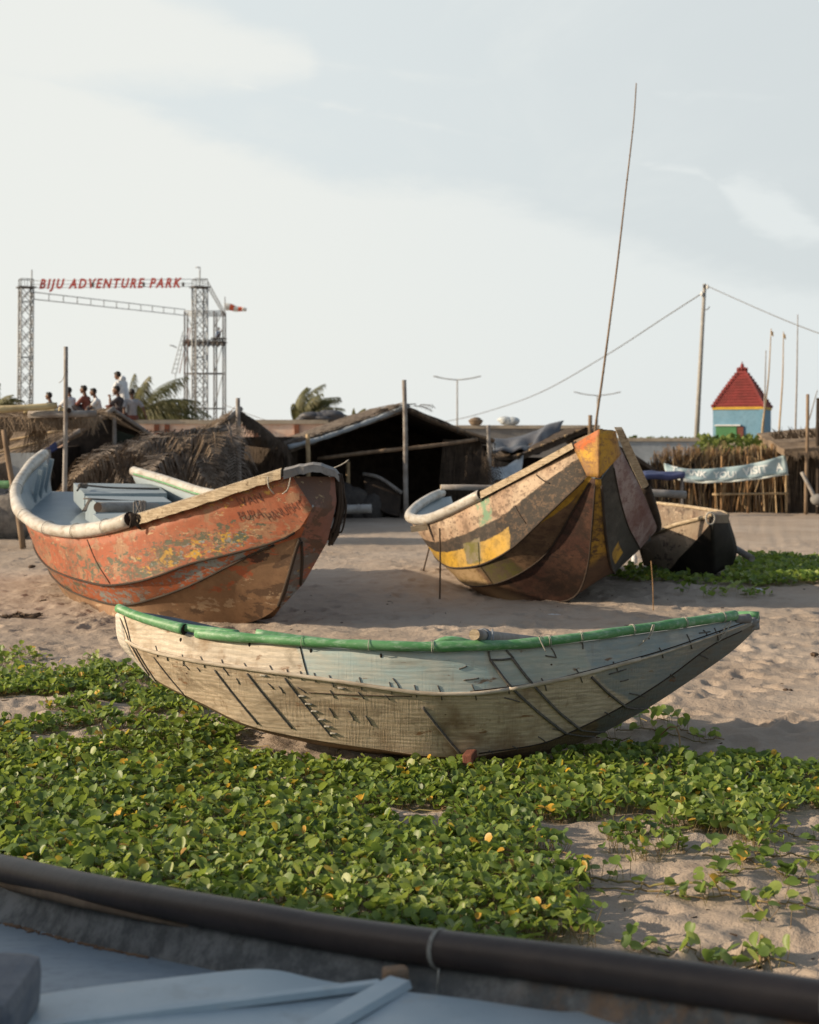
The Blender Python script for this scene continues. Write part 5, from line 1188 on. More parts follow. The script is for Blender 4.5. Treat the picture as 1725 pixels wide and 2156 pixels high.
def gable(root, pk, l, r, th=.06, mt='thatch_dark'):
    m = MB(); pk, l, r = Vector(pk), Vector(l), Vector(r); o = Vector((0, th, 0)); q = [Vector((l.x, l.y, -.02)), l, pk, r, Vector((r.x, r.y, -.02))]
    m.add(q + [p + o for p in q], [(0, 1, 2, 3, 4), (9, 8, 7, 6, 5)] + [(i, i + 5, (i + 1) % 5 + 5, (i + 1) % 5) for i in range(5)]); return m.build('back_wall', M[mt], root)
def frond(mb, base, d, L, droop, n=26, leaf=.35, w=.016, side=None, m=0, hang=.6, fold=.5):
    """one palm frond: rib and leaflets as tapered blades"""
    d = Vector(d).normalized(); base = Vector(base); pts = []
    p = base.copy(); dd = d.copy(); k = 12
    for i in range(k + 1):
        pts.append(p.copy()); dd = (dd + Vector((0, 0, -droop / k)) + (Vector(side) / k if side is not None else Vector())).normalized(); p = p + dd * L / k
    mb.tube(pts, lambda t: w * (1 - t * .85), 5, m, caps=False)
    for i in range(n):
        t = .12 + .88 * i / n; x = t * k; j = min(int(x), k - 1); q = pts[j].lerp(pts[j + 1], x - j); tg = (pts[j + 1] - pts[j]).normalized()
        s0 = tg.cross(Vector((0, 0, 1)));
        if s0.length < 1e-3: s0 = Vector((1, 0, 0))
        s0.normalize(); up = s0.cross(tg)
        for sg in (-1, 1):
            l = leaf * (math.sin(math.pi * min(1, .18 + .8 * t)) * .9 + .15) * R.uniform(.75, 1.15)
            e = (s0 * sg + tg * .75 + up * R.uniform(-.1, .25)).normalized()
            if side is not None: e = (e + Vector(side) * .9).normalized()
            mid = q + e * l * .5; tip = q + e * l + Vector((0, 0, -1)) * l * hang * R.uniform(.5, 1)
            c = tg * w * 1.1
            mb.add([q - c * .6, q + c * .6, mid + c, mid - c, tip], [(0, 1, 2, 3), (3, 2, 4)], m)

# ---- bamboo drying rack, far left
root = thing('bamboo_rack', 'flat thatched shelter topped with pale bamboo poles, standing in front of the gabled hut', 'shelter', (-6.8, 24.3, 0))
m = MB(); slabq(m, [P(-90, 872, 25.6), P(205, 868, 25.6), P(205, 884, 24.0), P(-90, 905, 24.0)], .10, 0, 8, .05)
blades(m, P(-90, 880, 24.0), P(208, 874, 24.0), (0, -.2, -1), 300, .30, .014, 0, .2, .9); blades(m, P(-90, 868, 24.2), P(205, 868, 24.2), (.9, -.1, -.1), 200, .5, .012, 0, .2, .4)
blades(m, P(60, 886, 24.2), P(95, 884, 24.2), (0, 0, -1), 60, .55, .010, 0, .1, .3); m.ell(P(4, 915, 24.1), .16, .16, .22, jit=.2)
m.build('thatch_roof', M['thatch'], root)
for a, b_, r in (((-60, 867, 23.6), (121, 854, 23.9), .055), ((-60, 862, 24.4), (60, 858, 24.4), .05), ((128, 862, 24.0), (146, 864, 23.8), .045), ((50, 866, 24.1), (122, 866, 24.2), .035)):
    m = MB(); p = [P(*a).lerp(P(*b_), i / 8) for i in range(9)]; m.tube(p, r, 12, 0, capm=1)
    for i in range(1, 8, 2): m.tube([p[i] + (p[1] - p[0]).normalized() * s for s in (-.012, 0, .012)], lambda t: r * 1.05, 12, 0, caps=False)
    m.build('bamboo_pole', [M['bamboo'], M['bamboo_end']], root)
m = MB(); m.tube([P(60, 873, 23.9), P(150, 872, 23.9), P(204, 871, 24.0)], .06, 9); m.build('beam', M['grey_pole'], root)
x = P(139, 730, 23.8); post(root, x, (x.x - .02, 23.8, -.1), .040, 'grey_pole')
x = P(8, 905, 23.8); post(root, x, P(34, 1040, 23.6) * 1 + Vector((.12, 0, -.9)), .05, 'brown_pole')
m = MB(); m.tube(resample([P(138, 780, 23.75), P(132, 800, 23.7), P(124, 806, 23.7)], 8), .006, 4); m.build('cord', M['cord'], root)

# ---- hut with a gabled opening, left
root = thing('thatched_hut', 'gabled thatched hut with a pale wall block beneath, behind the bamboo pole shelter', 'hut', (-7.4, 31, 0), 'thatched beach huts')
A, B, C, D, E = P(238, 862, 30), P(97, 948, 29.3), P(-150, 1035, 27.6), P(-120, 905, 33.5), P(345, 932, 30.6)
Ab, Eb = P(225, 872, 34.5), P(345, 930, 35)
m = MB(); slabq(m, [A, D, C, B], .07, 0, 10, .06)
for i in range(9):
    u = i / 9; a0, b0 = A.lerp(B, u), D.lerp(C, u); blades(m, a0 + Vector((0, -.02, .03)), b0 + Vector((0, -.02, .03)), B - A, 260, .55, .014, 0, .15, .35)
blades(m, B, C, (0, -.25, -1), 420, .55, .014, 0, .1, .5); blades(m, A, B, (-.2, -1, -.4), 130, .16, .012, 0, .3, .8)
m.build('thatch_roof', M['thatch'], root)
m = MB()
for u in (.28, .55, .78):
    a0, b0 = A.lerp(B, u) + Vector((0, -.02, .09)), D.lerp(C, u) + Vector((0, -.02, .09)); m.tube(resample([a0.lerp(b0, .1), a0.lerp(b0, .5) + Vector((0, 0, .02)), b0], 10), .026, 7)
m.build('batten', M['straw'], root)
m = MB(); slabq(m, [A, Ab, Eb, E], .06, 0, 8, .04); blades(m, A, Ab, E - A, 300, .6, .014, 0, .1, .3); m.build('thatch_roof', M['thatch_dark'], root)
m = MB(); m.tube(resample([A + Vector((.05, -.06, .03)), A.lerp(B, .5) + Vector((0, -.06, -.03)), B + Vector((0, -.06, 0))], 10), .05, 8); m.tube(resample([A + Vector((-.02, -.06, .02)), E + Vector((0, -.06, 0))], 6), .04, 8); m.build('rafter', M['grey_pole'], root)
m = MB(); wallq(m, (-7.8, 33.6, 0), (-4.9, 34.2, 0), 2.0, 1.8); wallq(m, (E.x, 30.7, 0), (E.x + .1, 34.2, 0), 1.75, 1.75); wallq(m, (-7.9, 30.4, 0), (-7.8, 33.6, 0), 1.6, 1.7)
m.build('thatch_wall', M['thatch_dark'], root)
m = MB(); q = [P(242, 905, 30.2), P(345, 935, 30.7), P(345, 975, 30.7), P(242, 975, 30.2)]; m.hexa([x + Vector((0, .06, 0)) for x in q], q); m.build('gable_sheet', simple('dark_green_sheet', (0.040, 0.050, 0.032), (0.028, 0.034, 0.024), 3, 0.8), root)
x = P(241, 862, 30.1); post(root, x, (x.x, 30.1, 0), .05); x = P(37, 955, 28.9)
m = MB(); wallq(m, (P(12, 960, 28.7).x, 28.7, 0), (P(84, 960, 28.7).x, 28.7, 0), 1.55, 1.55, .2); wallq(m, (P(84, 950, 28.72).x, 28.66, 0), (P(101, 950, 28.72).x, 28.66, 0), 1.62, 1.62, .3); m.build('wall', M['whitewash'], root)
gable(root, Ab + Vector((.0, -.12, -.03)), Vector((-8.3, 33.6, 1.62)), Eb + Vector((0, -.15, -.05)))
# canvas bundle in the hut
m = MB()
for i in range(5): m.ell(Vector((-6.1 + R.uniform(-.4, .4), 31.0 + R.uniform(-.2, .2), .55)), 1.0, .8, .75 - .06 * i, nu=20, nv=12, jit=.02)
tag(m.build('canvas_bundle', M['blanket']), 'big dusty canvas-covered bundle in the dark opening of the gabled hut', 'bundle')
# ---- blue cloth bit on the eave
m = MB(); slabq(m, [P(96, 945, 29.1), P(118, 930, 29.2), P(122, 945, 29.2), P(92, 962, 29.0)], .01, 0, 4, .02); m.build('cloth_patch', M['tarp_blue'], root)

# ---- hut covered in loose palm fronds
root = thing('thatched_hut', 'low hut shaggy with loose dried palm fronds, close behind the orange boat', 'hut', (-4.2, 30.5, 0), 'thatched beach huts')
m = MB(); T = PP([(500, 866, 29.6), (440, 903, 29.9), (362, 921, 30.2), (248, 937, 30.6), (215, 950, 30.8)]); Bt = PP([(452, 935, 28.4), (418, 960, 28.0), (335, 985, 27.8), (250, 1002, 27.8), (212, 1015, 28.2)])
Tr, Br = resample(T, 16), resample(Bt, 16)
for i in range(15): slabq(m, [Tr[i], Tr[i + 1], Br[i + 1], Br[i]], .06, 0, 2, .03)
for k in range(8):
    u = k / 8
    for i in range(15): blades(m, Tr[i].lerp(Br[i], u) + Vector((0, -.03, .05)), Tr[i + 1].lerp(Br[i + 1], u) + Vector((0, -.03, .05)), (Br[i] - Tr[i]) + Vector((-.5, 0, -.1)), 20, .75, .014, 0, .30, .5, .07)
for i in range(15): blades(m, Br[i], Br[i + 1], (-.1, -.15, -1), 34, 1.05, .012, 0, .1, .3, .06)
m.build('thatch_roof', M['thatch'], root)
m = MB()
for i in range(60):
    u = R.random(); k = int(u * 15); b0 = Tr[k].lerp(Br[k], R.uniform(.2, .95)) + Vector((0, -.10, .03)); frond(m, b0, (R.uniform(-1.0, .35), -.45, R.uniform(-.35, .35)), R.uniform(1.1, 2.0), R.uniform(.9, 1.7), 24, .60, .020, None, R.choice((0, 0, 1)), 1.0)
m.build('palm_thatch', [M['thatch_grey'], M['thatch']], root)
A = T[0]; m = MB(); Er = P(603, 940, 29.6)
slabq(m, [A, A + Vector((-.3, 3.5, 0)), Er + Vector((-.3, 3.5, 0)), Er], .08, 0, 8, .06); blades(m, A, A + Vector((-.3, 3.5, 0)), Er - A, 500, .7, .016, 0, .2, .3); blades(m, A + Vector((0, -.05, 0)), Er + Vector((0, -.05, 0)), (.25, -.3, -1), 220, .32, .014, 0, .1, .8)
blades(m, Er, Er + Vector((-.3, 3.5, 0)), (.05, 0, -1), 260, 1.0, .016, 0, .1, .2); m.build('thatch_roof', M['thatch_dark'], root)
m = MB(); wallq(m, (-6.2, 32.6, 0), (-2.6, 33.0, 0), 1.9, 1.9); wallq(m, (Er.x - .05, 29.7, 0), (Er.x - .25, 33, 0), 1.6, 1.6); wallq(m, (-6.2, 30.5, 0), (-6.2, 32.6, 0), 1.3, 1.4)
blades(m, (Er.x - .06, 29.6, 1.6), (Er.x - 1.0, 31.0, 1.7), (0, 0, -1), 300, 1.6, .02, 0, .1, .15); m.build('thatch_wall', M['thatch_dark'], root)
x = P(501, 838, 29.2); post(root, x, (x.x + .03, 29.2, 0), .05); x = P(415, 950, 28.4); post(root, x, (x.x - .05, 28.3, 0), .045, 'brown_pole')
m = MB(); m.tube(resample([A + Vector((.1, -.1, .06)), P(441, 908, 29.0), P(405, 925, 28.6)], 8), .05, 8); m.build('rafter', M['grey_pole'], root)

# ---- large open hut in the middle
root = thing('thatched_hut', 'large open gabled hut with a tall centre post, between the orange and striped boats', 'hut', (-.3, 34, 0), 'thatched beach huts')
A, B, E = P(851, 856, 33.5), P(608, 940, 32.6), P(1032, 928, 33.8); back = Vector((-.9, 4.6, 0))
m = MB(); slabq(m, [A, A + back, B + back, B], .10, 0, 10, .05)
for i in range(7): a0 = A.lerp(B, i / 7); blades(m, a0 + Vector((0, -.02, .04)), a0 + back, B - A, 110, .7, .018, 0, .1, .4, .07)
blades(m, A + Vector((0, -.04, .02)), B + Vector((0, -.04, .02)), (-.6, -.5, -.2), 130, .22, .014, 0, .2, .9); m.build('thatch_roof', M['thatch_grey'], root)
m = MB(); slabq(m, [A, A + back, E + back, E], .08, 0, 8, .05); blades(m, A + Vector((0, -.04, 0)), E + Vector((0, -.04, 0)), (.6, -.4, -.5), 230, .24, .015, 0, .2, .9); blades(m, A, A + back, E - A, 300, .6, .015)
m.build('thatch_roof', M['thatch_dark'], root)
m = MB(); p = resample([A + Vector((.12, -.12, .02)), A.lerp(B, .35) + Vector((0, -.12, -.07)), A.lerp(B, .7) + Vector((0, -.12, -.08)), B + Vector((0, -.12, -.02))], 20); m.tube(p, lambda t: .055 + .012 * math.sin(t * 40), 9); m.build('rafter', M['bluewall'], root)
m = MB(); m.tube(resample([A + Vector((-.05, -.1, 0)), A.lerp(E, .5) + Vector((0, -.1, -.05)), E + Vector((.1, -.1, 0))], 10), .045, 8); m.build('rafter', M['brown_pole'], root)
m = MB(); m.tube(resample([P(668, 966, 33.2), P(780, 952, 33.1), P(851, 945, 33.1), P(930, 936, 33.3), P(1005, 925, 33.6)], 14), .048, 8); m.build('beam', M['brown_pole'], root)
m = MB(); wallq(m, (B.x - .9, 37.2, 0), (E.x - .9, 38.4, 0), 1.9, 1.9); wallq(m, (E.x + .02, 33.9, 0), (E.x - .85, 38.4, 0), 1.7, 1.75); wallq(m, (B.x - .9, 37.2, 0), (B.x, 32.8, 0), 1.6, 1.5)
blades(m, (E.x - 1.1, 34.0, 1.85), (E.x - .2, 34.0, 1.8), (0, 0, -1), 260, 1.7, .02, 0, .1, .12); m.build('thatch_wall', M['thatch_dark'], root)
m = MB()
for i in range(22): frond(m, (E.x - R.uniform(-.1, .55), 33.5 + R.uniform(-.15, .2), R.uniform(1.4, 1.75)), (R.uniform(-.3, .3), -.15, -1), R.uniform(.8, 1.4), .1, 16, .3, .010, None, 0, .9)
for i in range(9): frond(m, A + Vector((R.uniform(-.6, .4), -.05, R.uniform(-.1, .04))), (R.uniform(-1, 1), -.5, .2), R.uniform(.3, .6), .8, 8, .18, .010)
m.build('palm_thatch', M['thatch_dark'], root)
x = P(851, 800, 33.0); post(root, x, (P(856, 1088, 33.0).x, 33.0, -.05), .058); x = P(1028, 895, 33.4); post(root, x, (x.x + .07, 33.4, 0), .05); x = P(648, 914, 32.4); post(root, x, (x.x + .02, 32.4, 0), .055, 'straw')
x = P(583 / 1725 * 1000 + 395, 972, 33.6); post(root, x, (x.x, 33.6, 0), .05, 'straw')
m = MB()
for i in range(9): m.ell((-1.15 + R.uniform(-.5, .45), 33.7 + R.uniform(-.2, .2), R.uniform(.1, .45)), R.uniform(.3, .55), R.uniform(.3, .5), R.uniform(.25, .5), nu=13, nv=9, jit=.07)
tag(m.build('tarp_mound', simple('dark_canvas', (0.055, 0.05, 0.048), (0.085, 0.077, 0.072), 4, 0.95, 0.5)), 'grey covered mound inside the large open hut, above the pale log', 'mound')
m = MB(); p = [P(700, 1073, 32.0).lerp(P(783, 1071, 32.0), i / 6) for i in range(7)]; m.tube(p, lambda t: .10, 12); m.tube([P(753, 1072, 32.0), P(756, 1072, 32.0)], .115, 12); tag(m.build('log', M['pale_log']), 'thick pale grey log lying at the mouth of the large open hut', 'log')
root2 = thing('skiff', 'dark upended skiff leaning in the shade of the large open hut', 'boat', P(815, 1085, 33.8))
m = MB(); m.loft([PP([(765, 1000, 33.9), (800, 1008, 33.7), (845, 1040, 33.5)]), PP([(770, 1040, 33.4), (805, 1075, 33.2), (842, 1088, 33.2)]), PP([(790, 1085, 33.8), (815, 1092, 33.8), (840, 1090, 33.9)])], 14, 4); m.orient(P(810, 1045, 36)); shell(m.build('hull', [M['dark_wood']] * 2, root2), .04, 1)
m = MB(); m.tube(resample(PP([(765, 998, 33.8), (800, 1006, 33.6), (846, 1038, 33.4)]), 10), .045, 8); m.build('gunwale', M['grey_pole'], root2)

gable(root, A + back + Vector((0, -.1, -.05)), B + back + Vector((0, -.1, -.05)), E + back + Vector((0, -.1, -.05)))
# ---- tarpaulin roofs in the middle distance
def cloth(mb, q, th=.02, sub=14, amp=.08, m=0, seed=0):
    a, b, c, d = [Vector(x) for x in q]; n = (b - a).cross(d - a).normalized(); top = []
    for i in range(sub + 1):
        for j in range(sub + 1):
            u, v = i / sub, j / sub; p = a.lerp(b, u).lerp(d.lerp(c, u), v)
            w = float(vnoise(np.array([u * 5 + seed]), np.array([v * 2.2 + seed]), seed)[0]) * amp * 2; top.append(p + n * w)
    N = (sub + 1) ** 2; bot = [p - n * th for p in top]; fs = []
    for i in range(sub):
        for j in range(sub): x = i * (sub + 1) + j; fs += [(x, x + sub + 1, x + sub + 2, x + 1), (N + x + 1, N + x + sub + 2, N + x + sub + 1, N + x)]
    for i in range(sub):
        e = i * (sub + 1); e2 = e + sub; e3 = sub * (sub + 1) + i; fs += [(e, N + e, N + e + sub + 1, e + sub + 1), (e2 + sub + 1, N + e2 + sub + 1, N + e2, e2), (i + 1, N + i + 1, N + i, i), (e3, N + e3, N + e3 + 1, e3 + 1)]
    mb.add(top + bot, fs, m, True)
root = thing('tarp_hut', 'dark tarpaulin roofed hut behind the striped boat, its low eave beside a white sheet', 'hut', (3.0, 37.5, 0))
pk, le, re = P(1238, 902, 36.0), P(1090, 962, 35.4), P(1404, 1000, 36.0); bk = Vector((-.5, 4, .0))
m = MB(); slabq(m, [pk, pk + bk, le + bk, le], .08, 0, 8, .05); blades(m, pk, le, (-.5, -.6, -.1), 160, .25, .014, 0, .2, .9); m.build('thatch_roof', M['thatch_dark'], root)
m = MB(); slabq(m, [pk, pk + bk, re + bk, re], .08, 0, 8, .05); m.build('thatch_roof', M['thatch_dark'], root)
m = MB(); cloth(m, [P(1036, 930, 38.6), P(1190, 902, 38.8), P(1135, 948, 36.2), P(1040, 962, 36.0)], .02, 16, .22, 0, 3); m.build('tarpaulin', M['tarp_dark'], root)
m = MB(); wallq(m, (le.x - .3, 39.2, 0), (re.x - .4, 39.8, 0), 1.4, 1.3); wallq(m, (le.x, 35.6, 0), (le.x - .4, 39.2, 0), 1.25, 1.3); wallq(m, (re.x - .02, 36.1, 0), (re.x - .4, 39.9, 0), .9, .9); m.build('thatch_wall', M['thatch_dark'], root)
for k in range(7):
    m = MB(); t = k / 6; p = pk.lerp(le, t) + Vector((0, -.06, .05)); m.tube([p, p + Vector((R.uniform(.15, .4), .5, .02))], .03, 6); m.build('batten', M['straw'], root)
x = P(1243, 874, 35.8); post(root, x, (x.x, 35.8, 0), .055, 'brown_pole')
m = MB(); cloth(m, [P(1000, 972, 35.6), P(1104, 966, 35.6), P(1092, 1012, 34.4), P(985, 1024, 34.2)], .02, 14, .25, 0, 8); cloth(m, [P(985, 1022, 34.2), P(1092, 1011, 34.4), P(1092, 1080, 34.2), P(985, 1090, 34.1)], .02, 10, .1, 0, 4); tag(m.build('plastic_sheet', M['tarp_white']), 'crumpled white plastic sheet draped between the large open hut and the striped boat', 'sheet')
m = MB(); cloth(m, [P(1352, 1000, 34.6), P(1438, 1001, 34.8), P(1442, 1008, 34.4), P(1352, 1012, 34.2)], .12, 10, .03, 0, 5)
tag(m.build('blue_sheet', M['tarp_blue']), 'narrow dark blue sheet stretched between the striped boat and the banner', 'sheet')
m = MB(); m.bar(P(1360, 1012, 34.5), Vector((P(1360, 1012, 34.5).x, 34.5, 0)), .04); tag(m.build('wooden_stake', M['grey_pole']), 'grey stake under the end of the dark blue sheet close to the striped boat', 'stake', 'stakes of the blue sheet')
m = MB(); m.bar(P(1436, 1004, 34.6), Vector((P(1436, 1004, 34.6).x, 34.6, 0)), .04); tag(m.build('wooden_stake', M['grey_pole']), 'grey stake under the end of the dark blue sheet close to the banner', 'stake', 'stakes of the blue sheet')

# ---- brush fence with banner
root = thing('brush_fence', 'brown brushwood fence of upright sticks behind the pale blue banner', 'fence', (6.9, 36.2, 0))
x0, x1 = P(1385, 1000, 36).x, P(1665, 1000, 36).x
m = MB()
for i in range(760):
    x = R.uniform(x0, x1); y = 36.2 + R.uniform(-.18, .18); h = 1.40 + .40 * float(vnoise(np.array([x * 2.3]), np.array([.5]), 3)[0]) + R.uniform(-.25, .22) + .10 * (x - x0) / (x1 - x0); ln = R.uniform(-.16, .16)
    z0 = R.uniform(-.05, .7) if i % 3 else -.05; ln *= 1.6
    m.tube([(x, y, z0), (x + ln * .5, y + R.uniform(-.04, .02), (z0 + h) / 2), (x + ln, y + R.uniform(-.06, .06), h)], lambda t, r=R.uniform(.008, .024): r * (1.1 - .5 * t), 4, R.choice((0, 0, 0, 1, 1, 2, 2)), caps=False, smooth=False)
for i in range(120):
    x = R.uniform(x0, x1); frond(m, (x, 36.2 + R.uniform(-.2, .1), R.uniform(1.0, 1.4)), (R.uniform(-.5, .5), -.15, 1), R.uniform(.25, .5), .7, 7, .14, .008, None, R.choice((0, 1)))
m.build('brush_panel', [M['brush'], M['straw'], M['thatch_dark']], root)
m = MB(); wallq(m, (x0, 36.5, 0), (x1, 36.5, 0), 1.25, 1.45, .05); m.build('brush_backing', M['thatch_dark'], root)
m = MB(); m.tube(resample([P(1500, 1041, 35.7), P(1580, 1040, 35.7), P(1660, 1039, 35.7)], 8), .028, 7); m.build('rail', M['straw'], root)
for px, mt in ((1520, 'brush'), (1656, 'straw'), (1575, 'brush')): x = P(px, 960 if px != 1656 else 990, 35.75); post(root, x, (x.x, 35.75, 0), .03, mt)
root = thing('banner', 'long faded pale blue cloth banner with white lettering slung along the brush fence', 'banner', P(1530, 1000, 35.5))
m = MB(); tp = resample(PP([(1398, 975, 35.6), (1440, 986, 35.55), (1490, 987, 35.5), (1560, 980, 35.5), (1610, 970, 35.5), (1655, 957, 35.5)]), 40); bt = resample(PP([(1400, 990, 35.6), (1428, 1004, 35.5), (1480, 1012, 35.45), (1560, 1009, 35.45), (1610, 1003, 35.45), (1659, 996, 35.45)]), 40); hm = resample(PP([(1404, 996, 35.6), (1436, 1013, 35.46), (1482, 1017, 35.42), (1560, 1013, 35.42), (1610, 1007, 35.43), (1661, 999, 35.43)]), 40)
def sheet(lines, rows, mat, name, th):
    vs, fs = [], []; n = len(lines[0])
    for k in range(len(lines) - 1):
        for q in range(rows + (k == len(lines) - 2)):
            for i in range(n): vs.append(lines[k][i].lerp(lines[k + 1][i], q / rows) + Vector((0, .03 * math.sin(i * .7 + q * .5), 0)))
    R_ = len(vs) // n
    for r in range(R_ - 1):
        for i in range(n - 1): fs.append((r * n + i, (r + 1) * n + i, (r + 1) * n + i + 1, r * n + i + 1))
    mm = MB(); mm.add(vs, fs, 0, True); o = mm.build(name, [mat, mat], root); md = o.modifiers.new('cloth', 'SOLIDIFY'); md.thickness = th; return o, mm.bvh()
o, bvb = sheet([tp, bt], 6, M['banner'], 'cloth', .006); sheet([[p + Vector((0, -.01, 0)) for p in bt], [p + Vector((0, -.01, 0)) for p in hm]], 2, M['banner_hem'], 'hem', .012)
m = MB()
surf_text(m, bvb, 'THANK', 1412, 993, 1488, 1006, 12, .014, bold=.03); surf_text(m, bvb, 'YOU!', 1502, 1006, 1551, 1005, 13, .014, bold=.03); surf_text(m, bvb, 'VISIT', 1565, 1001, 1618, 994, 16, .014, bold=.03); surf_text(m, bvb, 'A', 1635, 992, 1650, 989, 17, .014, bold=.03)
m.split('lettering', M['banner_ink'], root)
# ---- dark hut, far right
root = thing('thatched_hut', 'dark thatched hut beside the high end of the pale blue banner', 'hut', (9.4, 36, 0), 'thatched beach huts')
xa = P(1664, 1000, 35.6).x
m = MB(); slabq(m, [Vector((xa - .2, 38.2, 2.0)), Vector((xa + 3.4, 38.2, 2.3)), Vector((xa + 3.4, 35.2, 1.75)), Vector((xa - .25, 35.2, 1.55))], .10, 0, 8, .07); blades(m, (xa - .2, 35.3, 1.6), (xa + 3.2, 35.3, 1.8), (0, -.6, -.6), 260, .35, .016, 0, .2, .8); blades(m, (xa - .2, 36.3, 1.85), (xa + 3.2, 36.3, 2.0), (-.3, -.4, .7), 240, .4, .014, 0, .2, .8); m.build('thatch_roof', M['thatch'], root)
m = MB(); wallq(m, (xa, 35.9, 0), (xa + 3.2, 35.9, 0), 1.62, 1.7); wallq(m, (xa - .02, 38, 0), (xa, 35.8, 0), 1.8, 1.6); blades(m, (xa, 35.78, 1.6), (xa + 2.4, 35.78, 1.7), (0, 0, -1), 400, 1.5, .02, 0, .05, .1); m.build('thatch_wall', M['thatch_dark'], root)
for a, b_, r, mt in (((1701, 830, 35.2), (1697, 1084, 35.2), .045, 'brown_pole'), ((1688, 994, 34.9), (1724, 1066, 34.7), .05, 'grey_pole'), ((1723, 838, 35.4), (1722, 1084, 35.4), .05, 'dark_wood')):
    post(root, P(*a), Vector((P(*b_).x, P(*b_).y, 0 if b_[1] > 1070 else P(*b_).z)), r, mt)
m = MB(); m.ell(P(1722, 1052, 34.6), .18, .15, .14, nu=14, nv=9, jit=.08); tag(m.build('stone', M['greywall']), 'grey lump by the leaning stick at the mouth of the dark hut past the banner', 'stone')

# ---- heap of nets and a green pole, left
m = MB()
for i in range(9): m.ell(P(10 - i * 14 + R.uniform(-6, 6), 1128 - i, 26.0) + Vector((0, R.uniform(-.2, .4), .25 + R.uniform(0, .1))), R.uniform(.4, .6), R.uniform(.35, .5), R.uniform(.35, .78), nu=18, nv=11, jit=.06)
tag(m.build('fishing_net', M['net']), 'grey heap of fishing net on the sand beside the stern of the orange boat', 'net')
m = MB(); m.tube([P(-70, 1021, 25.6).lerp(P(38, 1020, 25.6), i / 5) for i in range(6)], .07, 10); tag(m.build('bamboo_pole', M['green']), 'short green painted pole resting above the grey net heap', 'pole')
# =================================================================== walls, dune
def wall_thing(name, label, px0, px1, Y, ztop, mat, cat='wall', th=.3):
    root = thing(name, label, cat, (P((px0 + px1) / 2, HY, Y).x, Y, 0))
    m = MB(); a, b = P(px0, HY, Y).x, P(px1, HY, Y).x; m.box(((a + b) / 2, Y + th / 2, ztop / 2 - .1), (b - a, th, ztop + .2)); m.build('wall_face', mat, root)
    m = MB(); m.box(((a + b) / 2, Y + th / 2, ztop + .06), (b - a + .04, th + .10, .12)); m.build('coping', M['coping'], root); return root
r1 = wall_thing('boundary_wall', 'long peeling pink plaster wall behind the thatched huts, with people on it', -220, 690, 41, 2.32, M['pinkwall'])
m = MB()
for px in (330, 352, 540, 625): m.box((P(px, HY, 40.95).x, 40.95, 1.15), (.13, .10, 2.3))
m.split('pilaster', simple('rust_brown_pilaster', (0.24, 0.09, 0.05), (0.17, 0.07, 0.04), 2), r1)
r2 = wall_thing('boundary_wall', 'grey plaster wall behind the large open hut and the dark tarpaulin', 940, 1262, 52, 2.32, M['greywall'])
wall_thing('boundary_wall', 'blue-grey wall between the striped boat and the brush fence, under the green dune', 1270, 1475, 50, 1.85, M['bluewall'])
def dune():
    xs, ys = np.linspace(4, 48, 90), np.linspace(58, 96, 44); X, Y = np.meshgrid(xs, ys)
    H = 1.95 * np.clip((Y - 58) / 9, 0, 1) ** .6 * np.clip((X - 4) / 6, 0, 1) ** .7 + vnoise(X * .5, Y * .5, 7) * .4 + vnoise(X * 1.7, Y * 1.7, 8) * .2 - .2
    H = H * np.clip((96 - Y) / 12, 0, 1) - .05; v = np.stack([X.ravel(), Y.ravel(), H.ravel()], 1); nr, nc = X.shape
    i = np.arange((nr - 1) * (nc - 1)); a = (i // (nc - 1)) * nc + i % (nc - 1); f = np.stack([a, a + 1, a + nc + 1, a + nc], 1)
    tag(np_mesh('dune', v, f, M['dune'], True), kind='structure')
    m = MB(); rs = np.random.RandomState(8)
    for i in range(2600):
        r, c = rs.randint(8, 30), rs.randint(6, 88); p = Vector((X[r, c] + rs.uniform(-.3, .3), Y[r, c] + rs.uniform(-.4, .4), H[r, c] - .03)); h = rs.uniform(.12, .42); w = rs.uniform(.04, .11)
        for k in range(3):
            a = rs.rand() * 6.28; d = Vector((math.cos(a), math.sin(a), 0)); m.add([p - d * w, p + d * w, p + d * w * .7 + Vector((rs.uniform(-.1, .14), 0, h)), p - d * w * .5 + Vector((rs.uniform(-.1, .14), 0, h * .9))], [(0, 1, 2, 3)])
    tag(m.build('dune_scrub', M['dune_green']), 'low sunlit green scrub along the dune crest in front of the shrine', 'scrub', None, 'stuff')
    m = MB()
    for i in range(1100):   # creeper tops behind the brush fence
        x = rs.uniform(P(1470, HY, 38).x, P(1735, HY, 38).x); p = Vector((x, 38 + rs.uniform(-.5, .6), 0)); s = .25 * float(vnoise(np.array([x * 1.1]), np.array([2.]), 5)[0]); z = 1.5 + s + rs.uniform(-.5, .42); a = rs.rand() * 6.28; w = rs.uniform(.05, .10); d = Vector((math.cos(a), math.sin(a), rs.uniform(-.5, .5))) * w; u = Vector((rs.uniform(-.6, .6), rs.uniform(-.6, .2), 1)) * w
        q = Vector((p.x, p.y, z)); m.add([q - d, q + u * .2 - d * .1, q + d, q + u * 1.3], [(0, 1, 2, 3)])
    for i in range(60): x = rs.uniform(P(1470, HY, 38).x, P(1735, HY, 38).x); m.tube([(x, 38, 0), (x + rs.uniform(-.2, .2), 38 + rs.uniform(-.3, .3), 1.0), (x + rs.uniform(-.3, .3), 38 + rs.uniform(-.4, .4), 1.7)], .012, 4, caps=False)
    tag(m.build('fence_creeper', M['dune_green']), 'bright green leafy growth topping the brush fence below the shrine', 'scrub', None, 'stuff')
dune()
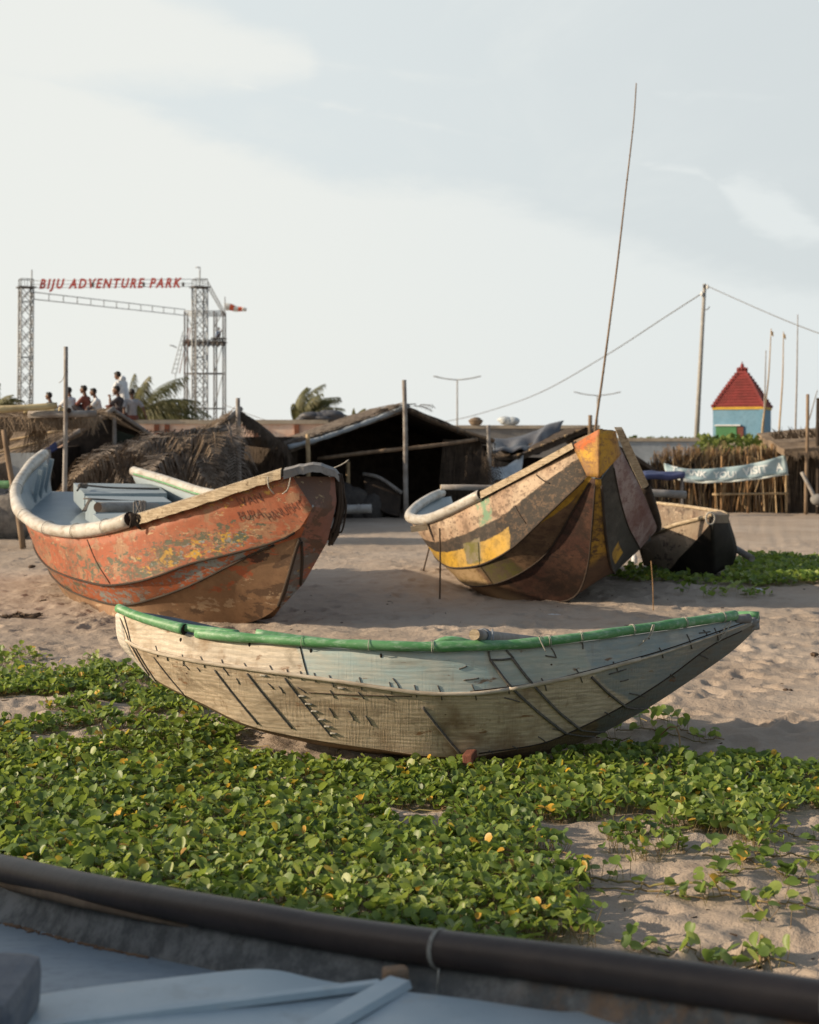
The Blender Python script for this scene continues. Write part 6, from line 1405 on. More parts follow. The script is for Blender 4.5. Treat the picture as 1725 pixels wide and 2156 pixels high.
# bundles on the walls
m = MB()
for i in range(16): m.ell(P(640 + R.uniform(0, 95), 881 + R.uniform(-3, 4) - 6 * math.sin((i / 16) * 3), 41.15) + Vector((0, R.uniform(-.05, .1), 0)), R.uniform(.18, .36), .2, R.uniform(.08, .15), nu=12, nv=7, jit=.08)
tag(m.build('cloth_bundle', M['tarp_dark']), 'row of dark blue-grey bundles on top of the pink wall beside the small palm', 'bundle')
m = MB(); m.ell(Vector((P(1002, HY, 52.1).x, 52.1, P(0, 888, 52.1).z)), .25, .25, .17, nu=18, nv=10, jit=.04); m.tube([Vector((P(1002, HY, 52.1).x + .25 * math.cos(a), 52.1 + .25 * math.sin(a), P(0, 886, 52.1).z)) for a in [i * .3 for i in range(22)]], .03, 5)
tag(m.build('wicker_basket', M['thatch']), 'round brown basket standing on the grey wall under the nearer street lamp', 'basket')
m = MB()
for i in range(7): m.ell(P(1070 + R.uniform(-11, 11), 889 + R.uniform(-5, 4), 52.1), R.uniform(.16, .3), .2, R.uniform(.1, .18), nu=12, nv=8, jit=.08)
tag(m.build('white_bundle', M['tarp_white']), 'white tied cloth bundle sitting on the grey wall next to the brown basket', 'bundle')

# =================================================================== shrine
def shrine():
    Y = 90.0; s = F / Y; c = P(1563, HY, Y + 1.6); root = thing('shrine', 'small pale blue shrine with a stepped red pyramid roof and green door on the dune', 'shrine', (c.x, c.y, 0))
    rot = Matrix.Rotation(rad(-23), 3, 'Z'); a = 3.15; zt = P(0, 861, Y).z; zp = P(0, 782, Y).z
    def pt(x, y, z): v = rot @ Vector((x, y, 0)); return Vector((c.x + v.x, c.y + v.y, z))
    m = MB(); m.box((c.x, c.y, zt / 2), (a, a, zt), rot); m.build('wall', M['t_blue'], root)
    m = MB(); m.box((c.x, c.y, zt + .05), (a + .10, a + .10, .16), rot); m.build('cornice', M['t_yellow'], root)
    m = MB(); n = 12
    for i in range(n):
        t = i / n; w = (a + .04) * (1 - t) ** .92 + .42 * t; h = (zp - zt - .14) / n; z = zt + .14 + h * i; m.box((c.x, c.y, z + h * .5), (w, w, h * .98), rot)
        m.box((c.x, c.y, z + h * .80), (w + .12, w + .12, h * .26), rot)
    for sx in (-1, 1):
        for sy in (-1, 1):
            for i in range(n): t = i / n; w = ((a + .04) * (1 - t) ** .92 + .42 * t) / 2; m.box(pt(sx * w, sy * w, zt + .2 + (zp - zt - .14) / n * i), (.17, .17, .16), rot)
    roof = m.build('roof', M['t_red'], root)
    m = MB(); m.box((c.x, c.y, zp + .05), (.62, .62, .12), rot)
    for i in range(10): q = i / 10 * 6.283; m.ell((c.x + .3 * math.cos(q), c.y + .3 * math.sin(q), zp + .22), .07, .07, .13, nu=6, nv=5)
    m.ell((c.x, c.y, zp + .25), .25, .25, .16); m.ell((c.x, c.y, zp + .46), .12, .12, .14); m.tube([(c.x, c.y, zp + .5), (c.x, c.y, zp + .75)], lambda t: .06 * (1 - t) + .01, 6); m.build('finial', M['t_red'], roof)
    zl = P(0, 897, Y).z
    m = MB(); m.box(pt(-.72, -a / 2 - .05, zl / 2), (1.30, .14, zl), rot); d = m.build('door', M['t_green'], root)
    m = MB(); m.box(pt(.16, -a / 2 - .03, zl / 2 - .03), (.40, .12, zl), rot); m.build('door_leaf', M['t_door'], d)
    m = MB(); m.box(pt(-.62, -a / 2 - .09, zl + .05), (1.62, .22, .08), rot); m.build('lintel', M['t_white'], root)
    m = MB(); m.box(pt(a / 2 - .10, -a / 2 - .02, zt / 2), (.22, .06, zt - .02), rot); m.build('corner_pier', M['t_blue'], root)
shrine()
m = MB()
# =================================================================== poles and lamps
def upole():
    root = thing('utility_pole', 'tall grey concrete utility pole near the shrine carrying two cables', 'utility pole', (P(1468, HY, 70).x, 70, 0))
    m = MB(); b = P(1469, 930, 70); b.z = 0; m.tube([b + Vector((-.16, 0, 0)), P(1484, 598, 70)], lambda t: .135 - .05 * t, 10); m.build('pole', M['concrete'], root)
    m = MB(); m.box(P(1486, 603, 69.85), (.24, .10, .16)); m.tube(resample(PP([(1484, 652, 69.9), (1491, 651, 69.8), (1494, 645, 69.8)]), 5), .025, 5); m.build('bracket', M['steel_dark'], root)
    m = MB(); m.ell(P(1478, 619, 69.9), .07, .07, .12); m.ell(P(1490, 604, 69.8), .07, .07, .12); m.build('insulator', M['t_white'], root)
upole()
def wire(label, pts, r):
    m = MB(); m.tube(resample(PP(pts), 40), r, 5); tag(m.build('power_cable', M['wire']), label, 'cable', 'power cables')
wire('dark cable sagging from the utility pole down behind the bamboo mast to the wall', [(1476, 619, 69.9), (1400, 668, 74), (1270, 752, 82), (1130, 830, 94), (1000, 874, 108), (925, 890, 118)], .028)
wire('dark cable running from the utility pole top across above the shrine', [(1491, 603, 69.8), (1560, 634, 66), (1650, 673, 60), (1740, 707, 55), (1850, 740, 50)], .020)
wire('thin cable dropping from the steel tower to the pink wall behind the palm-frond hut', [(472, 852, 118), (540, 878, 112), (570, 886, 105), (640, 893, 100)], .026)
def lamp(px, py, Y, lab):
    root = thing('street_lamp', lab, 'street lamp', (P(px, HY, Y).x, Y, 0), 'double-armed street lamps'); t = P(px, py, Y)
    m = MB(); m.tube([(t.x, Y, 0), (t.x, Y, t.z)], lambda q: .085 - .03 * q, 8); m.build('pole', M['concrete'], root)
    for sg in (-1, 1):
        m = MB(); m.tube(resample([t, P(px + sg * 24, py - 2.5, Y), P(px + sg * 42, py - 6, Y)], 6), .045, 6); arm = m.build('arm', M['concrete'], root)
        m = MB(); m.box(P(px + sg * 45, py - 7, Y), (.42, .16, .09), Matrix.Rotation(rad(-8 * sg), 3, 'Y'), bev=.03); m.build('lamp_head', M['concrete'], arm)
lamp(963, 800, 120, 'double-armed street lamp standing clear over the large open hut'); lamp(1258, 833, 140, 'fainter double-armed street lamp half behind the leaning bamboo mast')
m = MB(); p = resample(PP([(1340, 175, 21.5), (1334, 260, 21.5), (1318, 400, 21.5), (1302, 540, 21.5), (1284, 680, 21.5), (1268, 800, 21.5), (1254, 900, 21.5), (1244, 1000, 21.5), (1228, 1173, 21.5)]), 60)
m.tube(p, lambda t: .009 + .014 * t, 7)
for i in range(3, 58, 3): d = (p[i + 1] - p[i]).normalized() * .006; m.tube([p[i] - d, p[i] + d], .0125 + .014 * i / 60, 7, caps=False)
tag(m.build('bamboo_mast', M['brown_pole']), 'very tall thin bamboo mast leaning up behind the striped boat', 'mast')
for i, (a, mid, b_, lab, flag) in enumerate((((1624, 692), (1618, 800), (1604, 922), 'bamboo flagpole with a small rag, crossing the side wall of the shrine', 1), ((1613, 738), (1610, 850), (1607, 925), 'short faint bamboo pole close beside the rag-topped flagpole at the shrine', 0), ((1650, 698), (1648, 800), (1640, 926), 'bamboo flagpole with a little rag just clear of the shrine corner', 1), ((1680, 662), (1678, 800), (1675, 920), 'tallest bare bamboo pole, between the shrine and the dark hut', 0), ((1721, 822), (1705, 880), (1690, 930), 'slanting thin pole above the dark hut', 0))):
    root = thing('flag_pole', lab, 'pole', (P(b_[0], HY, 46).x, 46, 0), 'bamboo poles by the shrine'); m = MB(); B_ = P(*b_, 46); B_.z = 0
    m.tube(resample([P(*a, 46), P(*mid, 46), P(*b_, 46), B_], 20), lambda t: .014 + .03 * t, 6); m.build('pole', M['straw'] if flag else M['grey_pole'], root)
    if flag: m = MB(); slabq(m, [P(a[0], a[1] + 4, 46), P(a[0] + 4, a[1] + 7, 46), P(a[0] + 5, a[1] + 17, 46), P(a[0] + 1, a[1] + 14, 46)], .012, 0, 3, .01); m.build('flag', M['straw'], root)

# =================================================================== steel tower gate of the park
def tower_gate():
    root = thing('tower_gate', 'tall steel lattice tower gate with a red BIJU ADVENTURE PARK sign across the top', 'gate', (P(250, HY, 105).x, 105, 0))
    def lattice(cx, cy, w, rot_, ztop, n, lean=0.0):
        m = MB(); rt = Matrix.Rotation(rad(rot_), 3, 'Z')
        cs = [rt @ Vector((sx * w / 2, sy * w / 2, 0)) for sx, sy in ((-1, -1), (1, -1), (1, 1), (-1, 1))]
        def pt(k, z): return Vector((cx + cs[k].x + lean * z, cy + cs[k].y, z))
        for k in range(4): m.bar(pt(k, 0), pt(k, ztop), .058, 5)
        for i in range(n):
            z0, z1 = ztop * i / n, ztop * (i + 1) / n
            for k in range(4):
                k2 = (k + 1) % 4; m.bar(pt(k, z0), pt(k2, z1), .029, 4, 1); m.bar(pt(k2, z0), pt(k, z1), .029, 4, 1)
                if i % 4 == 0: m.bar(pt(k, z0), pt(k2, z0), .03, 4)
        return m, pt
    Y = 105.0; zt = P(0, 606, Y).z; zr = P(0, 594, Y).z
    xl, xr = P(52, HY, Y).x, P(421, HY, Y).x
    for x in (xl, xr):
        m, pt = lattice(x, Y, .88, 28, zt, 13, .0085 if x == xl else 0); m.build('lattice_tower', [M['steel'], M['steel_dark']], root)
        m = MB(); cx = x + (.0085 * zt if x == xl else 0)
        m.box((cx, Y, zt + .03), (1.25, 1.25, .07), Matrix.Rotation(rad(28), 3, 'Z'))
        for k in range(4):
            a, b = pt(k, zt), pt((k + 1) % 4, zt); m.bar(a, a + Vector((0, 0, .62)), .03, 5); m.bar(a + Vector((0, 0, .62)), b + Vector((0, 0, .62)), .028, 5); m.bar(a.lerp(b, .5), a.lerp(b, .5) + Vector((0, 0, .62)), .022, 4)
        m.build('guard_rail', M['steel_dark'], root)
        m = MB(); m.bar((cx + (.42 if x == xl else 0), Y, zt), (cx + (.42 if x == xl else 0), Y, P(0, 568, Y).z), .05, 6)
        if x == xr: m.bar((cx, Y, P(0, 563, Y).z), (cx - .32, Y, P(0, 563, Y).z), .045, 5); m.bar((cx, Y, P(0, 580, Y).z), (cx, Y, P(0, 562, Y).z), .045, 5)
        m.build('mast', M['steel'], root)
    # sign: two rails and italic letters
    m = MB()
    for py0, py1 in ((591, 588), (599, 597), (606, 603)): m.bar(P(72, py0, Y), P(404, py1, Y), .022, 4)
    m.build('sign_rail', M['steel'], root)
    vs, fs = text_mesh('BIJU ADVENTURE PARK', 1.0, .0, .30, 1.36, .04)
    w = max(v.x for v in vs); h = max(v.y for v in vs)
    m = MB(); a, b = P(83, 607.5, Y), P(384, 605, Y); hh = 20 / F * Y
    pos = [a.lerp(b, v.x / w) + Vector((0, -.08, v.y / h * hh)) for v in vs]; n = len(pos)
    m.add(pos, fs); lo = m.build('sign_letters', M['red_sign'], root); md = lo.modifiers.new('depth', 'SOLIDIFY'); md.thickness = .06; md.offset = 0
    m = MB()
    for px in (196, 303, 386): m.box(P(px, 599, Y - .05), (.16, .16, .34), bev=.03); pass
    m.split('floodlight', M['steel_dark'], root)
    # long ladder truss to the far frame, and the short one
    def truss(a, b, dz, n, r=.036):
        m = MB(); u = Vector((0, 0, dz)); s = Vector((.0, .3, 0))
        for off in (Vector(), u): m.bar(a + off, b + off, r, 4, 0)
        for i in range(n + 1): p = a.lerp(b, i / n); m.bar(p, p + u, r * .8, 4, 1)
        m.build('truss', [M['steel'], M['steel_dark']], root)
    Yb = 127.0
    truss(P(72, 630, 105.5), P(390, 664, Yb), .52, 12); truss(P(438, 607, 105.5), P(470, 662, Yb - 1), .50, 9)
    # far frame
    xs = [P(389, HY, Yb), P(405, HY, Yb), P(451, HY, Yb), P(470, HY, Yb)]; z1 = P(0, 655, Yb).z
    m = MB()
    for x in xs:
        for dy in (0, 1.6): m.bar((x.x, Yb + dy, 0), (x.x, Yb + dy, z1), .07, 6, 1)
    for py in (655, 662, 716, 724, 786, 860):
        z = P(0, py, Yb).z
        for dy in (0, 1.6): m.bar((xs[0].x, Yb + dy, z), (xs[3].x, Yb + dy, z), .05, 5, 0 if py < 700 else 1)
    for py0, py1 in ((655, 690), (724, 786), (786, 860), (860, 938)):
        m.bar((xs[2].x, Yb, P(0, py1, Yb).z), (xs[3].x, Yb, P(0, py0, Yb).z), .045, 5); m.bar((xs[0].x, Yb, P(0, py0, Yb).z), (xs[1].x, Yb, P(0, py1, Yb).z), .045, 5)
    m.build('rear_frame', [M['steel'], M['steel_dark']], root)
    m = MB(); m.box(((xs[0].x + xs[3].x) / 2, Yb + .8, P(0, 719, Yb).z), (xs[3].x - xs[0].x + .3, 1.9, .10))
    for k in range(9): t = k / 8; m.ell((xs[0].x + (xs[3].x - xs[0].x) * t, Yb - .08, P(0, 722, Yb).z - .15), .16, .12, .24, nu=7, nv=5)
    m.build('platform', M['steel_dark'], root)
    m = MB(); m.box((xs[3].x - .35, Yb - .2, P(0, 713, Yb).z), (1.3, 1.1, .08)); m.build('perch', M['steel_dark'], root)
    m = MB()
    for o in (0, .32):
        m.bar(P(362 + o * 30, 786, Yb - 1.5), P(386 + o * 12, 698, Yb - .3), .04, 5); m.bar(P(378 + o * 30, 786, Yb - 1.2), P(398 + o * 12, 690, Yb - .2), .04, 5, 1)
    for i in range(9): t = i / 9; a = P(362, 786, Yb - 1.5).lerp(P(386, 698, Yb - .3), t); m.bar(a, a + Vector((.4, 0, 0)), .03, 4)
    m.bar(P(370, 786, Yb - 1), P(366, 938, Yb - 1), .04, 5); m.bar(P(392, 786, Yb - 1), P(394, 938, Yb - 1), .04, 5)
    m.build('ladder', [M['steel'], M['rusty']], root)
    m = MB(); m.tube(resample(PP([(357, 727, 110), (364, 728, 110), (372, 732, 112)]), 6), .05, 5); m.build('lamp_arm', M['steel'], root)
tower_gate()
def windsock():
    Y = 126.0; root = thing('windsock', 'orange and white striped windsock blowing from the steel tower', 'windsock', P(474, 655, Y))
    m = MB(); m.bar(P(473, 665, Y), P(474, 625, Y), .05, 6); m.build('pole', M['steel'], root)
    a, b = P(476, 646, Y), P(519, 653, Y); d = (b - a)
    for i in range(5):
        m = MB(); t0, t1 = i / 5, (i + 1) / 5; p = [a + d * (t0 + (t1 - t0) * k / 4) + Vector((0, 0, .04 * math.sin((t0 + k / 20) * 9))) for k in range(5)]
        m.tube(p, lambda q: .34 - .19 * (t0 + (t1 - t0) * q), 14, caps=(i == 4)); m.build('sleeve_band', M['sock_white' if i % 2 == 0 else 'sock_red'], root)
windsock()

# =================================================================== palms
def palm(px, py, Y, lab, fr, lean=(0, 0), trunk=.16, name='palm_tree'):
    c = P(px, py, Y); root = thing(name, lab, 'palm tree', (c.x - lean[0], Y, 0), 'small wind-blown palms')
    m = MB(); p = resample([Vector((c.x - lean[0], Y, 0)), Vector((c.x - lean[0] * .5, Y, c.z * .5)), c], 24); m.tube(p, lambda t: trunk * (1.25 - .5 * t) * (1 + .06 * math.sin(t * 90)), 9); m.build('trunk', M['brown_pole'], root)
    m = MB()
    for (dx, dz, L, droop) in fr * 2: frond(m, c + Vector((R.uniform(-.1, .1), R.uniform(-.15, .15), R.uniform(-.1, .15))), (dx, R.uniform(-.35, .35), dz), L * R.uniform(1.0, 1.3), droop, 44, L * .36, .022, (.95, 0, -.12), 0, .9)
    m.build('crown', M['palm'], root)
palm(288, 893, 74, 'bushy wind-blown palm rising behind the people and below the steel tower', [(-.25, 1, 2.6, .5), (-.5, 1, 2.2, .3), (.15, 1, 3.0, .8), (.35, 1, 3.2, 1.2), (.6, 1, 3.4, 1.5), (.8, .9, 3.6, 1.5), (1, .75, 3.7, 1.3), (1, .55, 3.8, 1.1), (1, .4, 3.5, .9), (1, .2, 3.2, .7), (.7, 1, 3.0, 1.9), (.9, .6, 3.1, 1.6), (.3, 1, 2.6, 1.6), (1, .0, 2.8, .5), (.5, .9, 2.2, 1.2)])
palm(625, 893, 78, 'small ragged palm above the pink wall between two huts', [(-.25, 1, 1.9, .9), (0, 1, 2.3, .7), (.3, 1, 2.4, .9), (.5, 1, 2.4, 1.0), (.8, .8, 2.3, .9), (1, .6, 2.0, .6), (-.4, .9, 1.6, 1.3), (.9, .4, 1.7, .7), (.15, 1, 2.0, 1.2), (.6, .9, 2.2, 1.3)])
palm(748, 892, 84, 'tiny palm tuft peeping over the roof slope of the large open hut', [(-.4, .8, .9, .8), (0, 1, .9, .6), (.6, .8, 1.1, .9), (1, .4, 1.0, .7), (.3, 1, .9, .9)], trunk=.1)
palm(-12, 872, 74, 'green palm crown above the bamboo pole shelter', [(.5, 1, 1.5, 1.3), (.8, .8, 1.6, 1.3), (.1, 1, 1.4, .9), (1, .5, 1.4, .8), (.3, 1, 1.5, 1.4), (.9, .9, 1.3, 1.6), (-.4, 1, 1.5, 1.0), (.6, .6, 1.3, .9)])
palm(140, 893, 80, 'faint palm tuft between the steel tower and the sitting people', [(-.3, .8, .8, .8), (.5, .8, 1.0, .8), (1, .3, .9, .6), (.1, 1, .7, .8)], trunk=.1)

# =================================================================== people
def remesh(mb, name, mats_, parent, vox, sub=True):
    o = mb.build(name, mats_, parent); md = o.modifiers.new('skin', 'REMESH'); md.mode = 'VOXEL'; md.voxel_size = vox
    bpy.context.view_layer.update(); dg = bpy.context.evaluated_depsgraph_get(); me = bpy.data.meshes.new_from_object(o.evaluated_get(dg)); o.modifiers.clear(); old = o.data; o.data = me; bpy.data.meshes.remove(old); me.name = name
    me.polygons.foreach_set('use_smooth', [True] * len(me.polygons)); me.update(); return o
def person(label, base, yaw, pose, shirt, legs, height=1.68, arms=None, headyaw=0.0, nod=0.0, hunch=0.0, hood=False, group='people on the pink wall'):
    """base: point under the pelvis on which the figure sits, or the feet; local +Y is where the figure faces"""
    root = thing('person', label, 'person', base, group); k = height / 1.72; base = Vector(base); Rz = Matrix.Rotation(yaw, 3, 'Z')
    def w(x, y, z): return base + Rz @ Vector((x * k, y * k, z * k))
    if pose == 'stand': hip = .93; kn = [(-.10, .02, .49), (.11, .05, .49)]; an = [(-.11, -.02, .08), (.12, .0, .08)]
    elif pose == 'sit': hip = .12; kn = [(-.13, .40, .20), (.14, .38, .22)]; an = [(-.13, .46, -.20), (.14, .42, -.18)]
    else: hip = .16; kn = [(-.20, .34, .42), (.20, .32, .42)]; an = [(-.13, .22, .05), (.14, .20, .05)]
    hy = hunch; sh = hip + .50; ck = (0, hy * .45, hip + .28); cs = (0, hy * .85, sh - .03); nk = (0, hy + .02, sh + .07); hd = (0, hy + .06 + nod * .5, sh + .22 - nod * .25)
    b = MB(); tube = lambda pts, rs_, n=12, mm=b: mm.tube(resample([w(*p) for p in pts], 10), lambda t: k * np.interp(t, np.linspace(0, 1, len(rs_)), rs_), n)
    tube([(0, 0, hip - .06), (0, hy * .2, hip + .12), ck, cs], [.135, .125, .125, .12]); b.ell(w(0, hy * .8, sh - .10), .19 * k, .115 * k, .13 * k, rot=Rz); tube([(-.19, hy * .88, sh - .04), (.19, hy * .88, sh - .04)], [.062, .075, .062]); tube([cs, nk, (0, hy + .04 + nod * .3, sh + .12)], [.075, .055, .055])
    H = Rz @ Matrix.Rotation(headyaw, 3, 'Z') @ Matrix.Rotation(-nod * 2.2, 3, 'X'); hc = w(*hd)
    def h_(x, y, z): return hc + H @ Vector((x * k, y * k, z * k))
    b.ell(hc, .076 * k, .094 * k, .112 * k, rot=H, nu=16, nv=12); b.ell(h_(0, .055, -.065), .050 * k, .042 * k, .05 * k, rot=H); b.ell(h_(0, .098, -.012), .014 * k, .022 * k, .024 * k, rot=H); b.ell(h_(0, .086, -.058), .028 * k, .014 * k, .012 * k, rot=H)
    for s_ in (-1, 1): b.ell(h_(s_ * .078, -.005, -.005), .012 * k, .024 * k, .034 * k, rot=H); b.ell(h_(s_ * .032, .082, .018), .016 * k, .012 * k, .010 * k, rot=H)
    for i, s_ in enumerate((-1, 1)):
        q = (s_ * .10, 0, hip - .02); tube([q, tuple((q[j] + kn[i][j]) / 2 + (0, .01, .01)[j] for j in range(3)), kn[i]], [.088, .075, .056]); tube([kn[i], tuple((kn[i][j] * .6 + an[i][j] * .4) for j in range(3)), an[i]], [.056, .056, .038]); f = an[i]; tube([(f[0], f[1] - .04, f[2] - .03), (f[0], f[1] + .07, f[2] - .045), (f[0], f[1] + .17, f[2] - .055)], [.035, .036, .024])
    arms = arms or [((-.25, .02, -.32), (-.20, .16, -.50)), ((.25, .02, -.32), (.20, .16, -.50))]; wr = []
    for i, s_ in enumerate((-1, 1)):
        e, h2 = arms[i]; S0 = (s_ * .195, hy * .88, sh - .04); E = (e[0], hy * .88 + e[1], sh + e[2] * .9); Wp = (h2[0], hy * .88 + h2[1], sh + h2[2] * .95); tube([S0, E], [.054, .047, .042]); tube([E, Wp], [.042, .04, .028]); wr.append((S0, E, Wp))
        d = (Vector(Wp) - Vector(E)).normalized(); sd = d.cross(Vector((0, 0, 1))); sd = Vector((1, 0, 0)) if sd.length < .1 else sd.normalized(); pm = Vector(Wp) + d * .05
        tube([tuple(Vector(Wp)), tuple(pm)], [.028, .036]); 
        for fi, (o_, l) in enumerate(((-.028, .07), (-.010, .085), (.010, .08), (.028, .062))): g = pm + sd * o_; tube([tuple(g), tuple(g + d * l * .5 + Vector((0, .004, -.005))), tuple(g + d * l + Vector((0, .01, -.025)))], [.010, .009, .008], 6)
        g = Vector(Wp) + d * .02 - sd * .03; tube([tuple(g), tuple(g + d * .03 - sd * .022), tuple(g + d * .055 - sd * .028)], [.012, .010, .009], 6)
    remesh(b, 'body', M['skin'], root, .0105)
    b = MB(); tube([(0, 0, hip - .04), (0, hy * .2, hip + .12), ck, cs], [.152, .145, .142, .13], 14, b); b.ell(w(0, hy * .8, sh - .10), .205 * k, .13 * k, .135 * k, rot=Rz); tube([(-.195, hy * .88, sh - .04), (.195, hy * .88, sh - .04)], [.072, .085, .072], 12, b)
    for S0, E, Wp in wr: tube([S0, tuple((S0[j] + E[j]) / 2 for j in range(3)), E] + ([Wp] if hood else []), [.070, .066, .060] + ([.046] if hood else []), 10, b)
    if hood: b.ell(w(0, hy - .06, sh + .08), .12 * k, .09 * k, .10 * k, rot=Rz)
    remesh(b, 'shirt', M[shirt], root, .016)
    b = MB(); tube([(0, 0, hip - .09), (0, hy * .15, hip + .06)], [.15, .15], 14, b)
    for i, s_ in enumerate((-1, 1)): q = (s_ * .10, 0, hip - .02); tube([q, kn[i]], [.105, .088, .074], 10, b); tube([kn[i], tuple(kn[i][j] * .15 + an[i][j] * .85 for j in range(3))], [.074, .068, .056], 10, b)
    remesh(b, 'trousers', M[legs], root, .016)
    b = MB(); b.ell(h_(0, -.022, .028), .086 * k, .094 * k, .102 * k, rot=H, nu=16, nv=12); b.ell(h_(0, .045, .085), .06 * k, .045 * k, .035 * k, rot=H); remesh(b, 'hair', M['hair'], root, .012)
m = MB(); m.box((P(258, HY, 41.5).x, 41.6, 1.05), (1.6, .55, 2.1)); m.build('ledge', M['pinkwall'], r1)
WT_ = 2.45
def wx(px, Y=41.1): return P(px, HY, Y).x
lean_ = [((-.26, .16, -.24), (-.16, .34, -.38)), ((.26, .16, -.24), (.16, .34, -.38))]
cross = [((-.24, .18, -.26), (.05, .30, -.22)), ((.24, .18, -.26), (-.05, .32, -.26))]
prop = [((-.27, -.10, -.26), (-.30, -.20, -.50)), ((.30, -.08, -.24), (.38, -.12, -.50))]
person('standing man in a white hooded top looking down at those sitting on the wall', (wx(258), 41.5, 2.13), rad(62), 'stand', 'c_white', 'c_white', 1.72, [((-.22, .10, -.28), (-.05, .22, -.34)), ((.22, .10, -.28), (.05, .24, -.36))], .2, .14, .15, True)
person('man in white shirt sitting on the pink wall just beside the tall dark post', (wx(151), 41.12, WT_ - .02), rad(70), 'squat', 'c_white', 'c_white', 1.66, lean_, .1, .02, .05)
person('man in a dark top sitting upright between two men in white', (wx(184), 41.12, WT_), rad(80), 'squat', 'c_maroon', 'c_dark', 1.70, cross, .1, .0, .06)
person('man in white and dark shirt hunched between the dark-topped man and the roof peak', (wx(207), 41.12, WT_ - .03), rad(110), 'squat', 'c_white', 'c_dark', 1.62, lean_, -.3, .03, .08)
person('man in a dark shirt with bent arm sitting directly below the standing man', (wx(257), 40.95, WT_ - .02), rad(95), 'squat', 'c_dark', 'c_maroon', 1.70, [((-.22, .22, -.22), (-.02, .26, .02)), ((.24, .18, -.26), (-.05, .32, -.26))], .1, .02, .06)
person('man in a grey shirt seen from behind, propped on his arm beside the roof peak', (wx(280), 40.98, WT_ - .04), rad(25), 'sit', 'c_grey', 'c_maroon', 1.66, prop, .1, .0, -.03)
person('head and shoulders of a person in dark clothes behind the bamboo poles', (wx(109), 41.12, WT_ - .1), rad(80), 'sit', 'c_dark', 'c_dark', 1.60, lean_, .1, .0, .04)
person('climber in a blue top sitting up on the steel tower platform', (P(457, HY, 126.6).x, 126.6, P(0, 712, 126.6).z), rad(-75), 'squat', 'c_blue', 'c_dark', 1.68, [((-.22, .18, -.10), (-.12, .38, .12)), ((.24, .18, -.2), (.10, .36, -.02))], 0, .02, .10, group='people on the pink wall')

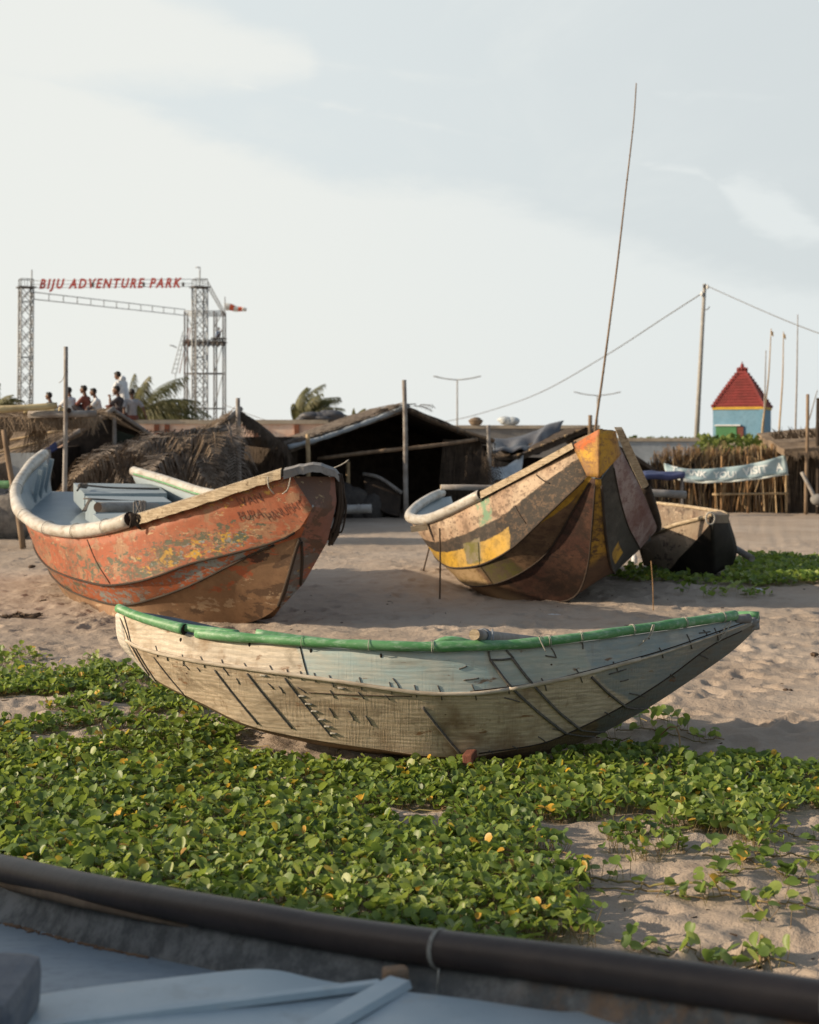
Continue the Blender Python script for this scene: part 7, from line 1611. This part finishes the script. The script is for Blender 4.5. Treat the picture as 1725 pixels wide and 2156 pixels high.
# =================================================================== sky, sun, camera
SUN_AZ, SUN_EL = math.atan2(-.99, -.12), rad(21)     # azimuth from +Y towards +X; low sun on the left
def world():
    k = NB('World', True); v = k.co('Generated'); o = k.sep(v); x, y, z = o[0], o[1], o[2]
    sky = k.n('TexSky', sky_type='NISHITA', sun_disc=False, sun_elevation=SUN_EL, sun_rotation=SUN_AZ, air_density=1.2, dust_density=3.0, ozone_density=1.0).outputs[0]
    az = k.m('ARCTAN2', x, y); el = k.m('ARCSINE', z)
    pv = k.n('CombineXYZ', {0: az, 1: el, 2: 0.0}).outputs[0]
    n1 = k.noise(k.map(pv, (1, 2.2, 1)), 7, 8, 0.62, .4); n2 = k.noise(k.map(pv, (1, 2.6, 1)), 26, 7, 0.65, .5); n3 = k.noise(k.map(pv, (1, 2.0, 1), rot=(0, 0, .35)), 3.2, 6, .6, .6)
    def line(pts):   # piecewise line elevation(azimuth)
        st = [((a + .4) / .8, e / .4) for a, e in pts]; return k.m('MULTIPLY', k.ramp(k.m('MULTIPLY_ADD', az, 1.25, .5), st), .4)
    wob = k.m('ADD', k.m('MULTIPLY', k.m('SUBTRACT', n1, .5), .045), k.m('MULTIPLY', k.m('SUBTRACT', n2, .5), .018))
    e1 = line([(-.4, .31), (-.28, .258), (-.19, .232), (-.10, .200), (-.054, .186), (.05, .178), (.10, .164), (.16, .140), (.24, .112), (.4, .07)])
    m1 = k.step(k.m('ADD', k.m('SUBTRACT', e1, el), wob), -.010, .016)
    e2 = line([(-.4, .315), (-.28, .296), (-.18, .277), (-.07, .263), (.0, .255), (.4, .22)]); th = k.ramp(k.m('MULTIPLY_ADD', az, 1.25, .5), [(.0, .06), (.15, .065), (.30, .036), (.41, .016), (.425, 0.0)])
    m2 = k.step(k.m('ADD', k.m('SUBTRACT', th, k.m('ABSOLUTE', k.m('SUBTRACT', el, e2))), k.m('MULTIPLY', wob, .9)), -.006, .022)
    e3 = line([(-.4, .3), (.20, .186), (.225, .170), (.27, .148), (.4, .10)]); w3 = k.ramp(k.m('MULTIPLY_ADD', az, 1.25, .5), [(.765, 0.0), (.785, .014), (.82, .020), (.85, .010), (.875, 0.0)])
    m3 = k.step(k.m('ADD', k.m('SUBTRACT', w3, k.m('ABSOLUTE', k.m('SUBTRACT', el, e3))), k.m('MULTIPLY', wob, .9)), -.004, .010)
    cl = k.m('MAXIMUM', k.m('MAXIMUM', m1, m2), k.m('MULTIPLY', m3, 1.0)); gen = k.m('MULTIPLY', k.step(n3, .48, .70), .55)
    cl = k.m('MAXIMUM', cl, gen)
    q_ = 1 / 1.265; G0 = (6.8 * q_, 7.3 * q_, 7.4 * q_); C0 = (8.65 * q_, 8.8 * q_, 8.4 * q_)
    right = k.step(az, -.20, .34); base = k.mix(right, (7.5 * q_, 8.05 * q_, 8.1 * q_), G0); cloud = k.mix(right, C0, (7.8 * q_, 8.25 * q_, 8.25 * q_))
    low = k.step(el, .10, .0); base = k.mix(k.m('MULTIPLY', low, .6), base, (7.4 * q_, 7.9 * q_, 7.95 * q_))
    col = k.mix(cl, base, cloud)
    hi = k.m('MULTIPLY_ADD', k.step(el, .34, .75), -.72, .95)      # thinner veil overhead
    bk = k.m('MULTIPLY_ADD', k.step(y, .5, -.3), -.6, 1.0)
    fin = k.mix(k.m('MULTIPLY', hi, bk), sky, col)
    bg = k.n('Background', {'Color': fin, 'Strength': .1}); k.nt.links.new(bg.outputs[0], k.n('OutputWorld').inputs[0])
world()
sd = bpy.data.lights.new('sun', 'SUN'); sd.energy = 5.0; sd.angle = rad(.7); sd.color = (1.0, .80, .57)
so = bpy.data.objects.new('sun', sd); COL.objects.link(so)
to = Vector((math.sin(SUN_AZ) * math.cos(SUN_EL), math.cos(SUN_AZ) * math.cos(SUN_EL), math.sin(SUN_EL))); so.rotation_euler = to.to_track_quat('Z', 'Y').to_euler(); so.location = to * 60
cd = bpy.data.cameras.new('camera'); cam = bpy.data.objects.new('camera', cd); COL.objects.link(cam); S.camera = cam
cam.location = EYE; cam.rotation_euler = (rad(90), 0, 0); cd.sensor_fit = 'AUTO'; cd.sensor_width = 36.0; cd.lens = 36.0 * F / 2156.0; cd.shift_y = -140.0 / 2156.0
cd.clip_start = .05; cd.clip_end = 9000; cd.dof.use_dof = True; cd.dof.focus_distance = 7.7; cd.dof.aperture_fstop = 3.6
S.view_settings.view_transform = 'Standard'; S.view_settings.look = 'None'; S.view_settings.exposure = 0.35; S.view_settings.gamma = 1.0
S.cycles.use_denoising = True; S.cycles.max_bounces = 8; S.cycles.transparent_max_bounces = 8
S.render.film_transparent = False
